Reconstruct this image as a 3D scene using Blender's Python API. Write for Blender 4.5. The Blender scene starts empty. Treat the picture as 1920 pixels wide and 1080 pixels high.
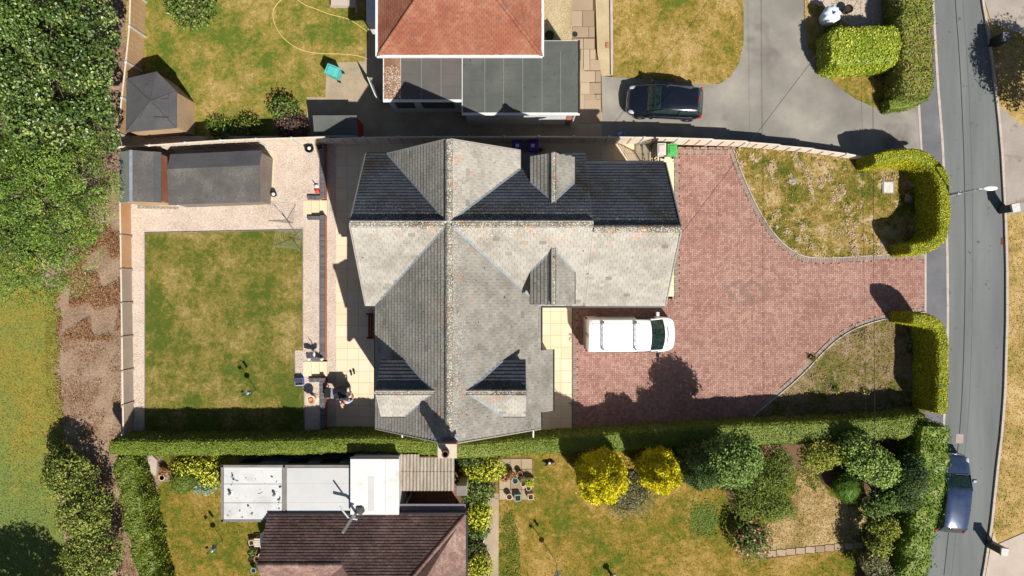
import bpy, math, random
import numpy as np
from mathutils import Vector, Matrix

# ------------------------------------------------------------------ camera, sky, sun, exposure
S, H = 34.3, 37.3                       # photo pixels per metre on the ground, drone height
def W(px, py, h=0.0):                   # photo pixel of a point at height h -> metres
    k = 1 - h / H
    return ((px - 960) / S * k, (540 - py) / S * k, h)
SC = bpy.context.scene
COL = SC.collection
cam_data = bpy.data.cameras.new('camera')
cam_data.sensor_width = 36.0
cam_data.lens = 36.0 * S * H / 1920
cam_data.clip_end = 2000
cam = bpy.data.objects.new('camera', cam_data)
cam.location = (0, 0, H)
COL.objects.link(cam)
SC.camera = cam
SUN = Vector((0.50, -0.755, 1.0)).normalized()
world = bpy.data.worlds.new('World')
SC.world = world
world.use_nodes = True
wn = world.node_tree
sky = wn.nodes.new('ShaderNodeTexSky')
sky.sky_type = 'NISHITA'
sky.sun_disc = False
sky.sun_elevation = math.asin(SUN.z)
sky.sun_rotation = math.atan2(SUN.x, SUN.y)
bg = wn.nodes['Background']
bg.inputs['Strength'].default_value = 0.05
wn.links.new(sky.outputs[0], bg.inputs[0])
sun_data = bpy.data.lights.new('sun', 'SUN')
sun_data.energy = 5.0
sun_data.angle = math.radians(0.53)
sun_data.color = (1.0, 0.955, 0.88)
sun = bpy.data.objects.new('sun', sun_data)
sun.rotation_euler = SUN.to_track_quat('Z', 'Y').to_euler()
sun.location = (20, -30, 60)
COL.objects.link(sun)
SC.view_settings.view_transform = 'Standard'
SC.view_settings.look = 'None'
SC.view_settings.exposure = 0.6
SC.view_settings.gamma = 1.0
SC.view_settings.use_curve_mapping = False
SC.cycles.max_bounces = 5
SC.cycles.use_denoising = True

random.seed(11)
rng = np.random.default_rng(11)
U = random.uniform

# ------------------------------------------------------------------ materials
def C(r, g, b, f=0.62):                 # sunlit photo colour (0-255) -> surface albedo
    def l(c):
        c /= 255.0
        return (c / 12.92 if c <= 0.04045 else ((c + 0.055) / 1.055) ** 2.4) * f
    return (l(r), l(g), l(b), 1.0)

class NT:
    def __init__(s, name):
        s.mat = bpy.data.materials.new(name)
        s.mat.use_nodes = True
        s.t = s.mat.node_tree
        s.t.nodes.clear()
    def n(s, typ, **kw):
        nd = s.t.nodes.new(typ)
        for k, v in kw.items():
            setattr(nd, k, v)
        return nd
    def put(s, node, key, v):
        if v is None:
            return
        if isinstance(v, bpy.types.NodeSocket):
            s.t.links.new(v, node.inputs[key])
        else:
            node.inputs[key].default_value = v
    def pos(s, scale=None, rot=0.0):
        g = s.n('ShaderNodeNewGeometry')
        if scale is None:
            return g.outputs['Position']
        m = s.n('ShaderNodeMapping')
        m.inputs['Scale'].default_value = scale
        m.inputs['Rotation'].default_value = (0, 0, rot)
        s.t.links.new(g.outputs['Position'], m.inputs['Vector'])
        return m.outputs[0]
    def noise(s, scale, detail=4, rough=0.55, vec=None, dist=0.0):
        nd = s.n('ShaderNodeTexNoise')
        s.put(nd, 'Vector', vec if vec is not None else s.pos())
        s.put(nd, 'Scale', scale); s.put(nd, 'Detail', detail); s.put(nd, 'Roughness', rough); s.put(nd, 'Distortion', dist)
        return nd.outputs['Fac']
    def voro(s, scale, out='Distance', vec=None, feature='F1', rnd=1.0):
        nd = s.n('ShaderNodeTexVoronoi', feature=feature)
        s.put(nd, 'Vector', vec if vec is not None else s.pos())
        s.put(nd, 'Scale', scale); s.put(nd, 'Randomness', rnd)
        return nd.outputs[out]
    def ramp(s, fac, stops, interp='LINEAR'):
        nd = s.n('ShaderNodeValToRGB')
        cr = nd.color_ramp
        cr.interpolation = interp
        while len(cr.elements) < len(stops):
            cr.elements.new(0.5)
        for e, (p, c) in zip(cr.elements, stops):
            e.position = p
            e.color = c if len(c) == 4 else (*c, 1)
        s.put(nd, 'Fac', fac)
        return nd.outputs['Color']
    def sharp(s, fac, lo, hi):
        return s.ramp(fac, [(lo, (0, 0, 0, 1)), (hi, (1, 1, 1, 1))])
    def mix(s, fac, a, b, blend='MIX'):
        nd = s.n('ShaderNodeMix', data_type='RGBA', blend_type=blend)
        s.put(nd, 0, fac); s.put(nd, 6, a); s.put(nd, 7, b)
        return nd.outputs[2]
    def math(s, op, a, b=None):
        nd = s.n('ShaderNodeMath', operation=op)
        s.put(nd, 0, a)
        if b is not None:
            s.put(nd, 1, b)
        return nd.outputs[0]
    def var(s):                          # random value of a piece: joined pieces carry it on their faces, single ones on the object
        a = s.n('ShaderNodeAttribute', attribute_name='var').outputs['Fac']
        o = s.n('ShaderNodeObjectInfo').outputs['Random']
        return s.math('FRACT', s.math('ADD', a, o))
    def bump(s, h, strength=0.4, dist=0.02):
        nd = s.n('ShaderNodeBump')
        s.put(nd, 'Height', h); s.put(nd, 'Strength', strength); s.put(nd, 'Distance', dist)
        return nd.outputs[0]
    def done(s, col, rough=0.85, spec=0.25, metal=0.0, nrm=None, coat=0.0, transl=0.0, alpha=None):
        p = s.n('ShaderNodeBsdfPrincipled')
        s.put(p, 'Base Color', col); s.put(p, 'Roughness', rough); s.put(p, 'Specular IOR Level', spec)
        s.put(p, 'Metallic', metal); s.put(p, 'Coat Weight', coat)
        if coat: s.put(p, 'Coat Roughness', 0.04)
        if nrm is not None: s.put(p, 'Normal', nrm)
        out = s.n('ShaderNodeOutputMaterial')
        sh = p.outputs[0]
        if transl:
            tr = s.n('ShaderNodeBsdfTranslucent')
            s.put(tr, 'Color', col)
            mx = s.n('ShaderNodeMixShader')
            mx.inputs[0].default_value = transl
            s.t.links.new(p.outputs[0], mx.inputs[1]); s.t.links.new(tr.outputs[0], mx.inputs[2])
            sh = mx.outputs[0]
        s.t.links.new(sh, out.inputs['Surface'])
        return s.mat

def plain(name, col, rough=0.6, spec=0.3, metal=0.0, wear=0.12, sc=6.0, coat=0.0):
    t = NT(name)
    a = tuple(c * (1 - wear) for c in col[:3]) + (1,)
    b = tuple(min(1, c * (1 + wear)) for c in col[:3]) + (1,)
    return t.done(t.ramp(t.noise(sc, 5, 0.6), [(0.3, a), (0.7, b)]), rough, spec, metal, None, coat)

def mottled(name, stops, sc=1.0, fine=14.0, fine_amt=0.35, bump=0.3, rough=0.9, speck=None, vec_scale=None, bd=0.015):
    t = NT(name)
    v = t.pos(vec_scale) if vec_scale else None
    big = t.noise(sc, 5, 0.6, v)
    f = t.noise(fine, 4, 0.65, v)
    fac = t.math('ADD', t.math('MULTIPLY', big, 1 - fine_amt), t.math('MULTIPLY', f, fine_amt))
    col = t.ramp(fac, stops)
    if speck:
        for sscale, lo, hi, c in speck:
            col = t.mix(t.sharp(t.noise(sscale, 3, 0.6), lo, hi), col, c)
    return t.done(col, rough, 0.2, 0, t.bump(f, bump, bd))

def lawn_mat(name, green, olive, straw, pale, bias=0.0, patch=0.45, extra=None, gain=3.0, coarse=1.0):
    t = NT(name)
    big = t.noise(patch, 3, 0.55)
    med = t.noise(1.5, 4, 0.6, dist=0.4)
    mid = t.noise(4.5, 4, 0.65)
    fine = t.noise(24, 3, 0.7)
    grain = t.noise(10, 3, 0.7, dist=0.5)
    fac = t.math('ADD', t.math('ADD', t.math('MULTIPLY', big, 0.30 * coarse), t.math('MULTIPLY', med, 0.24)), t.math('ADD', t.math('ADD', t.math('MULTIPLY', mid, 0.20), t.math('MULTIPLY', grain, 0.20)), t.math('MULTIPLY', fine, 0.16)))
    bl = t.n('ShaderNodeAttribute', attribute_name='var').outputs['Fac']
    if coarse != 1.0:
        fac = t.math('SUBTRACT', fac, 0.15 * (coarse - 1))
    fac = t.math('ADD', t.math('MULTIPLY', t.math('SUBTRACT', fac, 0.545), gain), 0.485 + bias)
    fac = t.math('ADD', fac, t.math('MULTIPLY', bl, 0.16))
    col = t.ramp(fac, [(0.32, green), (0.46, olive), (0.58, straw), (0.76, pale)])
    v = t.noise(60, 2, 0.6)
    col = t.mix(0.5, col, t.ramp(v, [(0.3, (0.34, 0.34, 0.34)), (0.7, (0.70, 0.70, 0.70))]), 'OVERLAY')
    if extra:
        for sc_, lo, hi, c in extra:
            col = t.mix(t.sharp(t.noise(sc_, 4, 0.62), lo, hi), col, c)
    return t.done(col, 0.95, 0.1, 0, t.bump(t.math('ADD', fine, v), 0.6, 0.03))

LEAF_GAIN = 1.45
def leaf_mat(name, stops, transl=0.22, rough=0.55, spec=0.3):
    t = NT(name)
    stops = [(p, tuple(min(.9, x * LEAF_GAIN) for x in c[:3]) + (1,)) for p, c in stops]
    v = t.var()
    big = t.noise(0.9, 3, 0.5)
    fac = t.math('ADD', t.math('MULTIPLY', v, 0.62), t.math('MULTIPLY', big, 0.38))
    return t.done(t.ramp(fac, stops), rough, spec, 0, None, 0, transl)

def tile_mat(name, stops, lichen=None, orange=None, moss=None, zlo=6.9, zhi=8.2, spots=True):
    t = NT(name)
    v = t.var()
    n1 = t.noise(0.8, 4, 0.6)
    n2 = t.noise(9, 4, 0.7)
    fac = t.math('ADD', t.math('MULTIPLY', v, 0.13), t.math('ADD', t.math('MULTIPLY', n1, 0.55), t.math('MULTIPLY', n2, 0.34)))
    col = t.ramp(fac, stops)
    if moss:
        col = t.mix(t.sharp(t.noise(0.55, 5, 0.7), 0.5, 0.7), col, moss)
    z = t.n('ShaderNodeSeparateXYZ')
    t.t.links.new(t.pos(), z.inputs[0])
    mr = t.n('ShaderNodeMapRange')
    t.put(mr, 'Value', z.outputs['Z']); t.put(mr, 'From Min', zlo); t.put(mr, 'From Max', zhi)
    up = mr.outputs[0]
    if orange:
        m = t.math('MULTIPLY', t.sharp(t.noise(1.7, 5, 0.7), 0.56, 0.66), up)
        col = t.mix(m, col, orange)
    if lichen:
        m = t.math('ADD', t.noise(16, 3, 0.7), t.math('MULTIPLY', up, 0.14))
        col = t.mix(t.sharp(m, 0.66, 0.74), col, lichen)
    col = t.mix(t.math('MULTIPLY', t.sharp(v, 0.983, 0.986), 0.5), col, C(96, 94, 88))
    if spots:
        col = t.mix(t.sharp(t.noise(7.0, 2, 0.5), 0.70, 0.76), col, C(60, 58, 54))
    return t.done(col, 0.9, 0.2, 0, t.bump(n2, 0.35, 0.012))

def wood_mat(name, c1, c2, sc=(3, 3, 30), rough=0.85):
    t = NT(name)
    g = t.noise(2.0, 5, 0.65, t.pos(sc))
    n = t.noise(0.8, 3, 0.5)
    return t.done(t.ramp(t.math('ADD', t.math('MULTIPLY', g, 0.6), t.math('MULTIPLY', n, 0.4)), [(0.35, c1), (0.65, c2)]), rough, 0.2, 0, t.bump(g, 0.25, 0.01))

def var_mat(name, stops, rough=0.85, fine=20, bump=0.3):
    t = NT(name)
    v = t.var()
    n = t.noise(fine, 4, 0.65)
    w = t.noise(0.5, 4, 0.6)
    fac = t.math('ADD', t.math('MULTIPLY', v, 0.4), t.math('ADD', t.math('MULTIPLY', n, 0.2), t.math('MULTIPLY', w, 0.4)))
    return t.done(t.ramp(fac, stops), rough, 0.2, 0, t.bump(n, bump, 0.01))

M = {}
M['soil'] = mottled('soil', [(0.3, C(70, 50, 38)), (0.5, C(120, 92, 72)), (0.7, C(160, 132, 108))], 0.8, 7, 0.5, 0.8)
M['earth'] = mottled('bare_earth', [(0.30, C(92, 66, 48)), (0.42, C(146, 118, 96)), (0.55, C(174, 148, 124)), (0.72, C(206, 182, 154))], 0.6, 9, 0.5, 1.0, bd=0.05, speck=[(5.0, 0.66, 0.72, C(74, 56, 46))])
M['earth_dark'] = mottled('garden_soil', [(0.3, C(84, 60, 44)), (0.7, C(150, 116, 90))], 1.5, 9, 0.5, 0.8)  # darker brown soil for beds and path bases
M['lawn'] = lawn_mat('lawn_grass', C(92, 108, 40), C(132, 125, 56), C(156, 138, 76), C(188, 166, 112), -0.05, 0.4)
M['lawn_north'] = lawn_mat('north_lawn_grass', C(98, 120, 42), C(144, 136, 60), C(170, 147, 78), C(202, 174, 118), -0.03, 0.4)
M['lawn_dry'] = lawn_mat('dry_lawn_grass', C(106, 118, 42), C(150, 132, 58), C(174, 146, 78), C(204, 174, 114), 0.02, 0.35)
M['lawn_south'] = lawn_mat('south_lawn_grass', C(94, 112, 34), C(138, 122, 46), C(164, 137, 64), C(194, 160, 98), 0.0, 0.25)
M['lawn_weedy'] = lawn_mat('weedy_lawn_grass', C(100, 110, 40), C(148, 130, 60), C(174, 146, 82), C(206, 180, 128), 0.0, 0.5,
                           [(1.5, 0.57, 0.64, C(210, 188, 150))])
M['lawn_scrub'] = lawn_mat('scrubby_grass', C(90, 100, 44), C(134, 121, 64), C(152, 132, 92), C(178, 156, 122), 0.0, 0.5,
                           [(1.6, 0.56, 0.64, C(172, 148, 124))])
M['field'] = lawn_mat('field_grass', C(128, 146, 78), C(142, 150, 74), C(158, 150, 68), C(172, 150, 70), -0.04, 0.09, None, 2.1, 2.2)
M['verge'] = lawn_mat('verge_grass', C(150, 136, 70), C(184, 156, 92), C(202, 170, 108), C(220, 190, 134), 0.02, 0.4)
M['asphalt'] = mottled('worn_asphalt', [(0.32, C(125, 121, 114)), (0.5, C(154, 149, 140)), (0.68, C(186, 180, 165))], 0.3, 40, 0.28, 0.35,
                       speck=[(0.4, 0.58, 0.74, C(126, 117, 113)), (18, 0.74, 0.80, C(190, 182, 170))])
M['road'] = mottled('road_asphalt', [(0.3, C(108, 111, 111)), (0.5, C(125, 128, 127)), (0.7, C(141, 144, 142))], 0.3, 45, 0.3, 0.3, vec_scale=(2.4, 0.25, 1), speck=[(2.2, 0.66, 0.72, C(102, 104, 104))])
M['pavement'] = mottled('pavement_asphalt', [(0.3, C(104, 104, 108)), (0.6, C(130, 130, 134)), (0.75, C(160, 158, 158))], 0.7, 40, 0.3, 0.35)
M['concrete'] = mottled('concrete', [(0.3, C(150, 134, 112)), (0.5, C(186, 168, 142)), (0.7, C(208, 190, 164))], 0.8, 16, 0.4, 0.4)
M['pale_concrete'] = mottled('pale_concrete', [(0.3, C(190, 174, 160)), (0.7, C(222, 206, 190))], 0.6, 16, 0.35, 0.3)
M['worn_concrete'] = mottled('worn_concrete', [(0.3, C(156, 143, 134)), (0.5, C(178, 166, 156)), (0.7, C(200, 188, 176))], 0.5, 14, 0.4, 0.4, speck=[(1.2, 0.6, 0.7, C(146, 134, 126))])
M['kerb'] = mottled('kerb_concrete', [(0.3, C(186, 172, 160)), (0.7, C(222, 208, 196))], 2, 20, 0.4, 0.3)
M['gravel_base'] = mottled('gravel_bed', [(0.3, C(196, 174, 156)), (0.5, C(226, 206, 188)), (0.7, C(246, 232, 218))], 1.0, 30, 0.6, 0.8)
M['pebble'] = var_mat('pebbles', [(0.2, C(176, 146, 128)), (0.40, C(232, 210, 190)), (0.6, C(250, 236, 222)), (0.8, C(255, 250, 244))], 0.8)
M['yellow_gravel'] = mottled('yellow_gravel', [(0.3, C(168, 146, 108)), (0.5, C(204, 184, 144)), (0.7, C(228, 212, 176))], 1.0, 24, 0.6, 0.8)
M['slab'] = var_mat('sandstone_slab', [(0.15, C(240, 216, 178)), (0.5, C(250, 229, 194)), (0.85, C(255, 238, 210))], 0.8, 10, 0.15)
M['path_slab'] = var_mat('weathered_slab', [(0.15, C(150, 128, 102)), (0.5, C(186, 164, 136)), (0.85, C(206, 186, 156))], 0.9, 12, 0.4)
def block_mat(name, stops, stain):
    t = NT(name)
    v = t.var()
    n = t.noise(30, 4, 0.65)
    w = t.noise(0.45, 4, 0.62, dist=0.6)
    fac = t.math('ADD', t.math('MULTIPLY', v, 0.34), t.math('ADD', t.math('MULTIPLY', n, 0.2), t.math('MULTIPLY', w, 0.46)))
    col = t.ramp(fac, stops)
    tracks = t.noise(1.0, 4, 0.6, t.pos((0.16, 0.9, 1), 0.05), 0.3)
    col = t.mix(t.math('MULTIPLY', t.sharp(tracks, 0.52, 0.70), 0.30), col, stain)
    col = t.mix(t.math('MULTIPLY', t.sharp(t.noise(2.6, 4, 0.7), 0.66, 0.74), 0.5), col, stain)
    return t.done(col, 0.85, 0.2, 0, t.bump(n, 0.3, 0.01))
M['block'] = block_mat('red_paving_block', [(0.25, C(163, 117, 106)), (0.42, C(179, 136, 122)), (0.56, C(192, 149, 135)), (0.75, C(206, 168, 152))], C(143, 109, 100))
M['block_joint'] = mottled('paving_joint_sand', [(0.3, C(136, 100, 90)), (0.7, C(160, 121, 110))], 2, 30, 0.5, 0.3)
M['block_grey'] = var_mat('grey_paving_block', [(0.15, C(142, 124, 112)), (0.5, C(168, 150, 136)), (0.85, C(186, 170, 154))], 0.85, 30, 0.3)
M['brick_red'] = var_mat('red_brick', [(0.2, C(160, 90, 66)), (0.5, C(206, 128, 98)), (0.8, C(220, 150, 120))], 0.85, 24, 0.4)
M['coping'] = var_mat('blue_grey_coping', [(0.2, C(92, 88, 92)), (0.5, C(116, 112, 116)), (0.8, C(134, 130, 134))], 0.75, 24, 0.3)
GREY = [(0.25, C(141, 137, 127)), (0.40, C(172, 166, 154)), (0.54, C(191, 185, 174)), (0.72, C(205, 199, 187))]
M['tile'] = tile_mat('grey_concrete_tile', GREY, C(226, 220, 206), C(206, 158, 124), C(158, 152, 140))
M['tile_north_shade'] = tile_mat('north_shade_tile', [(0.25, C(67, 72, 79)), (0.45, C(86, 93, 101)), (0.7, C(110, 114, 120))], C(193, 191, 184), None, C(76, 68, 59))  # north slopes' shade darkened into the base colour; moss patches on top
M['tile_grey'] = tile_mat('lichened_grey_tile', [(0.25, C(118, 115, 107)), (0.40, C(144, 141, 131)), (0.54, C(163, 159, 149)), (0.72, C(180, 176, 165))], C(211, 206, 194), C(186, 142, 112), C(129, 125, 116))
M['ridge'] = tile_mat('lichen_ridge_tile', [(0.2, C(108, 100, 88)), (0.5, C(150, 142, 126)), (0.8, C(178, 168, 150))], C(238, 232, 218), C(170, 124, 84), C(96, 88, 74), 0, 1)
M['red_tile'] = tile_mat('red_clay_tile', [(0.25, C(130, 80, 62)), (0.45, C(159, 99, 76)), (0.6, C(175, 118, 93)), (0.75, C(186, 139, 114))], C(199, 167, 145), None, C(159, 95, 76), 0, 50, False)
M['brown_tile'] = tile_mat('brown_clay_tile', [(0.25, C(98, 72, 64)), (0.45, C(140, 108, 98)), (0.6, C(172, 142, 130)), (0.75, C(196, 170, 158))], C(206, 190, 178), None, C(120, 100, 94), 0, 50, False)
M['brown_shade'] = tile_mat('brown_shade_tile', [(0.25, C(70, 54, 50)), (0.45, C(100, 78, 72)), (0.6, C(126, 102, 96)), (0.75, C(150, 126, 118))], C(190, 172, 162), None, C(92, 76, 74), 0, 50, False)  # copy of brown_tile with the north slope's shade put into its colour
M['lead'] = plain('lead_flashing', C(150, 160, 172), 0.7, 0.3, 0.0, 0.2)
M['felt_seam'] = plain('felt_seam', C(132, 137, 131), .9)
M['render'] = plain('white_render', C(236, 236, 236), 0.8, 0.2)
M['cream_wall'] = plain('cream_render', C(214, 200, 180), 0.9, 0.2)
M['brick_wall'] = mottled('brick_wall', [(0.3, C(140, 92, 74)), (0.7, C(186, 132, 108))], 3, 18, 0.5, 0.5)
M['white'] = plain('white_plastic', C(244, 244, 242), 0.4, 0.4, 0, 0.05)
M['black'] = plain('black_plastic', (0.012, 0.012, 0.013, 1), 0.4, 0.4)
M['rubber'] = plain('tyre_rubber', (0.015, 0.015, 0.016, 1), 0.8, 0.2)
M['dark_metal'] = plain('dark_metal', (0.03, 0.03, 0.032, 1), 0.45, 0.5, 0.3)
M['steel'] = plain('galvanised_steel', (0.45, 0.47, 0.5, 1), 0.4, 0.5, 0.8, 0.15)
M['lamp_paint'] = plain('pale_grey_paint', C(206, 214, 220), 0.45, 0.4)
M['chrome'] = plain('chrome', (0.7, 0.7, 0.72, 1), 0.15, 0.5, 1.0, 0.03)
M['glass_dark'] = plain('dark_glass', (0.02, 0.035, 0.035, 1), 0.06, 0.6, 0, 0.2, 2)
M['glass_green'] = plain('tinted_glass', (0.012, 0.026, 0.023, 1), 0.05, 0.5, 0, 0.7, 5)
M['van_paint'] = plain('white_van_paint', (0.82, 0.82, 0.82, 1), 0.25, 0.5, 0, 0.03, 3, 0.5)
M['car_black'] = plain('black_car_paint', (0.006, 0.007, 0.013, 1), 0.2, 0.5, 0.2, 0.2, 3, 1.0)
M['car_blue'] = plain('dark_blue_car_paint', (0.028, 0.046, 0.10, 1), 0.2, 0.5, 0.3, 0.2, 3, 1.0)
M['red_light'] = plain('red_lens', (0.5, 0.01, 0.01, 1), 0.15, 0.5)
M['clear_light'] = plain('clear_lens', (0.6, 0.62, 0.64, 1), 0.1, 0.6, 0.4)
M['felt'] = mottled('roofing_felt', [(0.3, C(82, 79, 77)), (0.5, C(104, 100, 97)), (0.7, C(140, 134, 129))], 0.9, 14, 0.45, 0.4, speck=[(22, 0.74, 0.78, C(176, 170, 164))])
M['felt_dark'] = mottled('dark_roofing_felt', [(0.3, C(76, 76, 79)), (0.7, C(108, 106, 108))], 0.9, 14, 0.45, 0.4, speck=[(24, 0.75, 0.79, C(176, 170, 164))])
M['felt_grey'] = mottled('grey_mineral_felt', [(0.3, C(85, 89, 85)), (0.5, C(101, 104, 100)), (0.7, C(120, 123, 117))], 0.7, 30, 0.4, 0.4, speck=[(7, 0.62, 0.74, C(77, 79, 77))])
M['felt_brown'] = mottled('brown_mineral_felt', [(0.3, C(94, 91, 88)), (0.7, C(121, 116, 112))], 0.7, 30, 0.4, 0.4)
M['felt_green'] = mottled('green_grey_felt', [(0.3, C(120, 128, 122)), (0.7, C(152, 158, 150))], 0.9, 14, 0.4, 0.3)
M['wood_new'] = wood_mat('orange_fence_wood', C(222, 168, 118), C(244, 200, 152))
M['wood_grey'] = wood_mat('weathered_fence_wood', C(184, 164, 146), C(216, 198, 178))
M['wood_pale'] = wood_mat('pale_fence_wood', C(226, 206, 184), C(250, 236, 218))
M['wood_tan'] = wood_mat('tan_fence_wood', C(190, 150, 108), C(222, 186, 144), (30, 30, 3))
M['shed_wood'] = wood_mat('shed_boards', C(184, 154, 120), C(222, 190, 154))
M['shed_grey'] = wood_mat('grey_shed_boards', C(136, 124, 116), C(170, 156, 146))
M['shed_red'] = wood_mat('reddish_shed_boards', C(150, 96, 74), C(186, 128, 100))
M['bench_wood'] = wood_mat('red_brown_wood', C(120, 48, 36), C(150, 66, 48))
M['red_paint'] = plain('red_paint', C(226, 70, 44), 0.5)
M['white_roof'] = mottled('white_roof_coating', [(0.3, C(214, 214, 212)), (0.7, C(236, 236, 234))], 0.8, 10, 0.25, 0.15, speck=[(3.2, 0.64, 0.66, C(80, 78, 76)), (0.9, 0.55, 0.75, C(198, 196, 190))])
M['white_sheet'] = mottled('white_roof_sheet', [(0.3, C(236, 234, 230)), (0.7, C(248, 247, 244))], 0.8, 10, 0.25, 0.1, speck=[(1.1, 0.58, 0.75, C(212, 204, 190))])
M['grey_sheet'] = mottled('grey_roof_sheet', [(0.3, C(206, 206, 204)), (0.7, C(226, 226, 224))], 0.5, 10, 0.25, 0.15)
M['roof_trim'] = mottled('grey_roof_trim', [(0.3, C(120, 116, 110)), (0.7, C(160, 154, 146))], 2, 14, 0.4, 0.3)
M['corrugated'] = mottled('stained_corrugated_sheet', [(0.3, C(140, 124, 104)), (0.5, C(182, 170, 154)), (0.7, C(212, 204, 192))], 1.6, 12, 0.5, 0.4, vec_scale=(3, 0.5, 1))
M['terracotta'] = plain('terracotta', C(212, 148, 112), 0.85, 0.15)
M['pale_pot'] = plain('pale_stone_pot', C(238, 214, 190), 0.85, 0.15)
M['teal_pot'] = plain('pale_teal_glaze', C(150, 206, 204), 0.4, 0.4)
M['compost'] = plain('compost', C(74, 58, 48), 0.95, 0.1)
M['hose'] = plain('yellow_hose', C(236, 208, 128), 0.5, 0.3)
M['teal_plastic'] = plain('turquoise_plastic', C(96, 204, 194), 0.5, 0.3)
M['green_plastic'] = plain('green_plastic', C(90, 190, 100), 0.45, 0.3)
M['purple_plastic'] = plain('purple_plastic', C(96, 62, 170), 0.45, 0.3)
M['grey_plastic'] = plain('pale_grey_plastic', C(226, 212, 204), 0.5, 0.3)
M['blue_plastic'] = plain('blue_plastic', C(60, 110, 200), 0.45, 0.3)
M['blue_fabric'] = plain('pale_blue_fabric', C(214, 228, 244, 0.8), 0.9, 0.1)
M['stone_white'] = plain('pale_stone', C(226, 222, 216), 0.8, 0.2)
M['bark'] = mottled('bark', [(0.3, C(104, 88, 72)), (0.7, C(150, 132, 112))], 3, 18, 0.5, 0.7)
M['twig'] = mottled('twigs', [(0.3, C(64, 62, 34)), (0.7, C(98, 94, 52))], 4, 18, 0.5, 0.5)
M['skin'] = plain('skin', C(238, 186, 160), 0.55, 0.3)
M['shirt'] = plain('pale_blue_shirt', C(206, 220, 244), 0.9, 0.1)
M['shorts'] = plain('dark_shorts', (0.02, 0.022, 0.03, 1), 0.9, 0.1)
M['cable'] = plain('black_cable', (0.02, 0.02, 0.02, 1), 0.6, 0.2)
M['cord'] = plain('pale_cord', C(200, 206, 196), 0.7, 0.2)
# leaves
M['maple'] = leaf_mat('sycamore_leaves', [(0.2, C(46, 68, 20)), (0.45, C(83, 108, 36)), (0.6, C(115, 139, 58)), (0.78, C(152, 165, 91))], 0.15, 0.4, 0.6)
M['ash'] = leaf_mat('ash_leaves', [(0.2, C(53, 82, 20)), (0.45, C(91, 121, 34)), (0.6, C(122, 151, 49)), (0.78, C(158, 177, 77))], 0.2, 0.45, 0.5)
M['hedge_green'] = leaf_mat('hedge_leaves', [(0.2, C(66, 88, 26)), (0.45, C(98, 120, 40)), (0.6, C(126, 140, 54)), (0.8, C(160, 160, 78))], 0.15)
M['hedge_bright'] = leaf_mat('bright_hedge_leaves', [(0.2, C(104, 130, 20)), (0.45, C(150, 170, 32)), (0.65, C(186, 196, 50)), (0.82, C(222, 218, 110))], 0.2)
M['hedge_mixed'] = leaf_mat('mixed_hedge_leaves', [(0.2, C(70, 84, 32)), (0.45, C(104, 116, 46)), (0.62, C(134, 136, 62)), (0.78, C(176, 132, 86))], 0.15)
M['hedge_gold'] = leaf_mat('golden_hedge_leaves', [(0.2, C(121, 130, 16)), (0.45, C(165, 167, 23)), (0.62, C(190, 186, 30)), (0.82, C(211, 202, 51))], 0.15)
M['hedge_olive'] = leaf_mat('olive_hedge_leaves', [(0.2, C(80, 98, 28)), (0.45, C(108, 126, 38)), (0.65, C(130, 140, 52)), (0.82, C(152, 148, 74))], 0.15)
M['gold'] = leaf_mat('golden_yew_leaves', [(0.2, C(150, 148, 12)), (0.45, C(204, 192, 16)), (0.65, C(226, 212, 24)), (0.82, C(240, 226, 60))], 0.15)
M['lime'] = leaf_mat('lime_leaves', [(0.2, C(140, 156, 20)), (0.45, C(186, 194, 40)), (0.65, C(216, 216, 70)), (0.82, C(236, 226, 110))], 0.22)
M['mid_green'] = leaf_mat('mid_green_leaves', [(0.2, C(54, 80, 26)), (0.45, C(86, 114, 42)), (0.65, C(116, 140, 62)), (0.82, C(156, 170, 98))], 0.2)
M['deep_green'] = leaf_mat('deep_green_leaves', [(0.2, C(38, 58, 24)), (0.5, C(62, 86, 36)), (0.8, C(92, 114, 54))], 0.12)
M['fresh_green'] = leaf_mat('fresh_green_leaves', [(0.2, C(60, 92, 20)), (0.5, C(86, 122, 30)), (0.8, C(122, 150, 50))], 0.2)
M['yellow_green'] = leaf_mat('yellow_green_leaves', [(0.2, C(96, 108, 26)), (0.45, C(134, 142, 40)), (0.65, C(160, 162, 58)), (0.82, C(184, 178, 86))], 0.2)
M['blue_green'] = leaf_mat('blue_green_needles', [(0.2, C(96, 130, 110)), (0.5, C(132, 166, 142)), (0.8, C(166, 194, 172))], 0.1)
M['olive_leaf'] = leaf_mat('olive_leaves', [(0.2, C(66, 82, 22)), (0.45, C(100, 116, 36)), (0.65, C(130, 142, 54)), (0.82, C(164, 166, 84))], 0.2)
M['purple_leaf'] = leaf_mat('purple_leaves', [(0.2, C(58, 38, 44)), (0.5, C(88, 60, 64)), (0.8, C(124, 92, 92))], 0.12)
M['grey_green'] = leaf_mat('grey_green_leaves', [(0.2, C(90, 92, 54)), (0.45, C(122, 122, 76)), (0.65, C(146, 142, 98)), (0.85, C(166, 156, 140))], 0.15)
M['hay'] = leaf_mat('dead_bracken', [(0.2, C(96, 56, 30)), (0.45, C(146, 96, 60)), (0.65, C(186, 142, 98)), (0.85, C(216, 182, 140))], 0.1, 0.9, 0.1)
M['petal_pink'] = leaf_mat('pink_petals', [(0.2, C(216, 110, 110)), (0.8, C(246, 170, 160))], 0.3)
M['petal_lilac'] = leaf_mat('lilac_petals', [(0.2, C(120, 104, 170)), (0.8, C(176, 162, 214))], 0.3)
M['petal_yellow'] = leaf_mat('yellow_petals', [(0.2, C(236, 206, 20)), (0.8, C(255, 236, 70))], 0.3)
M['petal_red'] = leaf_mat('red_petals', [(0.2, C(216, 60, 40)), (0.8, C(240, 110, 70))], 0.3)

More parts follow.
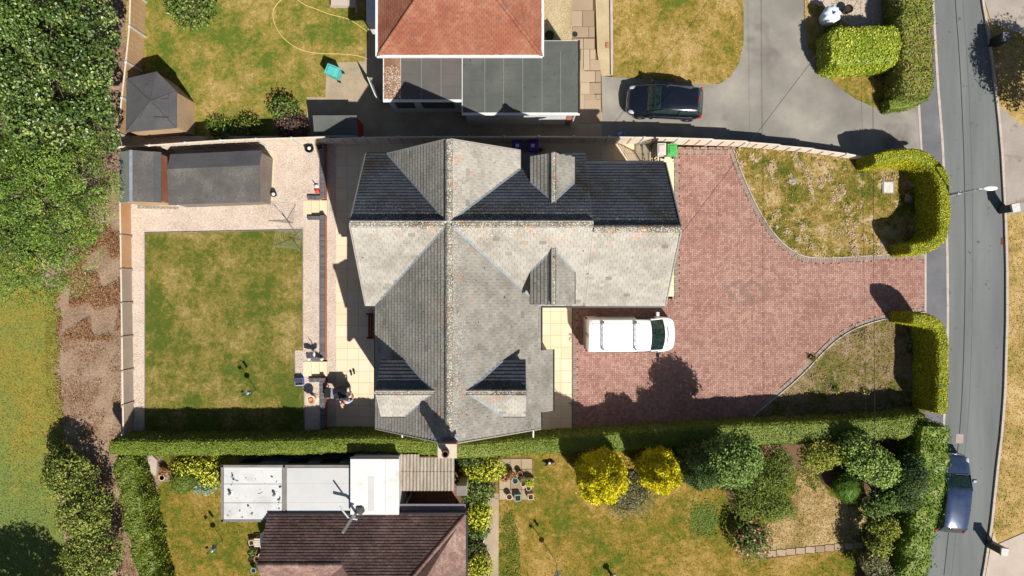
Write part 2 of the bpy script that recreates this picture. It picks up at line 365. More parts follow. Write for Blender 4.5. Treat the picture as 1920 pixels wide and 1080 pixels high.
# ------------------------------------------------------------------ objects
def tag(o, label=None, cat=None, group=None, kind=None):
    if label: o['label'] = label
    if cat: o['category'] = cat
    if group: o['group'] = group
    if kind: o['kind'] = kind
    return o

def attach(o, parent, world=True):
    if parent is not None:
        o.parent = parent
        if world and parent.parent is None:      # built in world metres: undo the root's own placement
            o.matrix_parent_inverse = (Matrix.Translation(parent.location) @ parent.rotation_euler.to_matrix().to_4x4()).inverted()
    return o

def thing(name, label, cat, loc=(0, 0, 0), rz=0.0, group=None):
    o = bpy.data.objects.new(name, None)
    o.empty_display_size = 0.2
    o.location = loc if len(loc) == 3 else (*loc, 0)
    o.rotation_euler = (0, 0, rz)
    COL.objects.link(o)
    return tag(o, label, cat, group)

def np_mesh(name, verts, faces, mat, parent=None, world=True, var=None, smooth=False, kind=None):
    """verts (n,3); faces (m,k) array, or a list of index tuples"""
    me = bpy.data.meshes.new(name)
    verts = np.asarray(verts, dtype=np.float32)
    if isinstance(faces, np.ndarray):
        m, k = faces.shape
        me.vertices.add(len(verts)); me.vertices.foreach_set('co', verts.ravel())
        me.loops.add(m * k); me.loops.foreach_set('vertex_index', faces.astype(np.int32).ravel())
        me.polygons.add(m); me.polygons.foreach_set('loop_start', np.arange(0, m * k, k, dtype=np.int32))
        me.update(calc_edges=True)
    else:
        me.from_pydata([tuple(map(float, v)) for v in verts], [], [tuple(f) for f in faces])
        me.update()
    if var is not None:
        a = me.attributes.new('var', 'FLOAT', 'FACE')
        a.data.foreach_set('value', np.asarray(var, dtype=np.float32))
    me.polygons.foreach_set('use_smooth', np.full(len(me.polygons), bool(smooth)))
    for m_ in (mat if isinstance(mat, (list, tuple)) else [mat]):
        me.materials.append(m_)
    o = bpy.data.objects.new(name, me)
    COL.objects.link(o)
    attach(o, parent, world)
    if kind: o['kind'] = kind
    return o

class MB:
    """collects shapes, then links them as one mesh object"""
    def __init__(s):
        s.v, s.f, s.sm = [], [], []
    def add(s, vs, fs):
        b = len(s.v)
        s.v += [tuple(v) for v in vs]
        s.f += [tuple(i + b for i in f) for f in fs]
        return s
    def box(s, x0, x1, y0, y1, z0, z1):
        return s.add([(x0, y0, z0), (x1, y0, z0), (x1, y1, z0), (x0, y1, z0), (x0, y0, z1), (x1, y0, z1), (x1, y1, z1), (x0, y1, z1)],
                     [(0, 3, 2, 1), (4, 5, 6, 7), (0, 1, 5, 4), (1, 2, 6, 5), (2, 3, 7, 6), (3, 0, 4, 7)])
    def taper(s, x0, x1, y0, y1, z0, z1, i):   # box whose top is inset by i
        return s.add([(x0, y0, z0), (x1, y0, z0), (x1, y1, z0), (x0, y1, z0), (x0 + i, y0 + i, z1), (x1 - i, y0 + i, z1), (x1 - i, y1 - i, z1), (x0 + i, y1 - i, z1)],
                     [(0, 3, 2, 1), (4, 5, 6, 7), (0, 1, 5, 4), (1, 2, 6, 5), (2, 3, 7, 6), (3, 0, 4, 7)])
    def bar(s, a, b, w, h, up=(0, 0, 1)):      # square bar from a to b
        a, b = Vector(a), Vector(b)
        d = (b - a).normalized()
        u = Vector(up)
        if abs(d.dot(u)) > 0.95: u = Vector((1, 0, 0))
        x = d.cross(u).normalized() * (w / 2)
        y = x.cross(d).normalized() * (h / 2)
        p = [a - x - y, a + x - y, a + x + y, a - x + y, b - x - y, b + x - y, b + x + y, b - x + y]
        return s.add(p, [(0, 1, 2, 3), (7, 6, 5, 4), (0, 4, 5, 1), (1, 5, 6, 2), (2, 6, 7, 3), (3, 7, 4, 0)])
    def prism(s, poly, z0, z1):
        a = sum(poly[i][0] * poly[(i + 1) % len(poly)][1] - poly[(i + 1) % len(poly)][0] * poly[i][1] for i in range(len(poly)))
        if a < 0: poly = poly[::-1]
        n = len(poly)
        return s.add([(p[0], p[1], z0) for p in poly] + [(p[0], p[1], z1) for p in poly],
                     [tuple(range(n - 1, -1, -1)), tuple(range(n, 2 * n))] + [(i, (i + 1) % n, n + (i + 1) % n, n + i) for i in range(n)])
    def tube(s, pts, r, n=8, cap=True):
        pts = [Vector(p) for p in pts]
        rs = r if isinstance(r, (list, tuple)) else [r] * len(pts)
        vs, fs = [], []
        for i, p in enumerate(pts):
            d = (pts[min(i + 1, len(pts) - 1)] - pts[max(i - 1, 0)]).normalized()
            u = Vector((0, 0, 1)) if abs(d.z) < 0.9 else Vector((1, 0, 0))
            x = d.cross(u).normalized(); y = x.cross(d).normalized()
            vs += [p + (x * math.cos(2 * math.pi * k / n) + y * math.sin(2 * math.pi * k / n)) * rs[i] for k in range(n)]
        for i in range(len(pts) - 1):
            fs += [(i * n + k, (i + 1) * n + k, (i + 1) * n + (k + 1) % n, i * n + (k + 1) % n) for k in range(n)]
        if cap:
            fs += [tuple(range(n)), tuple(range((len(pts) - 1) * n + n - 1, (len(pts) - 1) * n - 1, -1))]
        return s.add(vs, fs)
    def lathe(s, prof, c=(0, 0, 0), n=20):     # prof: (radius, z)
        vs, fs = [], []
        for r, z in prof:
            vs += [(c[0] + r * math.cos(2 * math.pi * k / n), c[1] + r * math.sin(2 * math.pi * k / n), c[2] + z) for k in range(n)]
        for i in range(len(prof) - 1):
            fs += [(i * n + k, i * n + (k + 1) % n, (i + 1) * n + (k + 1) % n, (i + 1) * n + k) for k in range(n)]
        fs += [tuple(range(n - 1, -1, -1)), tuple(range((len(prof) - 1) * n, len(prof) * n))]
        return s.add(vs, fs)
    def loft(s, rings, cap=True):
        n = len(rings[0])
        vs = [p for r in rings for p in r]
        fs = []
        for i in range(len(rings) - 1):
            fs += [(i * n + k, i * n + (k + 1) % n, (i + 1) * n + (k + 1) % n, (i + 1) * n + k) for k in range(n)]
        if cap:
            fs += [tuple(range(n - 1, -1, -1)), tuple(range((len(rings) - 1) * n, len(rings) * n))]
        return s.add(vs, fs)
    def build(s, name, mat, parent=None, world=True, smooth=False, kind=None):
        return np_mesh(name, np.array(s.v), s.f, mat, parent, world, None, smooth, kind)

def bevel(o, w=0.02, seg=2):
    m = o.modifiers.new('bevel', 'BEVEL')
    m.width = w; m.segments = seg; m.limit_method = 'ANGLE'
    return o

def scatter(name, tv, tf, mats3, P, mat, parent=None, var=None, kind='stuff', world=True):
    """N copies of a small template joined into one mesh: mats3 (N,3,3), P (N,3)"""
    tv = np.asarray(tv, float); tf = np.asarray(tf)
    N = len(P)
    v = np.einsum('nij,vj->nvi', mats3, tv) + P[:, None, :]
    f = tf[None] + (np.arange(N) * len(tv))[:, None, None]
    if var is None: var = rng.random(N)
    return np_mesh(name, v.reshape(-1, 3), f.reshape(-1, tf.shape[1]), mat, parent, world, np.repeat(var, len(tf)), False, kind)

def frames(nrm, lx=1.0, ly=1.0, lz=1.0):       # random spin about each normal
    n = nrm / np.linalg.norm(nrm, axis=1, keepdims=True)
    r = rng.normal(size=n.shape)
    t = np.cross(n, r); t /= np.linalg.norm(t, axis=1, keepdims=True) + 1e-9
    b = np.cross(n, t)
    sx = np.broadcast_to(np.asarray(lx), (len(n),))[:, None]; sy = np.broadcast_to(np.asarray(ly), (len(n),))[:, None]; sz = np.broadcast_to(np.asarray(lz), (len(n),))[:, None]
    return np.stack([t * sx, b * sy, n * sz], axis=2)

LEAF_V = [(-.5, 0, 0), (0.02, -.5, .10), (.5, 0, -.02), (0.02, .5, .10)]
LEAF_F = [(0, 1, 2, 3)]

def tri_sample(verts, faces, n):
    verts = np.asarray(verts, float)
    tris = []
    for f in faces:
        for i in range(1, len(f) - 1):
            tris.append((f[0], f[i], f[i + 1]))
    t = verts[np.array(tris)]
    e1, e2 = t[:, 1] - t[:, 0], t[:, 2] - t[:, 0]
    cr = np.cross(e1, e2)
    ar = np.linalg.norm(cr, axis=1) + 1e-12
    idx = rng.choice(len(t), n, p=ar / ar.sum())
    a, b = rng.random(n), rng.random(n)
    sw = a + b > 1
    a[sw], b[sw] = 1 - a[sw], 1 - b[sw]
    return t[idx, 0] + e1[idx] * a[:, None] + e2[idx] * b[:, None], cr[idx] / ar[idx][:, None], ar.sum() / 2

def wob(p, f=1.0, seed=0.0):                   # smooth pseudo noise in about -1..1
    p = np.asarray(p, float) * f
    x, y, z = p[..., 0], p[..., 1], p[..., 2]
    return (np.sin(1.7 * x + 2.3 * y + seed) + np.sin(2.9 * y - 1.3 * z + seed * 1.7) + np.sin(2.1 * z + 3.1 * x + seed * 2.3) + np.sin(4.7 * x - 3.9 * y + 2.2 * z + seed * .7)) / 4

def leafy(name, core_v, core_f, mat, parent, density, size, jit=0.05, tilt=0.55, aspect=0.6, skip_down=True):
    """leaves over the surface of a core shape"""
    _, _, area = tri_sample(core_v, core_f, 4)
    n = int(area * density)
    p, nr, _ = tri_sample(core_v, core_f, n)
    if skip_down:
        k = nr[:, 2] > -0.5
        p, nr = p[k], nr[k]
    off = rng.uniform(-jit * 0.6, jit, len(p))
    stray = rng.random(len(p)) < 0.05              # a few shoots stand proud of the clipped surface
    off[stray] += rng.uniform(0, jit * 2.2, stray.sum())
    p = p + nr * off[:, None]
    d = nr + rng.normal(size=nr.shape) * tilt
    s_ = size * rng.uniform(0.6, 1.3, len(p))
    return scatter(name, LEAF_V, LEAF_F, frames(d, s_, s_ * aspect, s_), p, mat, parent, kind=None)

def blob(c, rx, ry, rz, amp=0.12, f=1.4, nu=22, nv=12, zmin=-1.0, power=1.0, seed=None):
    seed = U(0, 50) if seed is None else seed
    vs, fs = [], []
    for j in range(nv + 1):
        th = math.pi * j / nv
        for i in range(nu):
            ph = 2 * math.pi * i / nu
            d = np.array([math.sin(th) ** power * math.cos(ph), math.sin(th) ** power * math.sin(ph), max(zmin, math.cos(th))])
            r = 1 + amp * float(wob(d * 2.2, f, seed))
            vs.append((c[0] + d[0] * rx * r, c[1] + d[1] * ry * r, c[2] + d[2] * rz * r))
    for j in range(nv):
        for i in range(nu):
            fs.append((j * nu + i, (j + 1) * nu + i, (j + 1) * nu + (i + 1) % nu, j * nu + (i + 1) % nu))
    return vs, fs

def shrub(name, label, px, py, rx, ry, h, mat, size=0.12, density=160, cat='shrub', amp=0.2, group=None, flowers=None, tilt=0.6, z0=0.0, aspect=0.6, jit=0.1, ball=False, power=1.0):
    zc = z0 + h * 0.5
    x, y, _ = W(px, py, zc)
    root = thing(name, label, cat, (x, y, z0), 0, group)
    v, f = blob((x, y, zc), rx, ry, h * 0.5, amp, 1.6, power=power)
    st = MB()
    for a in range(5):
        an = a * 1.257
        st.tube([(x + 0.05 * math.cos(an), y + 0.05 * math.sin(an), z0), (x + rx * .35 * math.cos(an), y + ry * .35 * math.sin(an), z0 + h * .5)], [0.03, 0.012], 5)
    st.build('stem', M['twig'], root)
    inner = np.array(v) * 1.0
    inner = (inner - np.array([x, y, zc])) * (0.9 if ball else 0.72) + np.array([x, y, zc])
    np_mesh('inner_foliage' if ball else 'branches', inner, f, mat if ball else M['twig'], root)
    o = leafy('foliage', v, f, mat, root, density, size, jit if ball else max(jit, 0.22 * min(rx, ry)), tilt, aspect)
    if flowers:
        fm, fn, fs = flowers
        p, nr, _ = tri_sample(v, f, fn * 3)
        k = nr[:, 2] > 0.1
        p, nr = p[k][:fn] + nr[k][:fn] * 0.1, nr[k][:fn]
        scatter('flowers', LEAF_V, LEAF_F, frames(nr + rng.normal(size=nr.shape) * .3, fs, fs, fs), p, fm, root)
    return root

def tree(name, label, base, trunk_h, ells, mat, nleaf, size, clump=0.7, r0=0.18, aspect=0.62, cat='tree', group=None, per=70, z0=0.0, flat=0.8, droop=0.0):
    """ells: crown volumes (x, y, z, rx, ry, rz) in metres; leaves sit in clumps at the limb ends"""
    bx, by = base
    root = thing(name, label, cat, (bx, by, z0), 0, group)
    E = np.array(ells, float)
    if clump < .5:
        E[:, 3:5] = np.maximum(.3, E[:, 3:5] - clump * .75)
    vol = E[:, 3] * E[:, 4] * E[:, 5]
    ncl = max(3, nleaf // per)
    K = 10
    ci = rng.choice(len(E), ncl * K, p=vol / vol.sum())
    d = rng.normal(size=(ncl * K, 3)); d /= np.linalg.norm(d, axis=1, keepdims=True)
    d[:, 2] = np.where(d[:, 2] < -0.25, -d[:, 2], d[:, 2])
    cand = E[ci, :3] + d * E[ci, 3:] * (rng.uniform(0.45, 1.0, ncl * K) ** 0.5)[:, None]
    cc = np.zeros((ncl, 3)); idx = np.zeros(ncl, int)
    for q in range(ncl):                          # keep the clumps apart, so that dark gaps stay between them
        s0 = cand[q * K:(q + 1) * K]
        w_ = 0 if q == 0 else int(np.argmax(np.min(np.linalg.norm(s0[:, None] - cc[None, :q], axis=2), axis=1)))
        cc[q] = s0[w_]; idx[q] = ci[q * K + w_]
    tr = MB()
    top = Vector((float(E[0, 0]), float(E[0, 1]), float(E[0, 2])))
    b0 = Vector((bx, by, z0))
    fork = b0.lerp(top, 0.0); fork.z = z0 + trunk_h
    tr.tube([b0, b0.lerp(fork, .5) + Vector((.04, -.03, 0)), fork, top], [r0, r0 * .85, r0 * .75, r0 * .3], 9)
    for e in E:
        c = Vector(e[:3])
        tr.tube([fork, fork.lerp(c, .55) + Vector((0, 0, .25)), c], [r0 * .55, r0 * .4, r0 * .2], 6)
    for i in range(0, ncl, max(1, ncl // 90)):
        c = Vector(E[idx[i], :3])
        q = Vector(cc[i])
        tr.tube([c, c.lerp(q, .5) + Vector((U(-.1, .1), U(-.1, .1), .12)), q], [r0 * .22, r0 * .13, .012], 5, False)
    tr.build('trunk', M['bark'], root)
    n = ncl * per
    g = rng.normal(size=(n, 3)); g /= np.linalg.norm(g, axis=1, keepdims=True)
    csz = np.repeat(clump * rng.uniform(0.6, 1.25, ncl), per)
    off = g * (rng.random(n) ** 0.22)[:, None] * csz[:, None] * np.array([1, 1, flat])
    p = np.repeat(cc, per, axis=0) + off
    if droop: p[:, 2] -= droop * (off[:, 0] ** 2 + off[:, 1] ** 2)
    nr = off / csz[:, None] * 0.8 + np.array([0, 0, 0.75]) + rng.normal(size=(n, 3)) * 0.5
    s_ = size * rng.uniform(0.55, 1.3, n)
    cv = np.clip(np.repeat(rng.random(ncl) * .5, per) + rng.random(n) * .5, 0, 1)
    scatter('crown', LEAF_V, LEAF_F, frames(nr, s_, s_ * aspect, s_), p, mat, root, cv, None)
    return root

def hedge(name, label, pts, mat, width, height, size=0.08, density=300, z0=0.0, rough=0.05, group=None, jit=0.05, aspect=0.65, core=None, loose=0.0, wave=None):
    """clipped hedge along ground points (x, y)"""
    P = [Vector((p[0], p[1], 0)) for p in pts]
    path = []
    for a, b in zip(P, P[1:]):
        n = max(1, int((b - a).length / 0.35))
        path += [a.lerp(b, i / n) for i in range(n)]
    path.append(P[-1])
    for _ in range(3):
        path = [path[0]] + [(path[i - 1] + path[i] * 2 + path[i + 1]) / 4 for i in range(1, len(path) - 1)] + [path[-1]]
    prof = [(-1, 0), (-1.03, .3), (-1.02, .62), (-.98, .84), (-.9, .95), (-.7, 1.0), (-.25, 1.01), (.25, 1.01), (.7, 1.0), (.9, .95), (.98, .84), (1.02, .62), (1.03, .3), (1, 0)][::-1]
    L = len(path)
    seed = U(0, 40)
    rings = []
    for i, p in enumerate(path):
        d = (path[min(i + 1, L - 1)] - path[max(i - 1, 0)]).normalized()
        nx = Vector((-d.y, d.x, 0))
        e = min(i, L - 1 - i) * 0.35
        sq = 1.0 if e > 0.3 else 0.78 + 0.22 * (e / 0.3)
        w_ = (width(i / (L - 1)) if callable(width) else width) / 2
        h_ = height(i / (L - 1)) if callable(height) else height
        ring = []
        for s_, t_ in prof:
            q = p + nx * (s_ * w_ * sq)
            z = z0 + t_ * h_ * (0.9 + 0.1 * sq)
            nz = float(wob(np.array([q.x, q.y, z]), 1.5, seed)) * rough * (1 + loose * 2)
            ring.append((q.x + nx.x * s_ * nz, q.y + nx.y * s_ * nz, z + (nz if t_ > .5 else 0)))
        rings.append(ring)
    m = MB().loft(rings)
    root = thing(name, label, 'hedge', (pts[0][0], pts[0][1], z0), 0, group)
    m.build('inner_foliage', core or M['hedge_olive'], root)
    leafy('foliage', m.v, m.f, mat, root, density, size, jit, 0.5 + loose, aspect)
    return root

# roof tiling -------------------------------------------------------
TILE_V = [(-.5, -.5, .035), (.5, -.5, .035), (.5, .5, .008), (-.5, .5, .008), (-.5, -.5, .0), (.5, -.5, .0)]
TILE_F = [(0, 1, 2, 3), (4, 5, 1, 0)]
def roof_plane(vh, edge, run, z0, slope, u0, u1, axis_off=None, cut=None):
    """vh: uphill unit vector (x,y); edge: a point on the eave line; u0..u1 range along the eave (from that point); cut(v)->(ua,ub)"""
    u = Vector((vh[1], -vh[0], 0))
    L = math.hypot(1, slope)
    v = Vector((vh[0], vh[1], slope)) / L
    return dict(u=u, v=v, n=u.cross(v), o=Vector((edge[0], edge[1], z0)), u0=u0, u1=u1, vl=run * L, cut=cut)

def tile_list(planes, tw, tg, keep=None):
    out = []
    for pl in planes:
        nv = int(math.ceil(pl['vl'] / tg))
        for j in range(nv):
            v = (j + .5) * tg
            if v > pl['vl'] + tg * .3: continue
            ua, ub = pl['u0'], pl['u1']
            if pl['cut']:
                ua, ub = pl['cut'](v)
            if ub - ua < 0.02: continue
            u = pl['u0'] - (tw / 2 if j % 2 else 0)
            while u < ub:
                a, b = max(u, ua), min(u + tw, ub)
                u += tw
                if b - a < 0.03: continue
                c = pl['o'] + pl['u'] * ((a + b) / 2) + pl['v'] * v
                if keep and not any(keep(c + pl['u'] * s1 * (b - a) / 2 + pl['v'] * s2 * tg / 2) for s1 in (-1, 1) for s2 in (-1, 1)):
                    continue
                m = np.array([[pl['u'][k] * (b - a - .008), pl['v'][k] * (tg * 1.12), pl['n'][k]] for k in range(3)])
                out.append((b - a, m, np.array(c), pl))
    return out

def tile_roof(parent, tiles, mat, single=0, thick=1.0, lump=0.0):
    """the first `single` full tiles as parts of their own, the rest joined"""
    tv = np.array(TILE_V); tv[:, 2] *= thick
    ms = np.array([t[1] for t in tiles]); ps = np.array([t[2] for t in tiles])
    if lump: ps = ps + np.stack([t[1][:, 2] for t in tiles]) * rng.normal(0, lump, (len(tiles), 1))
    order = list(range(len(tiles)))
    if single:
        wmax = max(t[0] for t in tiles)
        full = [i for i in order if tiles[i][0] > wmax * .98]
        full.sort(key=lambda i: -tiles[i][3]['n'].z / (H - ps[i][2]) ** 2 + (abs(ps[i][0]) + abs(ps[i][1])) * 1e-6)
        one = set(full[:single])
        me = None
        for i in full[:single]:
            s_ = np.linalg.norm(ms[i], axis=0)
            if me is None:
                s0 = s_.copy()
                o = np_mesh('tile', tv * s0, np.array(TILE_F), mat, parent, True)
                me = o.data
            else:
                o = bpy.data.objects.new('tile', me)
                COL.objects.link(o)
                o.parent = parent
            mt = Matrix.Identity(4)
            for r in range(3):
                for c in range(3):
                    mt[r][c] = float(ms[i][r][c] / s_[c])
                mt[r][3] = float(ps[i][r])
            o.matrix_basis = mt
        order = [i for i in order if i not in one]
    if order:
        scatter('tile_field', tv, TILE_F, ms[order], ps[order], mat, parent)

def ridge_tiles(parent, a, b, r=0.13, L=0.45, mat=None, rise=0.03, name='ridge_tile'):
    a, b = Vector(a), Vector(b)
    d = b - a
    n = max(1, round(d.length / L))
    u = d.normalized()
    x = u.cross(Vector((0, 0, 1))).normalized(); up = x.cross(u)
    me = None
    for i in range(n):
        if me is None:
            l = d.length / n
            prof = [(-1.0, -.62), (-.8, -.1), (-.4, .3), (0, .42), (.4, .3), (.8, -.1), (1.0, -.62)]
            rings = [[(s_ * r, t, q * r) for s_, q in prof] for t in (-l * .5, l * .5 - .012)]
            m = MB().loft(rings)
            o = m.build(name, mat or M['ridge'], parent, True)
            me = o.data
        else:
            o = bpy.data.objects.new(name, me)
            COL.objects.link(o)
            o.parent = parent
        c = a + d * ((i + .5) / n) + Vector((0, 0, rise + U(-.006, .006)))
        mt = Matrix.Identity(4)
        for k in range(3):
            mt[k][0], mt[k][1], mt[k][2], mt[k][3] = x[k], u[k], up[k], c[k]
        o.matrix_basis = mt

# fences ------------------------------------------------------------
def fence(name, label, pts, h, z0, mat, cap=None, post=None, side=1, boards='lap', group=None, mats=None, post_h=0.06, battens=2):
    """panels between posts; pts are post positions; side: which side shows battens; h, z0 numbers or lists"""
    root = thing(name, label, 'fence', (pts[0][0], pts[0][1], 0), 0, group)
    hs = h if isinstance(h, list) else [h] * len(pts)
    zs = z0 if isinstance(z0, list) else [z0] * len(pts)
    for i, p in enumerate(pts):
        m = MB().box(p[0] - .05, p[0] + .05, p[1] - .05, p[1] + .05, zs[i] - .1, zs[i] + hs[i] + post_h)
        m.taper(p[0] - .065, p[0] + .065, p[1] - .065, p[1] + .065, zs[i] + hs[i] + post_h, zs[i] + hs[i] + post_h + .05, .045)
        m.build('post', post or mat, root)
    for i in range(len(pts) - 1):
        a, b = Vector((*pts[i], 0)), Vector((*pts[i + 1], 0))
        d = (b - a).normalized(); n = Vector((-d.y, d.x, 0)) * side
        a, b = a + d * .055, b - d * .055
        hh, zz = hs[i], zs[i]
        mm = mats[i % len(mats)] if mats else mat
        m = MB()
        L = (b - a).length
        if boards == 'lap':
            nb = 9
            for k in range(nb):
                q0 = zz + .06 + (hh - .06) * k / nb; q1 = zz + .06 + (hh - .06) * (k + 1) / nb + .02
                lo, hi = n * .022, n * .006
                v = [a + lo + Vector((0, 0, q0)), b + lo + Vector((0, 0, q0)), b + hi + Vector((0, 0, q1)), a + hi + Vector((0, 0, q1)),
                     a - n * .012 + Vector((0, 0, q0)), b - n * .012 + Vector((0, 0, q0)), b - n * .012 + Vector((0, 0, q1)), a - n * .012 + Vector((0, 0, q1))]
                m.add(v, [(0, 1, 2, 3), (7, 6, 5, 4), (3, 2, 6, 7), (4, 5, 1, 0), (0, 3, 7, 4), (1, 5, 6, 2)])
        else:
            nb = max(2, int(L / .14))
            for k in range(nb):
                p0 = a + d * (L * k / nb + .004); p1 = a + d * (L * (k + 1) / nb - .006)
                off = n * (.012 if k % 2 else .0)
                v = [p0 + off + n * .004, p1 + off + n * .018, p1 + off - n * .012, p0 + off - n * .012]
                m.add([(q.x, q.y, zz + .03) for q in v] + [(q.x, q.y, zz + hh) for q in v], [(0, 1, 5, 4), (1, 2, 6, 5), (2, 3, 7, 6), (3, 0, 4, 7), (4, 5, 6, 7)])
        pan = m.build('panel', mm, root)
        for k in range(1, battens + 1):
            c = a + d * (L * k / (battens + 1)) + n * .032
            MB().bar(c + Vector((0, 0, zz + .05)), c + Vector((0, 0, zz + hh - .02)), .045, .03, d).build('batten', mm, pan)
        m = MB().bar(a + n * .005 + Vector((0, 0, zz + hh + .014)), b + n * .005 + Vector((0, 0, zz + hh + .014)), .075, .028)
        m.build('cap_rail', cap or mm, pan)
    return root

def even(pts, step):                            # posts along a polyline at about `step` metres
    P = [Vector((p[0], p[1], 0)) for p in pts]
    seg = [(b - a).length for a, b in zip(P, P[1:])]
    tot = sum(seg)
    n = max(1, round(tot / step))
    out = []
    for i in range(n + 1):
        t = tot * i / n
        k = 0
        while k < len(seg) - 1 and t > seg[k]:
            t -= seg[k]; k += 1
        q = P[k].lerp(P[k + 1], min(1, t / seg[k]))
        out.append((q.x, q.y))
    return out

def in_poly(x, y, poly):
    x = np.asarray(x); y = np.asarray(y)
    r = np.zeros(x.shape, bool)
    n = len(poly)
    for i in range(n):
        x0, y0 = poly[i][:2]; x1, y1 = poly[(i + 1) % n][:2]
        c = ((y0 > y) != (y1 > y)) & (x < (x1 - x0) * (y - y0) / (y1 - y0 + 1e-12) + x0)
        r ^= c
    return r

def poly_points(poly, n, holes=()):
    xs = [p[0] for p in poly]; ys = [p[1] for p in poly]
    x = rng.uniform(min(xs), max(xs), n); y = rng.uniform(min(ys), max(ys), n)
    k = in_poly(x, y, poly)
    for h_ in holes: k &= ~in_poly(x, y, h_)
    return x[k], y[k]

def area_of(poly):
    xs = [p[0] for p in poly]; ys = [p[1] for p in poly]
    return (max(xs) - min(xs)) * (max(ys) - min(ys))

def sheet(name, pix, z, mat, bottom=-0.25, hpx=0.0):
    poly = [W(p[0], p[1], hpx)[:2] for p in pix]
    o = MB().prism(poly, bottom, z).build(name, mat)
    o['kind'] = 'structure'
    return o, poly

def tufts(name, polys, z, mat, per_m2, size, hgt, holes=(), label=None):
    X, Y = [], []
    for p in polys:
        x, y = poly_points(p, int(area_of(p) * per_m2), holes)
        X.append(x); Y.append(y)
    x, y = np.concatenate(X), np.concatenate(Y)
    n = len(x)
    P = np.stack([x, y, np.full(n, z)], 1)
    P[:, 2] += hgt * rng.uniform(.1, .5, n)
    nr = np.tile([0, 0, 1.0], (n, 1)) + rng.normal(size=(n, 3)) * .42
    s_ = size * rng.uniform(.5, 1.3, n)
    o = scatter(name, LEAF_V, LEAF_F, frames(nr, s_, s_ * .55, s_), P, mat)
    return tag(o, label or 'short dry grass blades growing over the lawn', 'grass')

PEB_V = [(1, 0, 0), (0, 1, 0), (-1, 0, 0), (0, -1, 0), (0, 0, .6), (0, 0, -.6)]
PEB_F = [(0, 1, 4), (1, 2, 4), (2, 3, 4), (3, 0, 4)]
def pebbles(name, polys, z, mat, per_m2, size, label, holes=()):
    X, Y = [], []
    for p in polys:
        x, y = poly_points(p, int(area_of(p) * per_m2), holes)
        X.append(x); Y.append(y)
    x, y = np.concatenate(X), np.concatenate(Y)
    n = len(x)
    P = np.stack([x, y, np.full(n, z)], 1)
    s_ = size * rng.uniform(.5, 1.3, n)
    nr = np.tile([0, 0, 1.0], (n, 1)) + rng.normal(size=(n, 3)) * .3
    return tag(scatter(name, PEB_V, PEB_F, frames(nr, s_, s_ * .8, s_), P, mat), label, 'gravel')

# ================================================================== THE SETTING
TZ = 0.40                                        # level of the raised back garden
g, _ = sheet('ground', [(-12000, -12000), (13900, -12000), (13900, 13000), (-12000, 13000)], -0.24, M['lawn_south'], -0.6)
sheet('earth_bank', [(20, -300), (245, -300), (245, 850), (330, 1500), (20, 1500)], -0.02, M['earth'])
_, FIELD = sheet('field', [(-900, -300), (60, -300), (70, 520), (100, 560), (106, 620), (100, 690), (108, 760), (122, 830), (100, 880), (110, 960), (130, 1080), (150, 1500), (-900, 1500)], 0.03, M['field'])
_, NLAWN = sheet('north_lawn', [(236, -250), (690, -250), (690, 60), (684, 115), (612, 118), (610, 182), (575, 182), (575, 264), (236, 264)], 0.0, M['lawn_north'])
sheet('north_yard', [(575, 182), (610, 182), (612, 118), (684, 115), (690, 60), (690, -250), (1022, -250), (1022, 82), (1075, 82), (1130, 215), (1130, 262), (575, 264)], -0.012, M['concrete'])
_, NGRAV = sheet('north_gravel_strip', [(1016, -250), (1073, -250), (1073, 84), (1016, 84)], 0.0, M['yellow_gravel'])
sheet('north_gravel_bed', [(1108, -250), (1143, -250), (1146, 141), (1128, 143), (1120, 100)], 0.0, M['yellow_gravel'])
npath, _ = sheet('north_path', [(1070, -250), (1114, -250), (1116, 90), (1130, 150), (1130, 262), (1075, 262)], -0.03, M['earth_dark'])
_, NLAWN2 = sheet('north_front_lawn', [(1148, -250), (1395, -250), (1394, 80), (1386, 118), (1370, 144), (1350, 157), (1325, 159), (1240, 150), (1148, 143)], 0.03, M['lawn_dry'])
sheet('north_driveway', [(1128, 143), (1240, 149), (1325, 158), (1350, 156), (1369, 144), (1385, 118), (1393, 80), (1394, -250), (1514, -250), (1508, 30), (1515, 90), (1534, 125), (1570, 161), (1605, 186), (1650, 206), (1682, 200), (1722, 180), (1727, 300), (1600, 292), (1450, 276), (1290, 270), (1130, 263)], 0.0, M['asphalt'])
_, NISLE = sheet('north_border', [(1513, -250), (1740, -250), (1728, 100), (1722, 180), (1682, 200), (1650, 206), (1605, 186), (1570, 161), (1534, 125), (1515, 90), (1508, 30)], 0.03, M['lawn_dry'])
sheet('north_terrace', [(1514, -250), (1700, -250), (1690, 40), (1600, 52), (1540, 12), (1514, 4)], 0.036, M['pale_concrete'])

RL = [(1738, -250), (1742, -80), (1747, 0), (1756, 155), (1765, 268), (1770, 380), (1774, 475), (1775, 590), (1773, 700), (1767, 800), (1756, 900), (1740, 1000), (1724, 1080), (1690, 1250), (1650, 1400)]
RR = [(1828, -250), (1838, -80), (1845, 0), (1856, 60), (1868, 150), (1876, 220), (1882, 290), (1888, 400), (1891, 500), (1891, 600), (1887, 740), (1881, 815), (1874, 870), (1862, 985), (1847, 1080), (1812, 1250), (1775, 1400)]
PL = [(1702, -250), (1712, -80), (1718, 100), (1722, 180), (1727, 270), (1733, 380), (1735, 478), (1735, 585), (1733, 700), (1728, 790), (1716, 900), (1700, 1000), (1684, 1080), (1650, 1250), (1610, 1400)]
sheet('road', RL + RR[::-1], -0.10, M['road'])
sheet('pavement', PL + RL[::-1], 0.0, M['pavement'])
sheet('east_bank', RR + [(2400, 1400), (2400, -250)], -0.03, M['verge'])
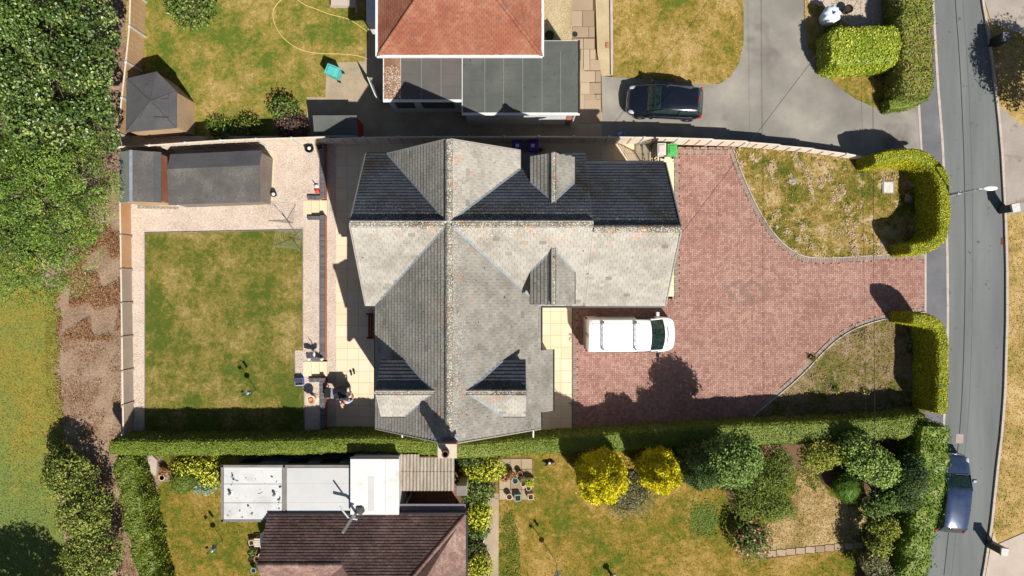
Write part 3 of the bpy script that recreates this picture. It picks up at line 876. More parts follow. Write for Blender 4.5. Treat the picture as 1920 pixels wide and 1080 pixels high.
sheet('east_driveway_top', [(1845, -250), (2400, -250), (2400, 160), (1990, 80), (1920, 64), (1880, 52), (1858, 40), (1846, 0)], 0.004, M['worn_concrete'])
sheet('east_driveway_middle', [(1872, 196), (1900, 222), (1925, 240), (2400, 300), (2400, 470), (1930, 398), (1889, 402), (1882, 290), (1876, 222)], 0.004, M['worn_concrete'])
sheet('east_driveway_bottom', [(1862, 1000), (1872, 1020), (1930, 995), (2400, 860), (2400, 1250), (1815, 1250), (1848, 1080)], 0.004, M['pale_concrete'])

def ribbon(pts, off0, off1):                     # strip beside a polyline (world points)
    P = [Vector((p[0], p[1], 0)) for p in pts]
    a, b = [], []
    for i, p in enumerate(P):
        d = (P[min(i + 1, len(P) - 1)] - P[max(i - 1, 0)]).normalized()
        n = Vector((-d.y, d.x, 0))
        a.append(p + n * off0); b.append(p + n * off1)
    return [(q.x, q.y) for q in a] + [(q.x, q.y) for q in b[::-1]]

def smooth_line(pts, n=3):
    P = [tuple(p) for p in pts]
    for _ in range(n):
        Q = [P[0]]
        for a, b in zip(P, P[1:]):
            Q += [(a[0] * .75 + b[0] * .25, a[1] * .75 + b[1] * .25), (a[0] * .25 + b[0] * .75, a[1] * .25 + b[1] * .75)]
        P = Q + [P[-1]]
    return P

def kerb_line(name, pix, mat, w=0.13, z0=-0.14, z1=0.012, L=0.91, side=1, drop=None):
    """kerb stones laid end to end, each a piece of the kerb"""
    base = even([W(*p)[:2] for p in pix], L)
    root = MB()
    root.prism(ribbon(base, -.02 * side, (w - .02) * side), z0 - .1, z0 + .02)
    k = root.build(name, mat)
    k['kind'] = 'structure'
    for a, b in zip(base, base[1:]):
        d = Vector((b[0] - a[0], b[1] - a[1])).normalized() * .006
        m = MB().prism(ribbon([(a[0] + d.x, a[1] + d.y), (b[0] - d.x, b[1] - d.y)], 0, w * side), z0 + .02, z1)
        m.build('kerb_stone', mat, k)
    return k
kerb_line('west_kerb', RL[1:-1], M['kerb'])
kerb_line('east_kerb', RR[1:-1], M['kerb'], side=-1)
sheet('pavement_edging', [(1719, 180), (1724, 180), (1729, 270), (1735, 380), (1737, 478), (1737, 585), (1733, 585), (1733, 478), (1731, 380), (1725, 270)], 0.014, M['kerb'])
# tar joint and repair patch in the road
jl = [W(*p)[:2] for p in smooth_line([(1790, -80), (1793, 0), (1803, 130), (1809, 270), (1812, 400), (1812, 540), (1809, 680), (1803, 800), (1796, 860), (1785, 960), (1772, 1080)])]
jo = MB().prism(ribbon(jl, -.022, .022), -.11, -.094).build('road_joint', plain('tar_joint', C(66, 66, 68), .9)); jo['kind'] = 'structure'
jl2 = [(p[0] + .42, p[1]) for p in jl]
jo = MB().prism(ribbon(jl2, -.012, .012), -.11, -.095).build('road_seam', plain('faint_joint', C(112, 114, 112), .9)); jo['kind'] = 'structure'
sheet('road_patch', [(1795, 814), (1809, 815), (1808, 832), (1794, 832)], -0.092, plain('pink_patch', C(186, 164, 160), .9), -0.12)
for gx, gy in ((1885, 452), (1866, 1030)):
    gg = MB()
    x, y, _ = W(gx, gy)
    gg.box(x - .17, x + .05, y - .2, y + .2, -.13, -.088)
    for i in range(5): gg.box(x - .16, x + .04, y - .18 + i * .08, y - .15 + i * .08, -.088, -.078)
    tag(gg.build('gully_grate', plain('rusty_grate', C(120, 70, 66), .8)), 'rusty drain grate in the gutter ' + ('beside the middle driveway' if gy < 600 else 'near the bottom edge of the road'), 'drain')

# ---- block-paved driveway
DRIVE = [W(*p)[:2] for p in [(1066, 560), (1262, 560), (1262, 276), (1380, 276), (1500, 290), (1733, 330), (1735, 590), (1733, 800), (1400, 830), (1066, 815)]]
drv = MB().prism(DRIVE, -.25, -.035).build('driveway', M['block_joint'])
drv['kind'] = 'structure'
NEL = smooth_line([(1374, 281), (1398, 345), (1424, 400), (1455, 446), (1488, 474), (1514, 484), (1560, 485), (1640, 480), (1700, 476), (1734, 479)], 2)
SEL = smooth_line([(1736, 584), (1682, 592), (1632, 604), (1588, 622), (1552, 650), (1506, 700), (1470, 732), (1410, 780), (1384, 812)], 2)
NEL_W = [W(*p)[:2] for p in NEL]; SEL_W = [W(*p)[:2] for p in SEL]
NE_LAWN = [W(*p)[:2] for p in NEL + [(1733, 380), (1727, 285), (1640, 300), (1520, 284), (1400, 272)]]
SE_LAWN = [W(*p)[:2] for p in SEL + [(1400, 840), (1735, 812)]]
BORD = 0.23                                      # soldier course of grey blocks along the lawns
bor1 = ribbon(NEL_W, 0, -BORD); bor2 = ribbon(SEL_W, 0, -BORD)
bor3 = [W(*p)[:2] for p in [(1073, 575), (1082, 575), (1082, 806), (1073, 806)]]
bor4 = [W(*p)[:2] for p in [(1265, 280), (1272, 280), (1272, 566), (1265, 566)]]
bor5 = [W(*p)[:2] for p in [(1272, 279), (1374, 281), (1377, 288), (1272, 287)]]
def inlay():                                     # the two linked diamonds laid in grey blocks
    segs = []
    for pts in ([(1361, 540), (1386, 529), (1410, 560), (1385, 571)], [(1385, 540), (1412, 528), (1436, 548), (1412, 571)]):
        for a, b in zip(pts, pts[1:] + pts[:1]):
            segs.append((W(*a)[:2], W(*b)[:2]))
    return segs
INL = inlay()
def seg_dist(x, y, s):
    (ax, ay), (bx, by) = s
    t = np.clip(((x - ax) * (bx - ax) + (y - ay) * (by - ay)) / ((bx - ax) ** 2 + (by - ay) ** 2), 0, 1)
    return np.hypot(x - ax - t * (bx - ax), y - ay - t * (by - ay))
c_ = 0.105
x0, y0 = min(p[0] for p in DRIVE), min(p[1] for p in DRIVE)
nx, ny = int((max(p[0] for p in DRIVE) - x0) / c_) + 2, int((max(p[1] for p in DRIVE) - y0) / c_) + 2
ii, jj = np.meshgrid(np.arange(nx), np.arange(ny), indexing='ij')
t4 = (ii - jj) % 4
hx = x0 + (ii[t4 == 0] + 1.0) * c_; hy = y0 + (jj[t4 == 0] + .5) * c_
vx = x0 + (ii[t4 == 2] + .5) * c_; vy = y0 + (jj[t4 == 2]) * c_
BX = np.concatenate([hx, vx]); BY = np.concatenate([hy, vy]); BR = np.concatenate([np.zeros(len(hx)), np.ones(len(vx))])
k = in_poly(BX, BY, DRIVE) & ~in_poly(BX, BY, NE_LAWN) & ~in_poly(BX, BY, SE_LAWN)
for b_ in (bor1, bor2, bor3, bor4, bor5): k &= ~in_poly(BX, BY, b_)
BX, BY, BR = BX[k], BY[k], BR[k]
grey = np.min([seg_dist(BX, BY, s) for s in INL], axis=0) < 0.10
BRK_V = [(-.5, -.5, 1), (.5, -.5, 1), (.5, .5, 1), (-.5, .5, 1), (-.53, -.55, 0), (.53, -.55, 0), (.53, .55, 0), (-.53, .55, 0)]
BRK_F = [(0, 1, 2, 3), (4, 5, 1, 0), (5, 6, 2, 1), (6, 7, 3, 2), (7, 4, 0, 3)]
def lay(name, x, y, rot, lx, ly, zt, zh, mat, parent, tilt=.006):
    n = len(x)
    c, s_ = np.cos(rot), np.sin(rot)
    m3 = np.zeros((n, 3, 3))
    m3[:, 0, 0] = c * lx; m3[:, 1, 0] = s_ * lx; m3[:, 0, 1] = -s_ * ly; m3[:, 1, 1] = c * ly
    m3[:, 2, 0] = rng.normal(0, tilt, n) * lx; m3[:, 2, 1] = rng.normal(0, tilt, n) * ly; m3[:, 2, 2] = zh
    P = np.stack([x, y, np.full(n, zt - zh) + rng.normal(0, .0015, n)], 1)
    return scatter(name, BRK_V, BRK_F, m3, P, mat, parent)
rot = BR * math.pi / 2
lay('paving_blocks', BX[~grey], BY[~grey], rot[~grey], .197, .094, 0.0, .04, M['block'], drv, .002)
lay('inlay_blocks', BX[grey], BY[grey], rot[grey], .197, .094, 0.0, .04, var_mat('faded_grey_block', [(0.2, C(156, 124, 110)), (0.8, C(180, 148, 133))], .85, 30, .3), drv, .002)
def soldier(line, off, name):
    e = even(line, .105)
    x, y, r = [], [], []
    for a, b in zip(e, e[1:]):
        an = math.atan2(b[1] - a[1], b[0] - a[0])
        x.append((a[0] + b[0]) / 2 - math.sin(an) * off); y.append((a[1] + b[1]) / 2 + math.cos(an) * off); r.append(an)
    lay(name, np.array(x), np.array(y), np.array(r), .094, .20, .001, .04, M['block_grey'], drv)
soldier(NEL_W, -.115, 'border_blocks'); soldier(SEL_W, -.115, 'border_blocks')
soldier([W(1077.5, 575)[:2], W(1077.5, 806)[:2]], 0, 'border_blocks')
soldier([W(1268.5, 280)[:2], W(1268.5, 566)[:2]], 0, 'border_blocks')
soldier([W(1272, 283)[:2], W(1375, 285)[:2]], 0, 'border_blocks')
lo, _ = MB().prism(NE_LAWN, -.25, .03).build('front_lawn_upper', M['lawn_weedy']), None
lo['kind'] = 'structure'
lo2 = MB().prism(SE_LAWN, -.25, .03).build('front_lawn_lower', M['lawn_scrub']); lo2['kind'] = 'structure'
for nm, ln in (('lawn_edging_upper', NEL_W), ('lawn_edging_lower', SEL_W)):
    e_ = MB().prism(ribbon(ln, -.005, .05), -.1, .055).build(nm, M['kerb']); e_['kind'] = 'structure'
e_ = MB().prism(ribbon([W(1066, 806)[:2], W(1230, 801)[:2], W(1400, 793)[:2]], 0, -.06), -.1, .07).build('driveway_edging', M['kerb']); e_['kind'] = 'structure'

# ---- sandstone patio, slab by slab
patio_regs = [[(630, 262), (722, 262), (722, 803), (630, 803)], [(722, 262), (1262, 262), (1262, 310), (722, 310)], [(1012, 560), (1072, 560), (1072, 806), (1012, 806)], [(1236, 262), (1264, 262), (1264, 556), (1236, 556)]]
patio = MB()
for r_ in patio_regs:
    patio.prism([W(*p)[:2] for p in r_], -.25, -.02)
patio = patio.build('patio', plain('jointing_mortar', C(232, 210, 174), .95))
patio['kind'] = 'structure'
slab_mesh = {}
def slabs(pix_rect, size, parent, mat, zt=0.004, name='slab', jitter=0.0, gap=.006):
    (ax, ay), (bx, by) = W(pix_rect[0], pix_rect[3])[:2], W(pix_rect[2], pix_rect[1])[:2]
    nx, ny = max(1, round((bx - ax) / size[0])), max(1, round((by - ay) / size[1]))
    sx, sy = (bx - ax) / nx, (by - ay) / ny
    for i in range(nx):
        for j in range(ny):
            key = (round(sx, 3), round(sy, 3), mat.name)
            if key not in slab_mesh:
                m = MB().taper(-sx / 2 + gap / 2, sx / 2 - gap / 2, -sy / 2 + gap / 2, sy / 2 - gap / 2, -.03, 0, .003)
                o = m.build(name, mat, parent)
                slab_mesh[key] = o.data
            else:
                o = bpy.data.objects.new(name, slab_mesh[key])
                COL.objects.link(o)
                attach(o, parent)
            o.location = (ax + (i + .5) * sx, ay + (j + .5) * sy, zt + U(-.004, .004))
            o.rotation_euler = (U(-.004, .004), U(-.004, .004), U(-jitter, jitter))
slabs((630, 268, 715, 803), (.62, .62), patio, M['slab'])
slabs((715, 268, 1236, 308), (.62, .62), patio, M['slab'])
slabs((1012, 562, 1072, 806), (.60, .62), patio, M['slab'])
slabs((1238, 268, 1264, 556), (.72, .62), patio, M['slab'])
gs = MB().prism([W(*p)[:2] for p in [(690, 261), (1196, 261), (1196, 270), (690, 270)]], -.02, .006).build('passage_gravel', M['gravel_base']); gs['kind'] = 'structure'

# north path of old slabs
for (a, b, c2, d2) in [(1072, -60, 1112, 20), (1072, 20, 1092, 50), (1092, 20, 1114, 50), (1073, 50, 1104, 70), (1104, 50, 1115, 70), (1074, 72, 1094, 92), (1094, 72, 1115, 92), (1094, 92, 1106, 132), (1106, 92, 1117, 112), (1106, 112, 1126, 132),
                       (1088, 92, 1094, 132), (1087, 133, 1116, 154), (1116, 133, 1127, 154), (1088, 155, 1106, 176), (1106, 155, 1127, 176), (1088, 177, 1095, 208), (1095, 177, 1117, 187), (1095, 187, 1127, 208), (1117, 177, 1127, 187),
                       (1087, 208, 1106, 232), (1106, 208, 1128, 232), (1078, 232, 1104, 256), (1104, 232, 1129, 256)]:
    slabs((a, b, c2, d2), (9, 9), npath, M['path_slab'], .005, 'slab', .008, .02)
for nm, pix in (('lawn_edge_kerb', [(1143, -60), (1148, -60), (1149, 141), (1145, 141)]),):
    e_ = MB().prism([W(*p)[:2] for p in pix], -.1, .10).build(nm, M['kerb']); e_['kind'] = 'structure'

# ---- raised back garden: gravel terrace and lawn
ter, TER = sheet('gravel_terrace', [(227, 255), (601, 255), (601, 374), (584, 374), (584, 405), (601, 405), (601, 676.5), (584, 676.5), (584, 707.5), (601, 707.5), (601, 822), (227, 822)], TZ, M['gravel_base'], -0.25, TZ)
_, BLAWN = sheet('back_lawn', [(273, 437), (420, 433), (567, 431), (567, 657), (553, 657), (554, 724), (568, 724), (571, 812), (273, 812)], TZ + .02, M['lawn'], 0.2, TZ)
be = MB()
for a, b in (((272, 437), (567, 431)), ((272.5, 437), (272.5, 812)), ((568, 431), (568, 657)), ((552.5, 657), (552.5, 724)), ((570, 724), (571, 812))):
    be.bar(W(a[0], a[1], TZ)[:2] + (TZ + .02,), W(b[0], b[1], TZ)[:2] + (TZ + .02,), .03, .10)
be = be.build('lawn_timber_edging', M['shed_grey']); be['kind'] = 'structure'
GSTRIP = [W(*p)[:2] for p in [(612, 262), (630, 262), (630, 804), (612, 804)]]
o = MB().prism(GSTRIP, -.25, .0).build('gravel_strip', M['gravel_base']); o['kind'] = 'structure'
pebbles('terrace_gravel', [TER], TZ + .008, M['pebble'], 520, .030, 'pale pink and cream gravel spread around the back lawn', [BLAWN])
pebbles('strip_gravel', [GSTRIP], .008, M['pebble'], 600, .028, 'pale gravel in the narrow strip beside the patio')
pebbles('north_gravel', [NGRAV], .008, M['yellow_gravel'], 350, .03, 'yellowish gravel beside the red-roofed house')

# ---- grass blades
def G_(*pix): return [W(*p)[:2] for p in pix]
tufts('back_lawn_grass', [BLAWN], TZ + .015, M['lawn'], 150, .06, .045, label='short olive and straw grass of the walled back lawn')
tufts('north_lawn_grass', [[p for p in NLAWN]], -.002, M['lawn_north'], 110, .07, .05, label='patchy yellow-green grass behind the red-roofed house')
tufts('north_front_grass', [NLAWN2, NISLE], .026, M['lawn_dry'], 110, .07, .06, label='dry grass beside the curving grey driveway')
tufts('front_weedy_grass', [NE_LAWN], .026, M['lawn_weedy'], 160, .08, .07, label='weedy bleached grass of the upper front lawn')
tufts('front_scrub_grass', [SE_LAWN], .026, M['lawn_scrub'], 160, .08, .08, label='scrubby brown grass of the lower front lawn')
tufts('field_grass', [[W(*p)[:2] for p in [(-60, 480), (98, 560), (106, 620), (100, 690), (108, 760), (122, 830), (100, 880), (130, 1120), (-60, 1120)]]], .028, M['field'], 240, .09, .05, label='mown yellow-green grass of the field on the far side')
tufts('verge_grass', [G_((1845, 40), (1990, 60), (1990, 220), (1905, 215), (1872, 190)), G_((1890, 405), (1990, 405), (1990, 960), (1870, 1010), (1864, 990), (1886, 760))], -.032, M['verge'], 120, .08, .06, label='bleached orange grass of the verge across the road')
x, y = poly_points(NLAWN2, 900); x2, y2 = poly_points(NISLE, 900); x3, y3 = poly_points(NE_LAWN, 500)
def flower_patch(x, y, n):
    k = wob(np.stack([x, y, x * 0], 1), .7, 3.0) > .12
    x, y = x[k][:n], y[k][:n]
    return np.stack([x, y, np.full(len(x), .08)], 1)
P = np.concatenate([flower_patch(x, y, 110), flower_patch(x2, y2, 130), flower_patch(x3, y3, 60)])
tag(scatter('lawn_flowers', LEAF_V, LEAF_F, frames(np.tile([0, 0, 1.0], (len(P), 1)) + rng.normal(size=(len(P), 3)) * .2, .06, .06, .06), P, M['petal_yellow']), 'tiny yellow lawn flowers dotted through the dry grass', 'flowers')

def clumps(name, poly, n, per, r, size, mat, z, label, seed_shift=0.0, thr=-.15):
    x, y = poly_points(poly, n * 4)
    k = wob(np.stack([x, y, x * 0], 1), .6, 2.0 + seed_shift) > thr
    x, y = x[k][:n], y[k][:n]
    rr = np.repeat(r * rng.uniform(.4, 1.2, len(x)), per)
    X = np.repeat(x, per) + rng.normal(0, 1, len(x) * per) * rr; Y = np.repeat(y, per) + rng.normal(0, 1, len(x) * per) * rr
    k = in_poly(X, Y, poly)
    P = np.stack([X[k], Y[k], np.full(k.sum(), z) + rng.uniform(0, .05, k.sum())], 1)
    s_ = size * rng.uniform(.5, 1.3, len(P))
    tag(scatter(name, LEAF_V, LEAF_F, frames(np.tile([0, 0, 1.0], (len(P), 1)) + rng.normal(size=(len(P), 3)) * .45, s_, s_ * .5, s_), P, mat), label, 'grass')
pale_blade = leaf_mat('bleached_blades', [(.2, C(182, 156, 112, .5)), (.5, C(214, 190, 148, .5)), (.8, C(230, 210, 176, .5))], .1, .9, .1)
clumps('bleached_clumps', NE_LAWN, 85, 70, .10, .11, pale_blade, .04, 'bleached straw clumps scattered over the upper front lawn')
clumps('grey_clumps', SE_LAWN, 60, 40, .14, .10, leaf_mat('grey_straw', [(.2, C(132, 112, 80, .5)), (.5, C(166, 144, 110, .5)), (.8, C(186, 166, 136, .5))], .1, .9, .1), .04, 'greyish dead stalks scattered over the lower front lawn', 1.5)
green_blade = leaf_mat('green_blades', [(.2, C(98, 120, 40, .5)), (.5, C(122, 138, 52, .5)), (.8, C(142, 150, 66, .5))], .1, .9, .1)
clumps('green_clumps', NE_LAWN, 40, 42, .15, .09, green_blade, .04, 'green weeds growing through the upper front lawn', 3.0)
clumps('field_edge_grass', [W(*p)[:2] for p in [(84, 540), (112, 540), (118, 620), (112, 690), (120, 760), (134, 830), (110, 900), (88, 900), (100, 820), (88, 740), (84, 650)]], 110, 40, .13, .09, leaf_mat('edge_blades', [(.2, C(124, 126, 54, .5)), (.5, C(156, 148, 66, .5)), (.8, C(176, 160, 80, .5))], .1, .9, .1), .03, 'ragged grass along the edge of the field', 4.0, -9)
# ---- south gardens
_, SLAWN1 = sheet('south_back_lawn', [(225, 840), (520, 840), (520, 1300), (300, 1300)], -0.01, M['lawn_south'])
sheet('south_back_soil', [(248, 850), (300, 850), (330, 900), (300, 905), (285, 960), (300, 1080), (318, 1200), (300, 1200), (262, 960)], .003, M['earth'])
_, SLAWN2 = sheet('south_lawn', [(928, 835), (1730, 800), (1690, 1080), (1640, 1300), (928, 1300)], -0.01, M['lawn_south'])
sheet('south_bed', [(1270, 835), (1735, 800), (1705, 985), (1672, 1100), (1600, 1100), (1620, 1020), (1600, 940), (1500, 880), (1375, 985), (1360, 915), (1270, 905)], -.004, M['earth_dark'])
dry = lawn_mat('bleached_grass', C(150, 128, 74), C(176, 148, 96), C(194, 166, 114), C(216, 190, 142), 0.02, 0.6)
_, SDRY = sheet('south_dry_patch', smooth_line([(1495, 890), (1506, 884), (1530, 895), (1548, 915), (1560, 930), (1590, 944), (1618, 945), (1626, 980), (1620, 1018), (1520, 1030), (1425, 1046), (1418, 1020), (1430, 990), (1452, 968), (1480, 950), (1490, 915), (1495, 890)], 1)[:-1], .002, dry)
tufts('dry_patch_grass', [SDRY], .002, dry, 160, .08, .05, label='bleached straw grass of the pale clearing among shrubs')
clumps('clearing_edge_grass', [W(*p)[:2] for p in [(1480, 880), (1515, 872), (1580, 930), (1640, 940), (1635, 1020), (1590, 1010), (1600, 960), (1540, 930), (1505, 905), (1495, 950), (1450, 1000), (1425, 1030), (1410, 1000)]], 60, 50, .2, .10, green_blade, .0, 'green tufts along the edge of the pale clearing', 2.2)
spath, _ = sheet('south_garden_path', [(1418, 1035), (1520, 1024), (1618, 1016), (1618, 1028), (1520, 1038), (1420, 1050)], .006, M['earth_dark'])
for i in range(11):
    px = 1419 + i * 18.2
    slabs((px, 1033.5 - i * 1.75, px + 17.4, 1045.5 - i * 1.75), (9, 9), spath, M['path_slab'], .035, 'stone', .05, .02)
spv, _ = sheet('south_paving', [(934, 858), (999, 858), (999, 938), (934, 938)], -.006, M['earth_dark'])
slabs((936, 860, 998, 937), (.58, .56), spv, M['path_slab'], .02, 'slab', .01, .02)
sheet('south_side_path', [(903, 925), (935, 925), (934, 1300), (908, 1300)], .004, M['concrete'])
_, SBED = sheet('south_house_bed', [(855, 850), (935, 850), (930, 925), (906, 1000), (908, 1300), (855, 1300)], .0, M['earth_dark'])
tufts('south_lawn_grass', [SLAWN1, [W(*p)[:2] for p in [(935, 850), (1270, 850), (1360, 915), (1375, 985), (1420, 1050), (1620, 1020), (1640, 1110), (935, 1110)]]], -.012, M['lawn_south'], 100, .07, .05, label='dry golden grass of the southern gardens')
clumps('green_edge_grass', [W(*p)[:2] for p in [(936, 945), (958, 940), (972, 1000), (980, 1110), (936, 1110)]], 70, 40, .22, .09, green_blade, .0, 'greener strip of grass along the southern side path', 1.0)
cx_, cy_, _ = W(1322, 974)
r_ = np.abs(rng.normal(0, .52, 1500)); a_ = rng.uniform(0, 2 * math.pi, 1500)
P = np.stack([cx_ + r_ * np.cos(a_), cy_ + r_ * np.sin(a_), rng.uniform(.0, .03, 1500)], 1)
o = scatter('lush_grass', LEAF_V, LEAF_F, frames(np.tile([0, 0, 1.0], (1500, 1)) + rng.normal(size=(1500, 3)) * .35, .12, .07, .1), P, leaf_mat('lush_grass_blades', [(.2, C(96, 118, 50)), (.8, C(118, 136, 66))], .1, .9, .1))
tag(o, 'round patch of lusher green grass on the southern lawn', 'grass')

# ================================================================== MAIN HOUSE
house = thing('house', 'large grey-tiled house with crossing roof ridges and four small dormers', 'house', (-2.7, 2.755, 0))
RZ, EZ = 8.2, 5.0
YC, XC = 2.755, -2.70
hw_ew = 3.575
sl_ew = (RZ - EZ) / hw_ew
XW, XE, YN, YS = -6.9, 3.46, YC + hw_ew, -6.64
slN, hwN = 1.0, 3.2
slNE, hwNE = 0.795, 3.07                        # the shallower east side of the north gable
ENE, YNE = RZ - hwNE * slNE, YC + hwNE * slNE / sl_ew
slSW, slSE = (RZ - EZ) / 3.74, (RZ - EZ) / 4.04
XSW, XSE = XC - 3.74, XC + 4.04
ext_r, ext_y, ext_h, XEE = 8.02, 2.55, 3.38, 7.24
sl_ex = (ext_r - EZ) / ext_h
DZR, DZE = 7.6, 6.4                              # west and east dormers
DY, DH = -4.55, 1.245
sl_d = (DZR - DZE) / DH
DXW, DXE = -5.95, 0.62
NZR, NZE = 7.28, 6.42                            # north and south dormers
DX2, DH2 = 1.84, 0.97
sl_d2 = (NZR - NZE) / DH2
DYN, DYS = 5.96, -0.74
surf = [
    lambda x, y: RZ - abs(y - YC) * sl_ew if XW <= x <= XE and abs(y - YC) <= hw_ew + .02 else -9,
    lambda x, y: ext_r - abs(y - ext_y) * sl_ex if XE < x <= XEE and abs(y - ext_y) <= ext_h + .02 else -9,
    lambda x, y: (RZ - (XC - x) * slN if x < XC else RZ - (x - XC) * slNE) if YC <= y <= YN + .02 and XC - hwN - .02 <= x <= XC + hwNE + .02 else -9,
    lambda x, y: (RZ - (XC - x) * slSW if x < XC else RZ - (x - XC) * slSE) if YS <= y <= YC and XSW - .02 <= x <= XSE + .02 else -9,
    lambda x, y: DZR - abs(y - DY) * sl_d if abs(y - DY) <= DH and DXW <= x <= XC - (RZ - DZR + abs(y - DY) * sl_d) / slSW + .05 else -9,
    lambda x, y: DZR - abs(y - DY) * sl_d if abs(y - DY) <= DH and DXE >= x >= XC + (RZ - DZR + abs(y - DY) * sl_d) / slSE - .05 else -9,
    lambda x, y: NZR - abs(x - DX2) * sl_d2 if abs(x - DX2) <= DH2 and YC + 1 <= y <= DYN else -9,
    lambda x, y: NZR - abs(x - DX2) * sl_d2 if abs(x - DX2) <= DH2 and YC - 1 >= y >= DYS else -9,
]
def top_z(x, y): return max(f(x, y) for f in surf)
def keep(p): return p.z >= top_z(p.x, p.y) - 0.07

planes_lit = [
    roof_plane((0, 1), (XW, YC - hw_ew), hw_ew, EZ, sl_ew, 0, XE - XW),                       # south slope of the long wing
    roof_plane((0, 1), (XE, ext_y - ext_h), ext_h, EZ, sl_ex, 0, XEE - XE),
    roof_plane((1, 0), (XC - hwN, YN), hwN, EZ, slN, 0, YN - YC),                            # west slope, north gable
    roof_plane((-1, 0), (XC + hwNE, YC), hwNE, ENE, slNE, 0, YN - YC),
    roof_plane((1, 0), (XSW, YC), 3.74, EZ, slSW, 0, YC - YS),
    roof_plane((-1, 0), (XSE, YS), 4.04, EZ, slSE, 0, YC - YS),
    roof_plane((-1, 0), (XSE + .6, -5.9), .6, EZ - .6 * slSE, slSE, 0, 2.95),                 # the lower piece over the bay
    roof_plane((0, 1), (DXW, DY - DH), DH, DZE, sl_d, 0, 3.2),
    roof_plane((0, 1), (DXE - 3.2, DY - DH), DH, DZE, sl_d, 0, 3.2),
    roof_plane((1, 0), (DX2 - DH2, DYN), DH2, NZE, sl_d2, 0, 3.0),
    roof_plane((-1, 0), (DX2 + DH2, DYN - 3.0), DH2, NZE, sl_d2, 0, 3.0),
    roof_plane((1, 0), (DX2 - DH2, DYS + 3.0), DH2, NZE, sl_d2, 0, 3.0),
    roof_plane((-1, 0), (DX2 + DH2, DYS), DH2, NZE, sl_d2, 0, 3.0),
]
planes_north = [
    roof_plane((0, -1), (XE, YN), hw_ew, EZ, sl_ew, 0, XE - XW),
    roof_plane((0, -1), (XEE, ext_y + ext_h), ext_h, EZ, sl_ex, 0, XEE - XE),
    roof_plane((0, -1), (DXW + 3.2, DY + DH), DH, DZE, sl_d, 0, 3.2),
    roof_plane((0, -1), (DXE, DY + DH), DH, DZE, sl_d, 0, 3.2),
]
# walls first
wl = MB()
def gable_x(x0, x1, yc, hw, zr, sl, inset=.3):     # ridge along x
    h_ = hw - inset; ze = zr - h_ * sl - .14
    pr = [(yc - h_, 0), (yc + h_, 0), (yc + h_, ze), (yc, zr - .14), (yc - h_, ze)]
    wl.loft([[(x0 + .1, y, z) for y, z in pr], [(x1 - .1, y, z) for y, z in pr]])
def gable_y(y0, y1, xl, xr, xc, zr, zl, inset=.3, z0=0):
    pr = [(xl + inset, z0), (xr - inset, z0), (xr - inset, zr - .14 - (zr - zl) * (1 - inset / (xr - xc))), (xc, zr - .14), (xl + inset, zr - .14 - (zr - zl) * (1 - inset / (xc - xl)))]
    wl.loft([[(x, y0, z) for x, z in pr], [(x, y1, z) for x, z in pr]])
gable_x(XW, XE, YC, hw_ew, RZ, sl_ew)
gable_x(XE - .3, XEE, ext_y, ext_h, ext_r, sl_ex)
gable_y(YC, YN - .08, XC - hwN, XC + hwN, XC, RZ, EZ)
gable_y(YS + .12, YC, XSW, XSE, XC, RZ, EZ)
wl.box(XSE - .4, XSE + .42, -5.75, -3.1, 0, EZ - .62)
wl.box(XC + 1.8, XC + 2.9, 5.0, YN - .1, 4.6, 5.78)
wl.build('wall', M['cream_wall'], house)
for x0, x1 in ((DXW + .12, -4.2), (-1.2, DXE - .12)):
    m = MB()
    pr = [(DY - DH + .18, 5.1), (DY + DH - .18, 5.1), (DY + DH - .18, DZE + .02), (DY, DZR - .2), (DY - DH + .18, DZE + .02)]
    m.loft([[(x0, y, z) for y, z in pr], [(x1, y, z) for y, z in pr]])
    d_ = m.build('dormer_wall', M['cream_wall'], house)
    xf, s_ = (x0, -1) if x0 < -4 else (x1, 1)
    MB().box(min(xf, xf + s_ * .05), max(xf, xf + s_ * .05), DY - .55, DY + .55, 5.5, 6.5).build('window', M['white'], d_)
    MB().box(min(xf + s_ * .05, xf + s_ * .06), max(xf + s_ * .05, xf + s_ * .06), DY - .48, DY + .48, 5.57, 6.43).build('pane', M['glass_dark'], d_)
for y0, y1, s_ in ((4.6, DYN - .12, 1), (DYS + .12, .9, -1)):
    m = MB()
    pr = [(DX2 - DH2 + .15, 4.9), (DX2 + DH2 - .15, 4.9), (DX2 + DH2 - .15, NZE), (DX2, NZR - .2), (DX2 - DH2 + .15, NZE)]
    m.loft([[(x, y0, z) for x, z in pr], [(x, y1, z) for x, z in pr]])
    d_ = m.build('dormer_wall', M['cream_wall'], house)
    yf = y1 if s_ > 0 else y0
    MB().box(DX2 - .5, DX2 + .5, min(yf, yf + s_ * .05), max(yf, yf + s_ * .05), 5.35, 6.4).build('window', M['white'], d_)
    MB().box(DX2 - .43, DX2 + .43, min(yf + s_ * .05, yf + s_ * .06), max(yf + s_ * .05, yf + s_ * .06), 5.42, 6.33).build('pane', M['glass_dark'], d_)
# ground windows and garage door on the outside walls
for (x0, x1, y0, y1, z0, z1, mt, nm) in [(XEE - .12, XEE - .06, 0.9, 4.2, 0.1, 2.2, 'white', 'garage_door'), (-6.2, -6.1, -2.6, -1.2, 0.0, 2.1, 'glass_dark', 'patio_door'), (-6.2, -6.1, -5.6, -3.6, .9, 2.1, 'glass_dark', 'window'),
                                         (XSE - .33, XSE - .25, -2.6, -1.4, 0.0, 2.1, 'bench_wood', 'front_door'), (XSE + .40, XSE + .46, -5.3, -3.5, .8, 2.1, 'glass_dark', 'window'), (4.2, 6.4, YC - hw_ew + .2, YC - hw_ew + .36, 1, 2.2, 'glass_dark', 'window')]:
    MB().box(x0, x1, y0, y1, z0, z1).build(nm, M[mt], house)

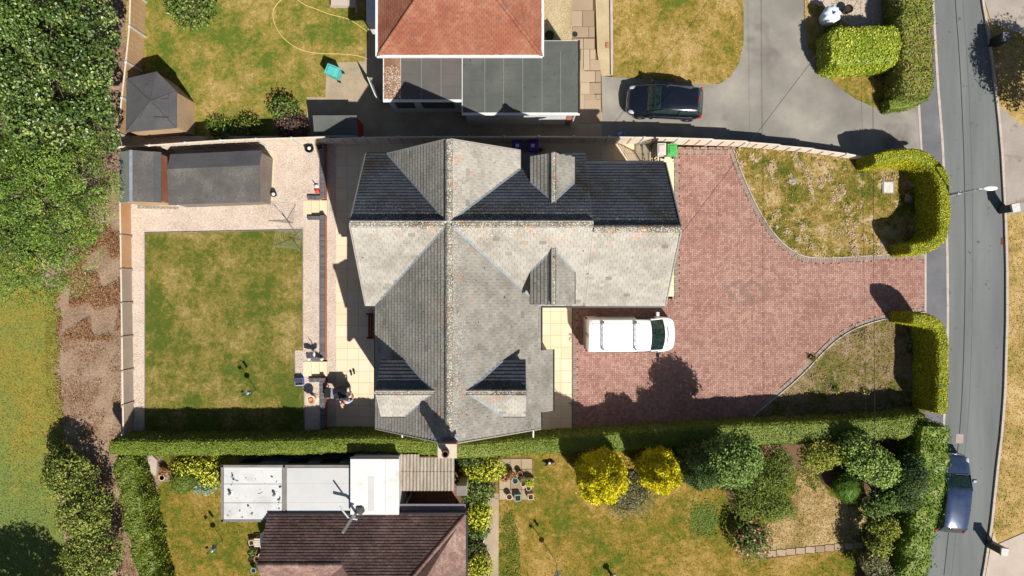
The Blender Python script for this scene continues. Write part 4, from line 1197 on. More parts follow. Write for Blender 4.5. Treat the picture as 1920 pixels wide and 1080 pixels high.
roof = MB()
for pl in planes_lit[:7] + planes_north[:2]:
    o_, u, v, n = pl['o'] - pl['n'] * .03, pl['u'], pl['v'], pl['n']
    a = o_ + u * pl['u0']; b = o_ + u * pl['u1']
    roof.add([a, b, b + v * pl['vl'], a + v * pl['vl'], a - n * .08, b - n * .08, b + v * pl['vl'] - n * .08, a + v * pl['vl'] - n * .08],
             [(0, 1, 2, 3), (7, 6, 5, 4), (0, 4, 5, 1), (1, 5, 6, 2), (2, 6, 7, 3), (3, 7, 4, 0)])
for pl in planes_lit[7:] + planes_north[2:]:
    o_, u, v, n = pl['o'] - pl['n'] * .03, pl['u'], pl['v'], pl['n']
    near = pl['u1'] * .62
    if abs(pl['v'].y) > abs(pl['v'].x):              # west/east dormers
        a0, a1 = (0, near) if (pl['o'].x < -4.5) else (pl['u1'] - near, pl['u1'])
        if pl in planes_north: a0, a1 = (pl['u1'] - near, pl['u1']) if pl['o'].x < -1 else (0, near)
    else:
        front = DYN if pl['o'].y > 2.755 else DYS
        a0, a1 = 0, near
        if abs((pl['o'] + u * 0).y - front) > 1: a0, a1 = pl['u1'] - near, pl['u1']
    a = o_ + u * a0; b = o_ + u * a1
    roof.add([a, b, b + v * pl['vl'], a + v * pl['vl'], a - n * .06, b - n * .06, b + v * pl['vl'] - n * .06, a + v * pl['vl'] - n * .06],
             [(0, 1, 2, 3), (7, 6, 5, 4), (0, 4, 5, 1), (1, 5, 6, 2), (2, 6, 7, 3), (3, 7, 4, 0)])
roof = roof.build('roof', M['dark_metal'], house)
TW, TG = .27, .205
east = [planes_lit[i] for i in (5, 6, 10, 12)]
west = [planes_lit[i] for i in (2, 4, 9, 11)]
south = [p for p in planes_lit if p not in east and p not in west]
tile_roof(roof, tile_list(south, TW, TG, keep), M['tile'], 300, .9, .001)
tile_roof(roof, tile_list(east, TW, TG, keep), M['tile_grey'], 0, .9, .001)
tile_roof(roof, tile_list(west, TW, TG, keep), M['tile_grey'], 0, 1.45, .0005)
tile_roof(roof, tile_list(planes_north, TW, TG, keep), M['tile_north_shade'], 0, 1.0, .001)
ridge_tiles(roof, (XC, YS - .02, RZ), (XC, YN + .02, RZ), .17)
ridge_tiles(roof, (XW - .02, YC, RZ), (XC - .15, YC, RZ), .17)
ridge_tiles(roof, (XC + .15, YC, RZ), (XE + .02, YC, RZ), .17)
ridge_tiles(roof, (XE + .04, ext_y, ext_r), (XEE + .02, ext_y, ext_r), .17)
ridge_tiles(roof, (DXW - .02, DY, DZR), (XC - (RZ - DZR) / slSW, DY, DZR), .14)
ridge_tiles(roof, (XC + (RZ - DZR) / slSE, DY, DZR), (DXE + .02, DY, DZR), .14)
ridge_tiles(roof, (DX2, YC + (RZ - NZR) / sl_ew, NZR), (DX2, DYN + .02, NZR), .13)
ridge_tiles(roof, (DX2, YC - (RZ - NZR) / sl_ew, NZR), (DX2, DYS - .02, NZR), .13)
def valley(a, b, w=.075, lift=.045):
    m = MB().bar(Vector(a) + Vector((0, 0, lift)), Vector(b) + Vector((0, 0, lift)), w, .05)
    m.build('valley', M['lead'], roof)
valley((XC - hwN, YN, EZ), (XC - .1, YC + .1, RZ - .1)); valley((XC + hwNE, YNE, ENE), (XC + .1, YC + .1, RZ - .1))
valley((XSW + .3, YC - hw_ew + .28, EZ + .25), (XC - .1, YC - .1, RZ - .09)); valley((XSE, YC - hw_ew, EZ), (XC + .1, YC - .1, RZ - .08))
for sx, sl in ((-1, slSW), (1, slSE)):
    ap = (XC + sx * (RZ - DZR) / sl, DY, DZR)
    for sy in (-1, 1):
        valley((XC + sx * (RZ - DZE) / sl, DY + sy * DH, DZE), ap, .085, .035)
for sy in (1, -1):
    ap = (DX2, YC + sy * (RZ - NZR) / sl_ew, NZR)
    for sx in (-1, 1):
        valley((DX2 + sx * DH2, YC + sy * (RZ - NZE) / sl_ew, NZE), ap, .07, .035)
def gutter(a, b, r=.06):
    MB().tube([a, b], r, 8).build('gutter', M['black'], house)
gz = EZ - .05
gutter((XW + .05, YN + .05, gz), (XC - hwN - .1, YN + .05, gz)); gutter((XC + hwNE + .1, YN + .05, gz), (DX2 - DH2 - .05, YN + .05, gz)); gutter((XC + hwNE + .04, YNE, ENE - .04), (XC + hwNE + .04, YN, ENE - .04), .045); gutter((DX2 + DH2 + .05, YN + .05, gz), (XE, YN + .05, gz))
gutter((XE, ext_y + ext_h + .05, gz), (XEE - .05, ext_y + ext_h + .05, gz)); gutter((XE, ext_y - ext_h - .05, gz), (XEE - .05, ext_y - ext_h - .05, gz))
gutter((XSE, YC - hw_ew - .06, gz), (XE, YC - hw_ew - .06, gz)); gutter((XW + .05, YC - hw_ew - .05, gz), (XSW, YC - hw_ew - .05, gz))
gutter((XSW - .05, YC - hw_ew, gz), (XSW - .05, YS + .05, gz)); gutter((XSE + .05, -2.95, gz), (XSE + .05, YC - hw_ew, gz)); gutter((XSE + .05, YS + .05, gz), (XSE + .05, -5.9, gz))
gutter((XSE + .65, -5.9, gz - .48), (XSE + .65, -2.95, gz - .48))
for x0, x1 in ((DXW, XC - (RZ - DZE) / slSW), (XC + (RZ - DZE) / slSE, DXE)):
    gutter((x0, DY + DH + .03, DZE - .03), (x1, DY + DH + .03, DZE - .03), .045); gutter((x0, DY - DH - .03, DZE - .03), (x1, DY - DH - .03, DZE - .03), .045)
for sx in (-1, 1):
    gutter((DX2 + sx * (DH2 + .03), DYN, NZE - .03), (DX2 + sx * (DH2 + .03), YC + (RZ - NZE) / sl_ew, NZE - .03), .04)
    gutter((DX2 + sx * (DH2 + .03), DYS, NZE - .03), (DX2 + sx * (DH2 + .03), YC - (RZ - NZE) / sl_ew, NZE - .03), .04)
# verges
def verge(a, b):
    MB().bar(a, b, .05, .10).build('verge', plain('verge_mortar', C(176, 170, 158), .9) if 'verge_mortar' not in bpy.data.materials else bpy.data.materials['verge_mortar'], roof)
for x, yc, hw, zr in ((XW - .03, YC, hw_ew, RZ), (XEE + .03, ext_y, ext_h, ext_r)):
    for s_ in (-1, 1): verge((x, yc + s_ * hw, EZ), (x, yc + s_ * .05, zr - .02))
for y, xl, xr in ((YN + .03, XC - hwN, XC + hwN), (YS - .03, XSW, XSE)):
    verge((xl, y, EZ), (XC - .05, y, RZ - .02))
    verge((XC + hwNE, y, ENE) if y > 0 else (xr, y, EZ), (XC + .05, y, RZ - .02))
# chimney
ch = MB().box(-3.02, -2.33, -6.98, -6.50, 0, 9.02)
ch = ch.build('chimney', M['brick_wall'], house)
MB().box(-3.07, -2.28, -7.03, -6.45, 9.02, 9.12).build('chimney_cap', plain('pale_mortar', C(226, 208, 186), .9), ch)
MB().lathe([(.13, 9.12), (.15, 9.2), (.125, 9.42), (.15, 9.46), (.15, 9.5), (.11, 9.5), (.10, 9.2)], (-2.72, -6.78, 0), 18).build('chimney_pot', plain('dark_clay_pot', C(126, 84, 74), .8), ch)
MB().bar((-2.67, -6.46, RZ + .06), (-2.67, -6.30, RZ + .1), .8, .04).build('flashing', M['lead'], ch)
# soil pipes and downpipes at the south gable
for (px, py) in ((1000, 812), (753, 815)):
    x = W(px, py, 4.6)[0]
    MB().tube([(x, YS + .15, 4.55), (x, YS - .35, 4.5), (x, YS - .55, 4.4)], .04, 8).build('overflow_pipe', M['white'], house)

# ================================================================== NORTH HOUSE (red hipped roof, felted annexe)
nh = thing('red_roofed_house', 'white house with red hipped clay roof beside the felted annexe', 'house', (-2.48, 15.5, 0))
nx0, nx1, ny0, ny1, nze, nsl = -6.34, 1.39, 11.03, 23.5, 5.0, 0.75
nhw = (nx1 - nx0) / 2
nzr = nze + nhw * nsl
nxc = (nx0 + nx1) / 2
MB().box(nx0 + .4, nx1 - .4, ny0 + .8, ny1 - .4, 0, nze).build('wall', M['render'], nh)
nr = MB().add([(nx0, ny0, nze - .02), (nx1, ny0, nze - .02), (nx1, ny1, nze - .02), (nx0, ny1, nze - .02), (nxc, ny0 + nhw, nzr - .03), (nxc, ny1 - nhw, nzr - .03)],
              [(0, 1, 4), (1, 2, 5, 4), (2, 3, 5), (3, 0, 4, 5), (3, 2, 1, 0)]).build('roof', M['brown_tile'], nh)
L_ = math.hypot(1, nsl)
pls = [roof_plane((0, 1), (nx0, ny0), nhw, nze, nsl, 0, nx1 - nx0, cut=lambda v: (v / L_, nx1 - nx0 - v / L_)),
       roof_plane((1, 0), (nx0, ny1), nhw, nze, nsl, 0, ny1 - ny0, cut=lambda v: (max(v / L_, ny1 - 18.5), ny1 - ny0 - v / L_)),
       roof_plane((-1, 0), (nx1, ny0), nhw, nze, nsl, 0, ny1 - ny0, cut=lambda v: (v / L_, min(ny1 - ny0 - v / L_, 18.5 - ny0)))]
tile_roof(nr, tile_list(pls, .22, .125), M['red_tile'], 0, .75, .002)
for a, b in (((nx0, ny0, nze), (nxc, ny0 + nhw, nzr)), ((nx1, ny0, nze), (nxc, ny0 + nhw, nzr)), ((nxc, ny0 + nhw, nzr), (nxc, ny1 - nhw, nzr))):
    ridge_tiles(nr, a, b, .11, .3, M['red_tile'], .03, 'hip_tile')
for a, b in (((nx0 - .06, ny0 - .06, nze - .03), (nx1 + .06, ny0 - .06, nze - .03)), ((nx0 - .06, ny0 - .06, nze - .03), (nx0 - .06, ny1, nze - .03)), ((nx1 + .06, ny0 - .06, nze - .03), (nx1 + .06, ny1, nze - .03))):
    MB().bar(a, b, .13, .11).build('gutter', M['white'], nh)
# lean-to beside its west wall
x, y, _ = W(696, 20, 2.2)
MB().box(x - .25, x + .55, y - .6, y + 4, 0, 2.2).build('porch', M['render'], nh)
# flat-roofed annexe
def flat_block(root, x0, x1, y0, y1, zt, strips, wallm, base=0.0, cap=True):
    MB().box(x0 + .12, x1 - .12, y0 + .14, y1, base, zt - .14).build('wall', wallm, root)
    f = MB().box(x0, x1, y0, y1, zt - .16, zt - .02).build('fascia', M['white'], root)
    for q in range(1, 4):
        yy = y0 + (y1 - y0) * (q + .15 * math.sin(q * 7)) / 4
        MB().box(strips[0][0], strips[-1][1], yy - .012, yy + .012, zt, zt + .013).build('felt_lap', M[strips[0][2]], root)
    for i, (a, b, mt) in enumerate(strips):
        MB().box(a, b, y0 + .05, y1 - .02, zt - .02, zt + .004 + (i % 2) * .006).build('felt_strip', M[mt], root)
        if i: MB().box(a - .02, a + .02, y0 + .05, y1 - .02, zt, zt + .018).build('felt_seam', M['felt_seam'], root)
ax0 = W(718, 0, 2.9)[0]; ax1 = W(866, 0, 2.9)[0]; ax2 = W(1087, 0, 2.9)[0]
ayS1 = W(0, 188, 2.9)[1]; ayS2 = W(0, 213, 2.9)[1]; ayN2 = W(0, 76, 2.9)[1]
an = thing('flat_roofed_annexe', 'low white annexe with grey felted flat roof in front of the red roof', 'annexe', (ax1, ayS1, 0))
xs = [W(p, 0, 2.9)[0] for p in (752, 790, 827, 866)]
flat_block(an, ax0, ax1, ayS1, 11.9, 2.90, [(xs[i], xs[i + 1], 'felt_brown') for i in range(3)], M['render'])
gx0, gx1 = ax0 + .06, xs[0] - .03
MB().box(gx0, gx1, ayS1 + .06, 11.9, 2.88, 2.892).build('ballast_bed', mottled('ballast', [(.3, C(110, 80, 60)), (.7, C(190, 150, 120))], 2, 14, .6, .6), an)
tag(pebbles('roof_ballast', [[(gx0, ayS1 + .08), (gx1, ayS1 + .08), (gx1, 11.2), (gx0, 11.2)]], 2.90, var_mat('ballast_stones', [(.2, C(120, 76, 56)), (.5, C(196, 160, 132)), (.8, C(246, 234, 220))], .8), 420, .05, 'brown and white stones covering the end of the annexe roof'))
xs = [W(p, 0, 2.9)[0] for p in (866, 909, 944, 980, 1016, 1051, 1087)]
flat_block(an, ax1, ax2, ayS2, 11.9, 2.93, [(xs[i] + (.05 if i == 0 else 0), xs[i + 1] - (.05 if i == 5 else 0), 'felt_grey') for i in range(6)], M['render'])
MB().box(W(1017, 0, 2.9)[0], ax2, 11.9, ayN2, 0, 2.9).build('side_block', M['render'], an)
MB().box(W(1017, 0, 2.9)[0] + .03, ax2 - .05, 11.88, ayN2 - .05, 2.9, 2.934).build('felt_strip', M['felt_grey'], an)
MB().bar((ax2 - .03, ayS2, 2.95), (ax2 - .03, ayN2, 2.95), .07, .07).build('edge_trim', M['dark_metal'], an)
MB().bar((ax1, ayS2 - .03, 2.86), (ax2, ayS2 - .03, 2.86), .1, .09).build('gutter', M['white'], an)
MB().bar((ax0, ayS1 - .03, 2.84), (ax1, ayS1 - .03, 2.84), .1, .09).build('gutter', M['white'], an)
x, y, _ = W(1076, 226, 1.8)
MB().tube([(x, ayS2 + .05, 2.8), (x, ayS2 + .02, .1)], .04).build('downpipe', M['white'], an)
MB().box(x - .35, x - .08, ayS2 + .1, ayS2 + .145, .1, 2.6).build('brick_pier', M['brick_red'], an)
for px0, px1 in ((740, 775), (790, 850)):
    a, b = W(px0, 0, 2)[0], W(px1, 0, 2)[0]
    MB().box(a, b, ayS1 + .09, ayS1 + .16, 1.0, 2.1).build('window', M['glass_dark'], an)

# ================================================================== SOUTH HOUSE (brown hipped bungalow) and its white flat-roofed buildings
sh = thing('brown_roofed_bungalow', 'bungalow with dark brown tiled hipped roof cut by the bottom edge', 'house', (-7, -15, 0))
sx0, sx1, syN, sze, ssl = -12.4, -2.36, -11.5, 2.7, 0.70
Ls = math.hypot(1, ssl)
sxm = -8.3
run2 = 4.6
MB().box(sx0 + .35, sx1 - .4, -20, syN - .4, 0, sze).build('wall', M['brick_wall'], sh)
pN1 = roof_plane((0, -1), (sx1, syN), 2.0, sze, ssl, sx1 - sxm, sx1 - sx0)
pN2 = roof_plane((0, -1), (sx1, syN), run2, sze, ssl, 0, sx1 - sxm, cut=lambda v: (v / Ls, sx1 - sxm - max(0, v / Ls - 2.0)))
pE = roof_plane((-1, 0), (sx1, syN - 9.2), run2, sze, ssl, 0, 9.2, cut=lambda v: (v / Ls, 9.2 - v / Ls))
pS1 = roof_plane((0, 1), (sx0, syN - 4.0), 2.0, sze, ssl, 0, sxm - sx0 + 1.2)
rb = MB()
zr1, zr2 = sze + 2 * ssl, sze + run2 * ssl
rb.add([(sx0, syN, sze - .03), (sxm, syN, sze - .03), (sxm, syN - 2, zr1 - .03), (sx0, syN - 2, zr1 - .03), (sx0, syN - 4, sze - .03), (sxm, syN - 4, sze - .03)], [(0, 1, 2, 3)[::-1], (3, 2, 5, 4)[::-1], (0, 3, 4)])
q_ = .03
rb.add([(sxm, syN, sze - q_), (sx1, syN, sze - q_), (sx1 - run2, syN - run2, zr2 - q_), (sxm + run2 - 2, syN - run2, zr2 - q_), (sxm, syN - 2, zr1 - q_), (sx1, syN - 9.2, sze - q_), (sxm - 2, syN - 9.2, sze - q_), (sxm - 2, syN - 4, sze - q_)],
       [(0, 4, 3, 2, 1), (1, 2, 5), (2, 3, 6, 5), (3, 4, 7, 6)])
rb = rb.build('roof', M['brown_tile'], sh)
tile_roof(rb, tile_list([pN1, pN2], .24, .145), M['brown_shade'], 0, 1.0, .002)
tile_roof(rb, tile_list([pE, pS1], .24, .145), M['brown_tile'], 0, .8, .001)
ridge_tiles(rb, (sx0, syN - 2, zr1), (sxm, syN - 2, zr1), .12, .4, M['brown_tile'])
ridge_tiles(rb, (sx1, syN, sze), (sx1 - run2, syN - run2, zr2), .12, .4, M['brown_tile'], .03, 'hip_tile')
MB().bar((sx0, syN + .06, sze - .03), (sx1 + .08, syN + .06, sze - .03), .11, .1).build('gutter', M['black'], sh)
MB().bar((sx1 + .06, syN + .06, sze - .03), (sx1 + .06, syN - 8, sze - .03), .11, .1).build('gutter', M['black'], sh)

fz = 2.6
fb = thing('flat_roofed_outbuilding', 'outbuilding with two white flat roof panels in grey trim beside the hedge', 'outbuilding', (*W(540, 925, fz)[:2], 0))
fx0, fxm, fx1 = W(415, 0, fz)[0], W(533, 0, fz)[0], W(661, 0, fz)[0]
fyN, fyS = W(0, 872, fz)[1], W(0, 978, fz)[1]
MB().box(fx0 + .25, fx1 - .02, fyS + .1, fyN - .12, 0, fz - .08).build('wall', M['render'], fb)
MB().box(fx0, fx1, fyS, fyN, fz - .1, fz - .004).build('roof_deck', M['roof_trim'], fb)
MB().box(fx0 + .14, fxm - .12, fyS + .12, fyN - .12, fz - .004, fz + .02).build('roof_panel', M['white_roof'], fb)
MB().box(fxm + .14, fx1 - .13, fyS + .12, fyN - .14, fz - .004, fz + .02).build('roof_panel', M['grey_sheet'], fb)
for a, b in (((fx0 + .05, fyS, fz), (fx0 + .05, fyN, fz)), ((fxm, fyS, fz), (fxm, fyN, fz)), ((fx1 - .05, fyS, fz), (fx1 - .05, fyN, fz)), ((fx0, fyN - .05, fz), (fx1, fyN - .05, fz)), ((fx0, fyS + .05, fz), (fx1, fyS + .05, fz))):
    MB().bar(a, b, .12, .07).build('trim', M['roof_trim'], fb)
for i in range(1, 3):
    yy = fyN + (fyS - fyN) * i / 3
    MB().box(fx0 + .14, fxm - .12, yy - .012, yy + .012, fz + .02, fz + .026).build('roof_seam', M['roof_trim'], fb)
    MB().box(fxm + .14, fx1 - .13, yy - .01, yy + .01, fz + .02, fz + .026).build('roof_seam', M['grey_sheet'], fb)
MB().tube([(fx0 + .3, fyN + .02, fz - .1), (fx1, fyN + .02, fz - .1)], .05).build('gutter', M['black'], fb)
for px in (470, 560, 620):
    a = W(px, 0, 1.5)[0]
    MB().box(a - .5, a + .5, fyN - .13, fyN - .09, 1.0, 2.0).build('window', M['glass_dark'], fb)

wz = 2.95
wb = thing('white_roofed_extension', 'brilliant white flat-roofed extension between grey roof and corrugated lean-to', 'extension', (*W(700, 910, wz)[:2], 0))
a0, a1, b0, b1 = W(657, 0, wz)[0], W(748, 0, wz)[0], W(0, 965, wz)[1], W(0, 857, wz)[1]
MB().box(a0 + .05, a1 - .05, b0, b1 - .08, 0, wz - .08).build('wall', M['render'], wb)
MB().box(a0, a1, b0, b1, wz - .08, wz).build('roof_sheet', M['white_sheet'], wb)
xm = W(724, 0, wz)[0]
MB().box(xm - .03, xm + .03, b0, b1 - .02, wz, wz + .03).build('roof_seam', M['white_sheet'], wb)
MB().box(a0, a1, b1 - .09, b1 + .01, wz + .002, wz + .05).build('roof_trim', M['dark_metal'], wb)
MB().box(W(690, 0, wz)[0], W(702, 0, wz)[0], b0 + .2, b0 + 1.9, wz, wz + .012).build('patch', M['grey_sheet'], wb)

cz = 2.35
lt = thing('corrugated_lean_to', 'lean-to with stained corrugated roof under the chimney', 'lean-to', (*W(800, 885, cz)[:2], 0))
c0, c1, d0, d1 = W(749, 0, cz)[0], W(852, 0, cz)[0], W(0, 920, cz)[1], W(0, 852, cz)[1]
m = MB()
n_ = 64
for i in range(n_):
    xa, xb = c0 + (c1 - c0) * i / n_, c0 + (c1 - c0) * (i + 1) / n_
    za, zb = cz + .035 * math.sin(i * math.pi / 2), cz + .035 * math.sin((i + 1) * math.pi / 2)
    for (ya, yb, zo) in ((d0, d0 + (d1 - d0) * .52, .04), (d0 + (d1 - d0) * .5, d1 - (.16 if i > 22 else 0), .0)):
        m.add([(xa, ya, za + zo), (xb, ya, zb + zo), (xb, yb, zb + zo - .02), (xa, yb, za + zo - .02)], [(0, 1, 2, 3)])
m.build('roof_sheet', M['corrugated'], lt)
for x in (c0 + .1, c1 - .15):
    for y in (d0 + .1, d1 - .2):
        MB().box(x - .04, x + .04, y - .04, y + .04, 0, cz - .04).build('post', M['shed_wood'], lt)
m = MB().box(c0 + .05, c1 - .05, d0 + .05, d0 + .12, cz - .14, cz - .05).box(c0 + .05, c1 - .05, d1 - .25, d1 - .18, cz - .15, cz - .06)
m.build('beam', M['shed_wood'], lt)
# narrow grey canopy over the dark passage, and the squat chimney
cp = thing('grey_canopy', 'narrow grey canopy roof over the dark passage beside brown tiles', 'canopy', (*W(810, 955, 2.4)[:2], 0))
MB().box(W(749, 0, 2.4)[0], W(873, 0, 2.4)[0], W(0, 966, 2.4)[1], W(0, 945, 2.4)[1], 2.34, 2.4).build('canopy_sheet', plain('grey_lilac_sheet', C(128, 122, 132), .8), cp)
for px in (760, 866):
    x, y, _ = W(px, 948, 2.4)
    MB().box(x - .04, x + .04, y - .04, y + .04, 0, 2.34).build('post', M['shed_wood'], cp)
sheet('south_passage', [(655, 862), (935, 850), (880, 970), (655, 970)], -.004, M['brick_wall'])
x, y, _ = W(866, 920, 2.6)
cs = thing('garden_chimney', 'short grey stone chimney stack beside the corrugated roof', 'chimney', (x, y, 0))
MB().box(x - .22, x + .22, y - .22, y + .22, 0, 2.55).build('stack', M['concrete'], cs)
MB().box(x - .27, x + .27, y - .25, y + .25, 2.55, 2.63).build('cap', M['roof_trim'], cs)
MB().tube([(x + .05, y - .25, 2.3), (x + .12, y - 1.0, 2.35), (x + .15, y - 1.25, 2.1)], .02, 6).build('stay_rod', M['dark_metal'], cs)

# ================================================================== GARDEN WALLS, STEPS, FENCES
def G(*pix): return [W(*p)[:2] for p in pix]
def brick_wall_run(root, a, b, w=.24, top=TZ + .12, face=True):
    """retaining wall: red brick body with a blue-grey brick-on-edge coping laid piece by piece"""
    a, b = Vector((*a, 0)), Vector((*b, 0))
    d = (b - a).normalized(); n = Vector((-d.y, d.x, 0))
    MB().bar(a + Vector((0, 0, top / 2 - .1)), b + Vector((0, 0, top / 2 - .1)), w - .03, top).build('brick_body', M['brick_red'], root)
    L = (b - a).length
    k = max(1, round(L / .078))
    t = (np.arange(k) + .5) / k * L
    x = a.x + d.x * t; y = a.y + d.y * t
    lay('coping_bricks', x, y, np.full(k, math.atan2(d.y, d.x)), L / k - .008, w, top + .055, .075, M['coping'], root, .01)
def wallpix(px, py): return W(px, py, TZ + .1)[:2]
rw = thing('retaining_wall', 'red brick retaining wall with blue-grey coping between gravel garden and patio', 'wall', (*wallpix(605, 540), 0))
brick_wall_run(rw, wallpix(605, 262), wallpix(605, 372)); brick_wall_run(rw, wallpix(577, 370.5), wallpix(601, 370.5), .2)
brick_wall_run(rw, wallpix(577, 408.5), wallpix(601, 408.5), .2); brick_wall_run(rw, wallpix(605, 404), wallpix(605, 675))
brick_wall_run(rw, wallpix(579, 672.5), wallpix(601, 672.5), .2)
brick_wall_run(rw, wallpix(580, 712.5), wallpix(601, 712.5), .2); brick_wall_run(rw, wallpix(605, 709), wallpix(605, 802))
for nm, y0, y1 in (('upper', 375.5, 403.5), ('lower', 678, 706)):
    st = thing('garden_steps', 'cream stone steps up to the gravel garden ' + ('beside the rotary clothes airer' if nm == 'upper' else 'beside the barbecue'), 'steps', (*W(590, (y0 + y1) / 2)[:2], 0), 0, 'stone garden steps')
    for i, (xa, xb, z) in enumerate(((568, 584, TZ + .03), (584, 599, TZ - .10), (599, 613.5, TZ - .24))):
        ya, yb = W(0, y1, z)[1], W(0, y0, z)[1]
        MB().taper(W(xa, 0, z)[0] + .006, W(xb, 0, z)[0], ya, yb, -.1, z, .008).build('tread', M['slab'], st)

# rear fence, west side of the gravel garden
wf = even([W(246, 382, TZ)[:2], W(249, 600, TZ)[:2], W(252, 816, TZ)[:2]], 1.86)
fence('rear_fence', 'timber panel fence along the gravel behind the back lawn', wf, 1.02, TZ, M['wood_grey'], M['wood_pale'], M['wood_grey'], -1, 'lap', None, [M['wood_new'], M['wood_new'], M['wood_grey'], M['wood_grey'], M['wood_grey'], M['wood_grey'], M['wood_grey']])
wf2 = [wf[0], W(236, 330, .3)[:2], W(230, 268, .3)[:2]]
# long north boundary fence
npts = [(253, 290), (330, 286), (420, 279), (500, 275.5), (580, 273.5), (680, 270), (770, 268.5), (1040, 268), (1230, 270), (1300, 271.5), (1390, 275), (1500, 284), (1560, 292), (1636, 304)]
nf = even(G(*npts), 1.86)
zl = [TZ * max(0, min(1, (W(620, 0)[0] - p[0]) / 1.5)) for p in nf]
hl = []
for p in nf:
    px = 960 + p[0] * S
    hl.append(1.55 if px < 1240 else 1.55 - .75 * min(1, (px - 1240) / 250))
fence('boundary_fence', 'long pale timber panel fence between the grey-roofed house and the grey driveway', nf, hl, zl, M['wood_pale'], M['wood_pale'], M['stone_white'], -1)
# fence behind the top garden
tf = even([W(275, -60)[:2], W(273, 60)[:2], W(266, 130)[:2], W(258, 200)[:2], W(251, 262)[:2]], 1.86)
fence('side_fence', 'tan close-boarded fence between leafy trees and the top lawn', tf, 1.5, 0, M['wood_tan'], M['wood_pale'], M['stone_white'], -1, 'close')
# low trellis strip on top of the wall behind the sheds
x0, y0, _ = W(302, 267, 1.2); x1, y1, _ = W(358, 264, 1.2)
m = MB()
for i in range(18):
    t = i / 17
    m.bar((x0 + (x1 - x0) * t, y0 + (y1 - y0) * t, .3), (x0 + (x1 - x0) * t, y0 + (y1 - y0) * t, 1.25), .05, .02)
pk = thing('picket_panel', 'short run of pale pickets in the shade behind the sheds', 'fence', (x0, y0, 0))
m = None
for i in range(17):
    t = i / 16
    MB().bar((x0 + (x1 - x0) * t, y0 + (y1 - y0) * t, 0), (x0 + (x1 - x0) * t, y0 + (y1 - y0) * t, 1.2 + .05 * (i % 2)), .05, .02).build('picket', M['wood_pale'], pk)
MB().bar((x0, y0 + .02, .9), (x1, y1 + .02, .9), .03, .06).build('rail', M['wood_pale'], pk)

# ================================================================== HEDGES
def HP(h, *pix): return [W(p[0], p[1], h)[:2] for p in pix]
HL, HR = 2.25, 1.6                               # the hedge steps down beside the driveway
hedge('boundary_hedge', 'long clipped green hedge below the driveway and the back lawn', HP(HL, (205, 838), (300, 840), (420, 839), (560, 838), (640, 833), (740, 834), (850, 846)) + HP(HR, (900, 843), (1000, 836), (1100, 831), (1250, 823), (1400, 815), (1550, 810), (1650, 806), (1738, 795)),
      M['hedge_olive'], lambda t: 0.85 + .40 * min(1, max(0, (t - .5) * 3)), lambda t: HL + (HR - HL) * min(1, max(0, (t - .41) * 16)), .08, 620, 0, .06)
hedge('garden_hedge', 'broad green hedge running down from the end of the boundary hedge', HP(1.5, (226, 858), (240, 920), (255, 990), (272, 1060), (290, 1140)), M['hedge_olive'], 1.1, 1.5, .10, 420, 0, .14, None, .09, .65, None, .15)
hedge('front_hedge_upper', 'golden clipped hedge wrapping the upper front lawn beside the street lamp', G((1605, 311), (1640, 304), (1685, 302), (1714, 318), (1727, 345), (1728, 400), (1727, 452), (1712, 468), (1668, 470)), M['hedge_gold'], .66, 2.0, .07, 1000, 0, .05, None, .035)
hedge('front_hedge_lower', 'golden clipped hedge beside the road at the lower front lawn', G((1668, 594), (1702, 592), (1721, 604), (1723, 660), (1722, 720), (1720, 762)), M['hedge_gold'], .64, 2.15, .07, 1000, 0, .05, None, .035)
hedge('corner_hedge', 'dense mixed hedge with reddish leaves beside the top of the road', HP(1.9, (1722, -90), (1722, 0), (1722, 80), (1724, 150), (1722, 178)), M['hedge_mixed'], 1.75, 1.9, .10, 420, 0, .09, None, .08)
hedge('lime_hedge', 'square-cut lime green hedge standing across the dry border', HP(1.8, (1560, 87), (1630, 84), (1690, 83)), M['hedge_bright'], 2.1, 1.75, .11, 460, 0, .05, None, .06, .65, None, .1)
hedge('corner_low_hedge', 'low pale green hedge end at the mouth of the grey driveway', HP(.9, (1668, 196), (1700, 190), (1738, 176)), M['hedge_olive'], .7, .95, .08, 420, 0, .06)
hedge('roadside_hedge', 'tall bright green hedge beside the parked dark blue car', HP(2.0, (1752, 800), (1752, 860), (1742, 930), (1727, 1010), (1712, 1100), (1695, 1180)), M['fresh_green'], 1.45, 2.05, .11, 300, 0, .16, None, .15)

# ================================================================== TREES AND SHRUBS
def E(px, py, z, rx, ry, rz): return (*W(px, py, z)[:2], z, rx, ry, rz)
tree('sycamore_tree', 'big leafy sycamore tree filling the top corner beside the tan fence', W(60, 150)[:2], 2.6,
     [E(100, 130, 4.8, 3.0, 3.4, 2.6), E(40, 60, 4.8, 2.8, 2.8, 2.5), E(160, 60, 4.2, 1.6, 2.0, 1.8), E(165, 205, 4.0, 1.5, 1.8, 1.6), E(20, 220, 4.6, 2.5, 2.5, 2.3), E(95, 255, 4.0, 2.0, 1.5, 1.8)],
     M['maple'], 36000, .145, .82, .26, .8, per=330, flat=.62)
tree('ash_tree', 'feathery ash tree with drooping branches beside the bare earth', W(40, 400)[:2], 2.2,
     [E(85, 380, 4.2, 3.2, 2.7, 2.0), E(55, 470, 3.7, 2.6, 2.3, 1.8), E(150, 330, 3.6, 1.6, 1.9, 1.4), E(10, 420, 4.2, 2.1, 2.9, 1.9), E(125, 440, 3.1, 1.5, 1.6, 1.2), E(40, 530, 2.8, 1.9, 1.0, 1.0)],
     M['ash'], 38000, .12, .74, .2, .45, droop=.35, per=300, flat=.52)
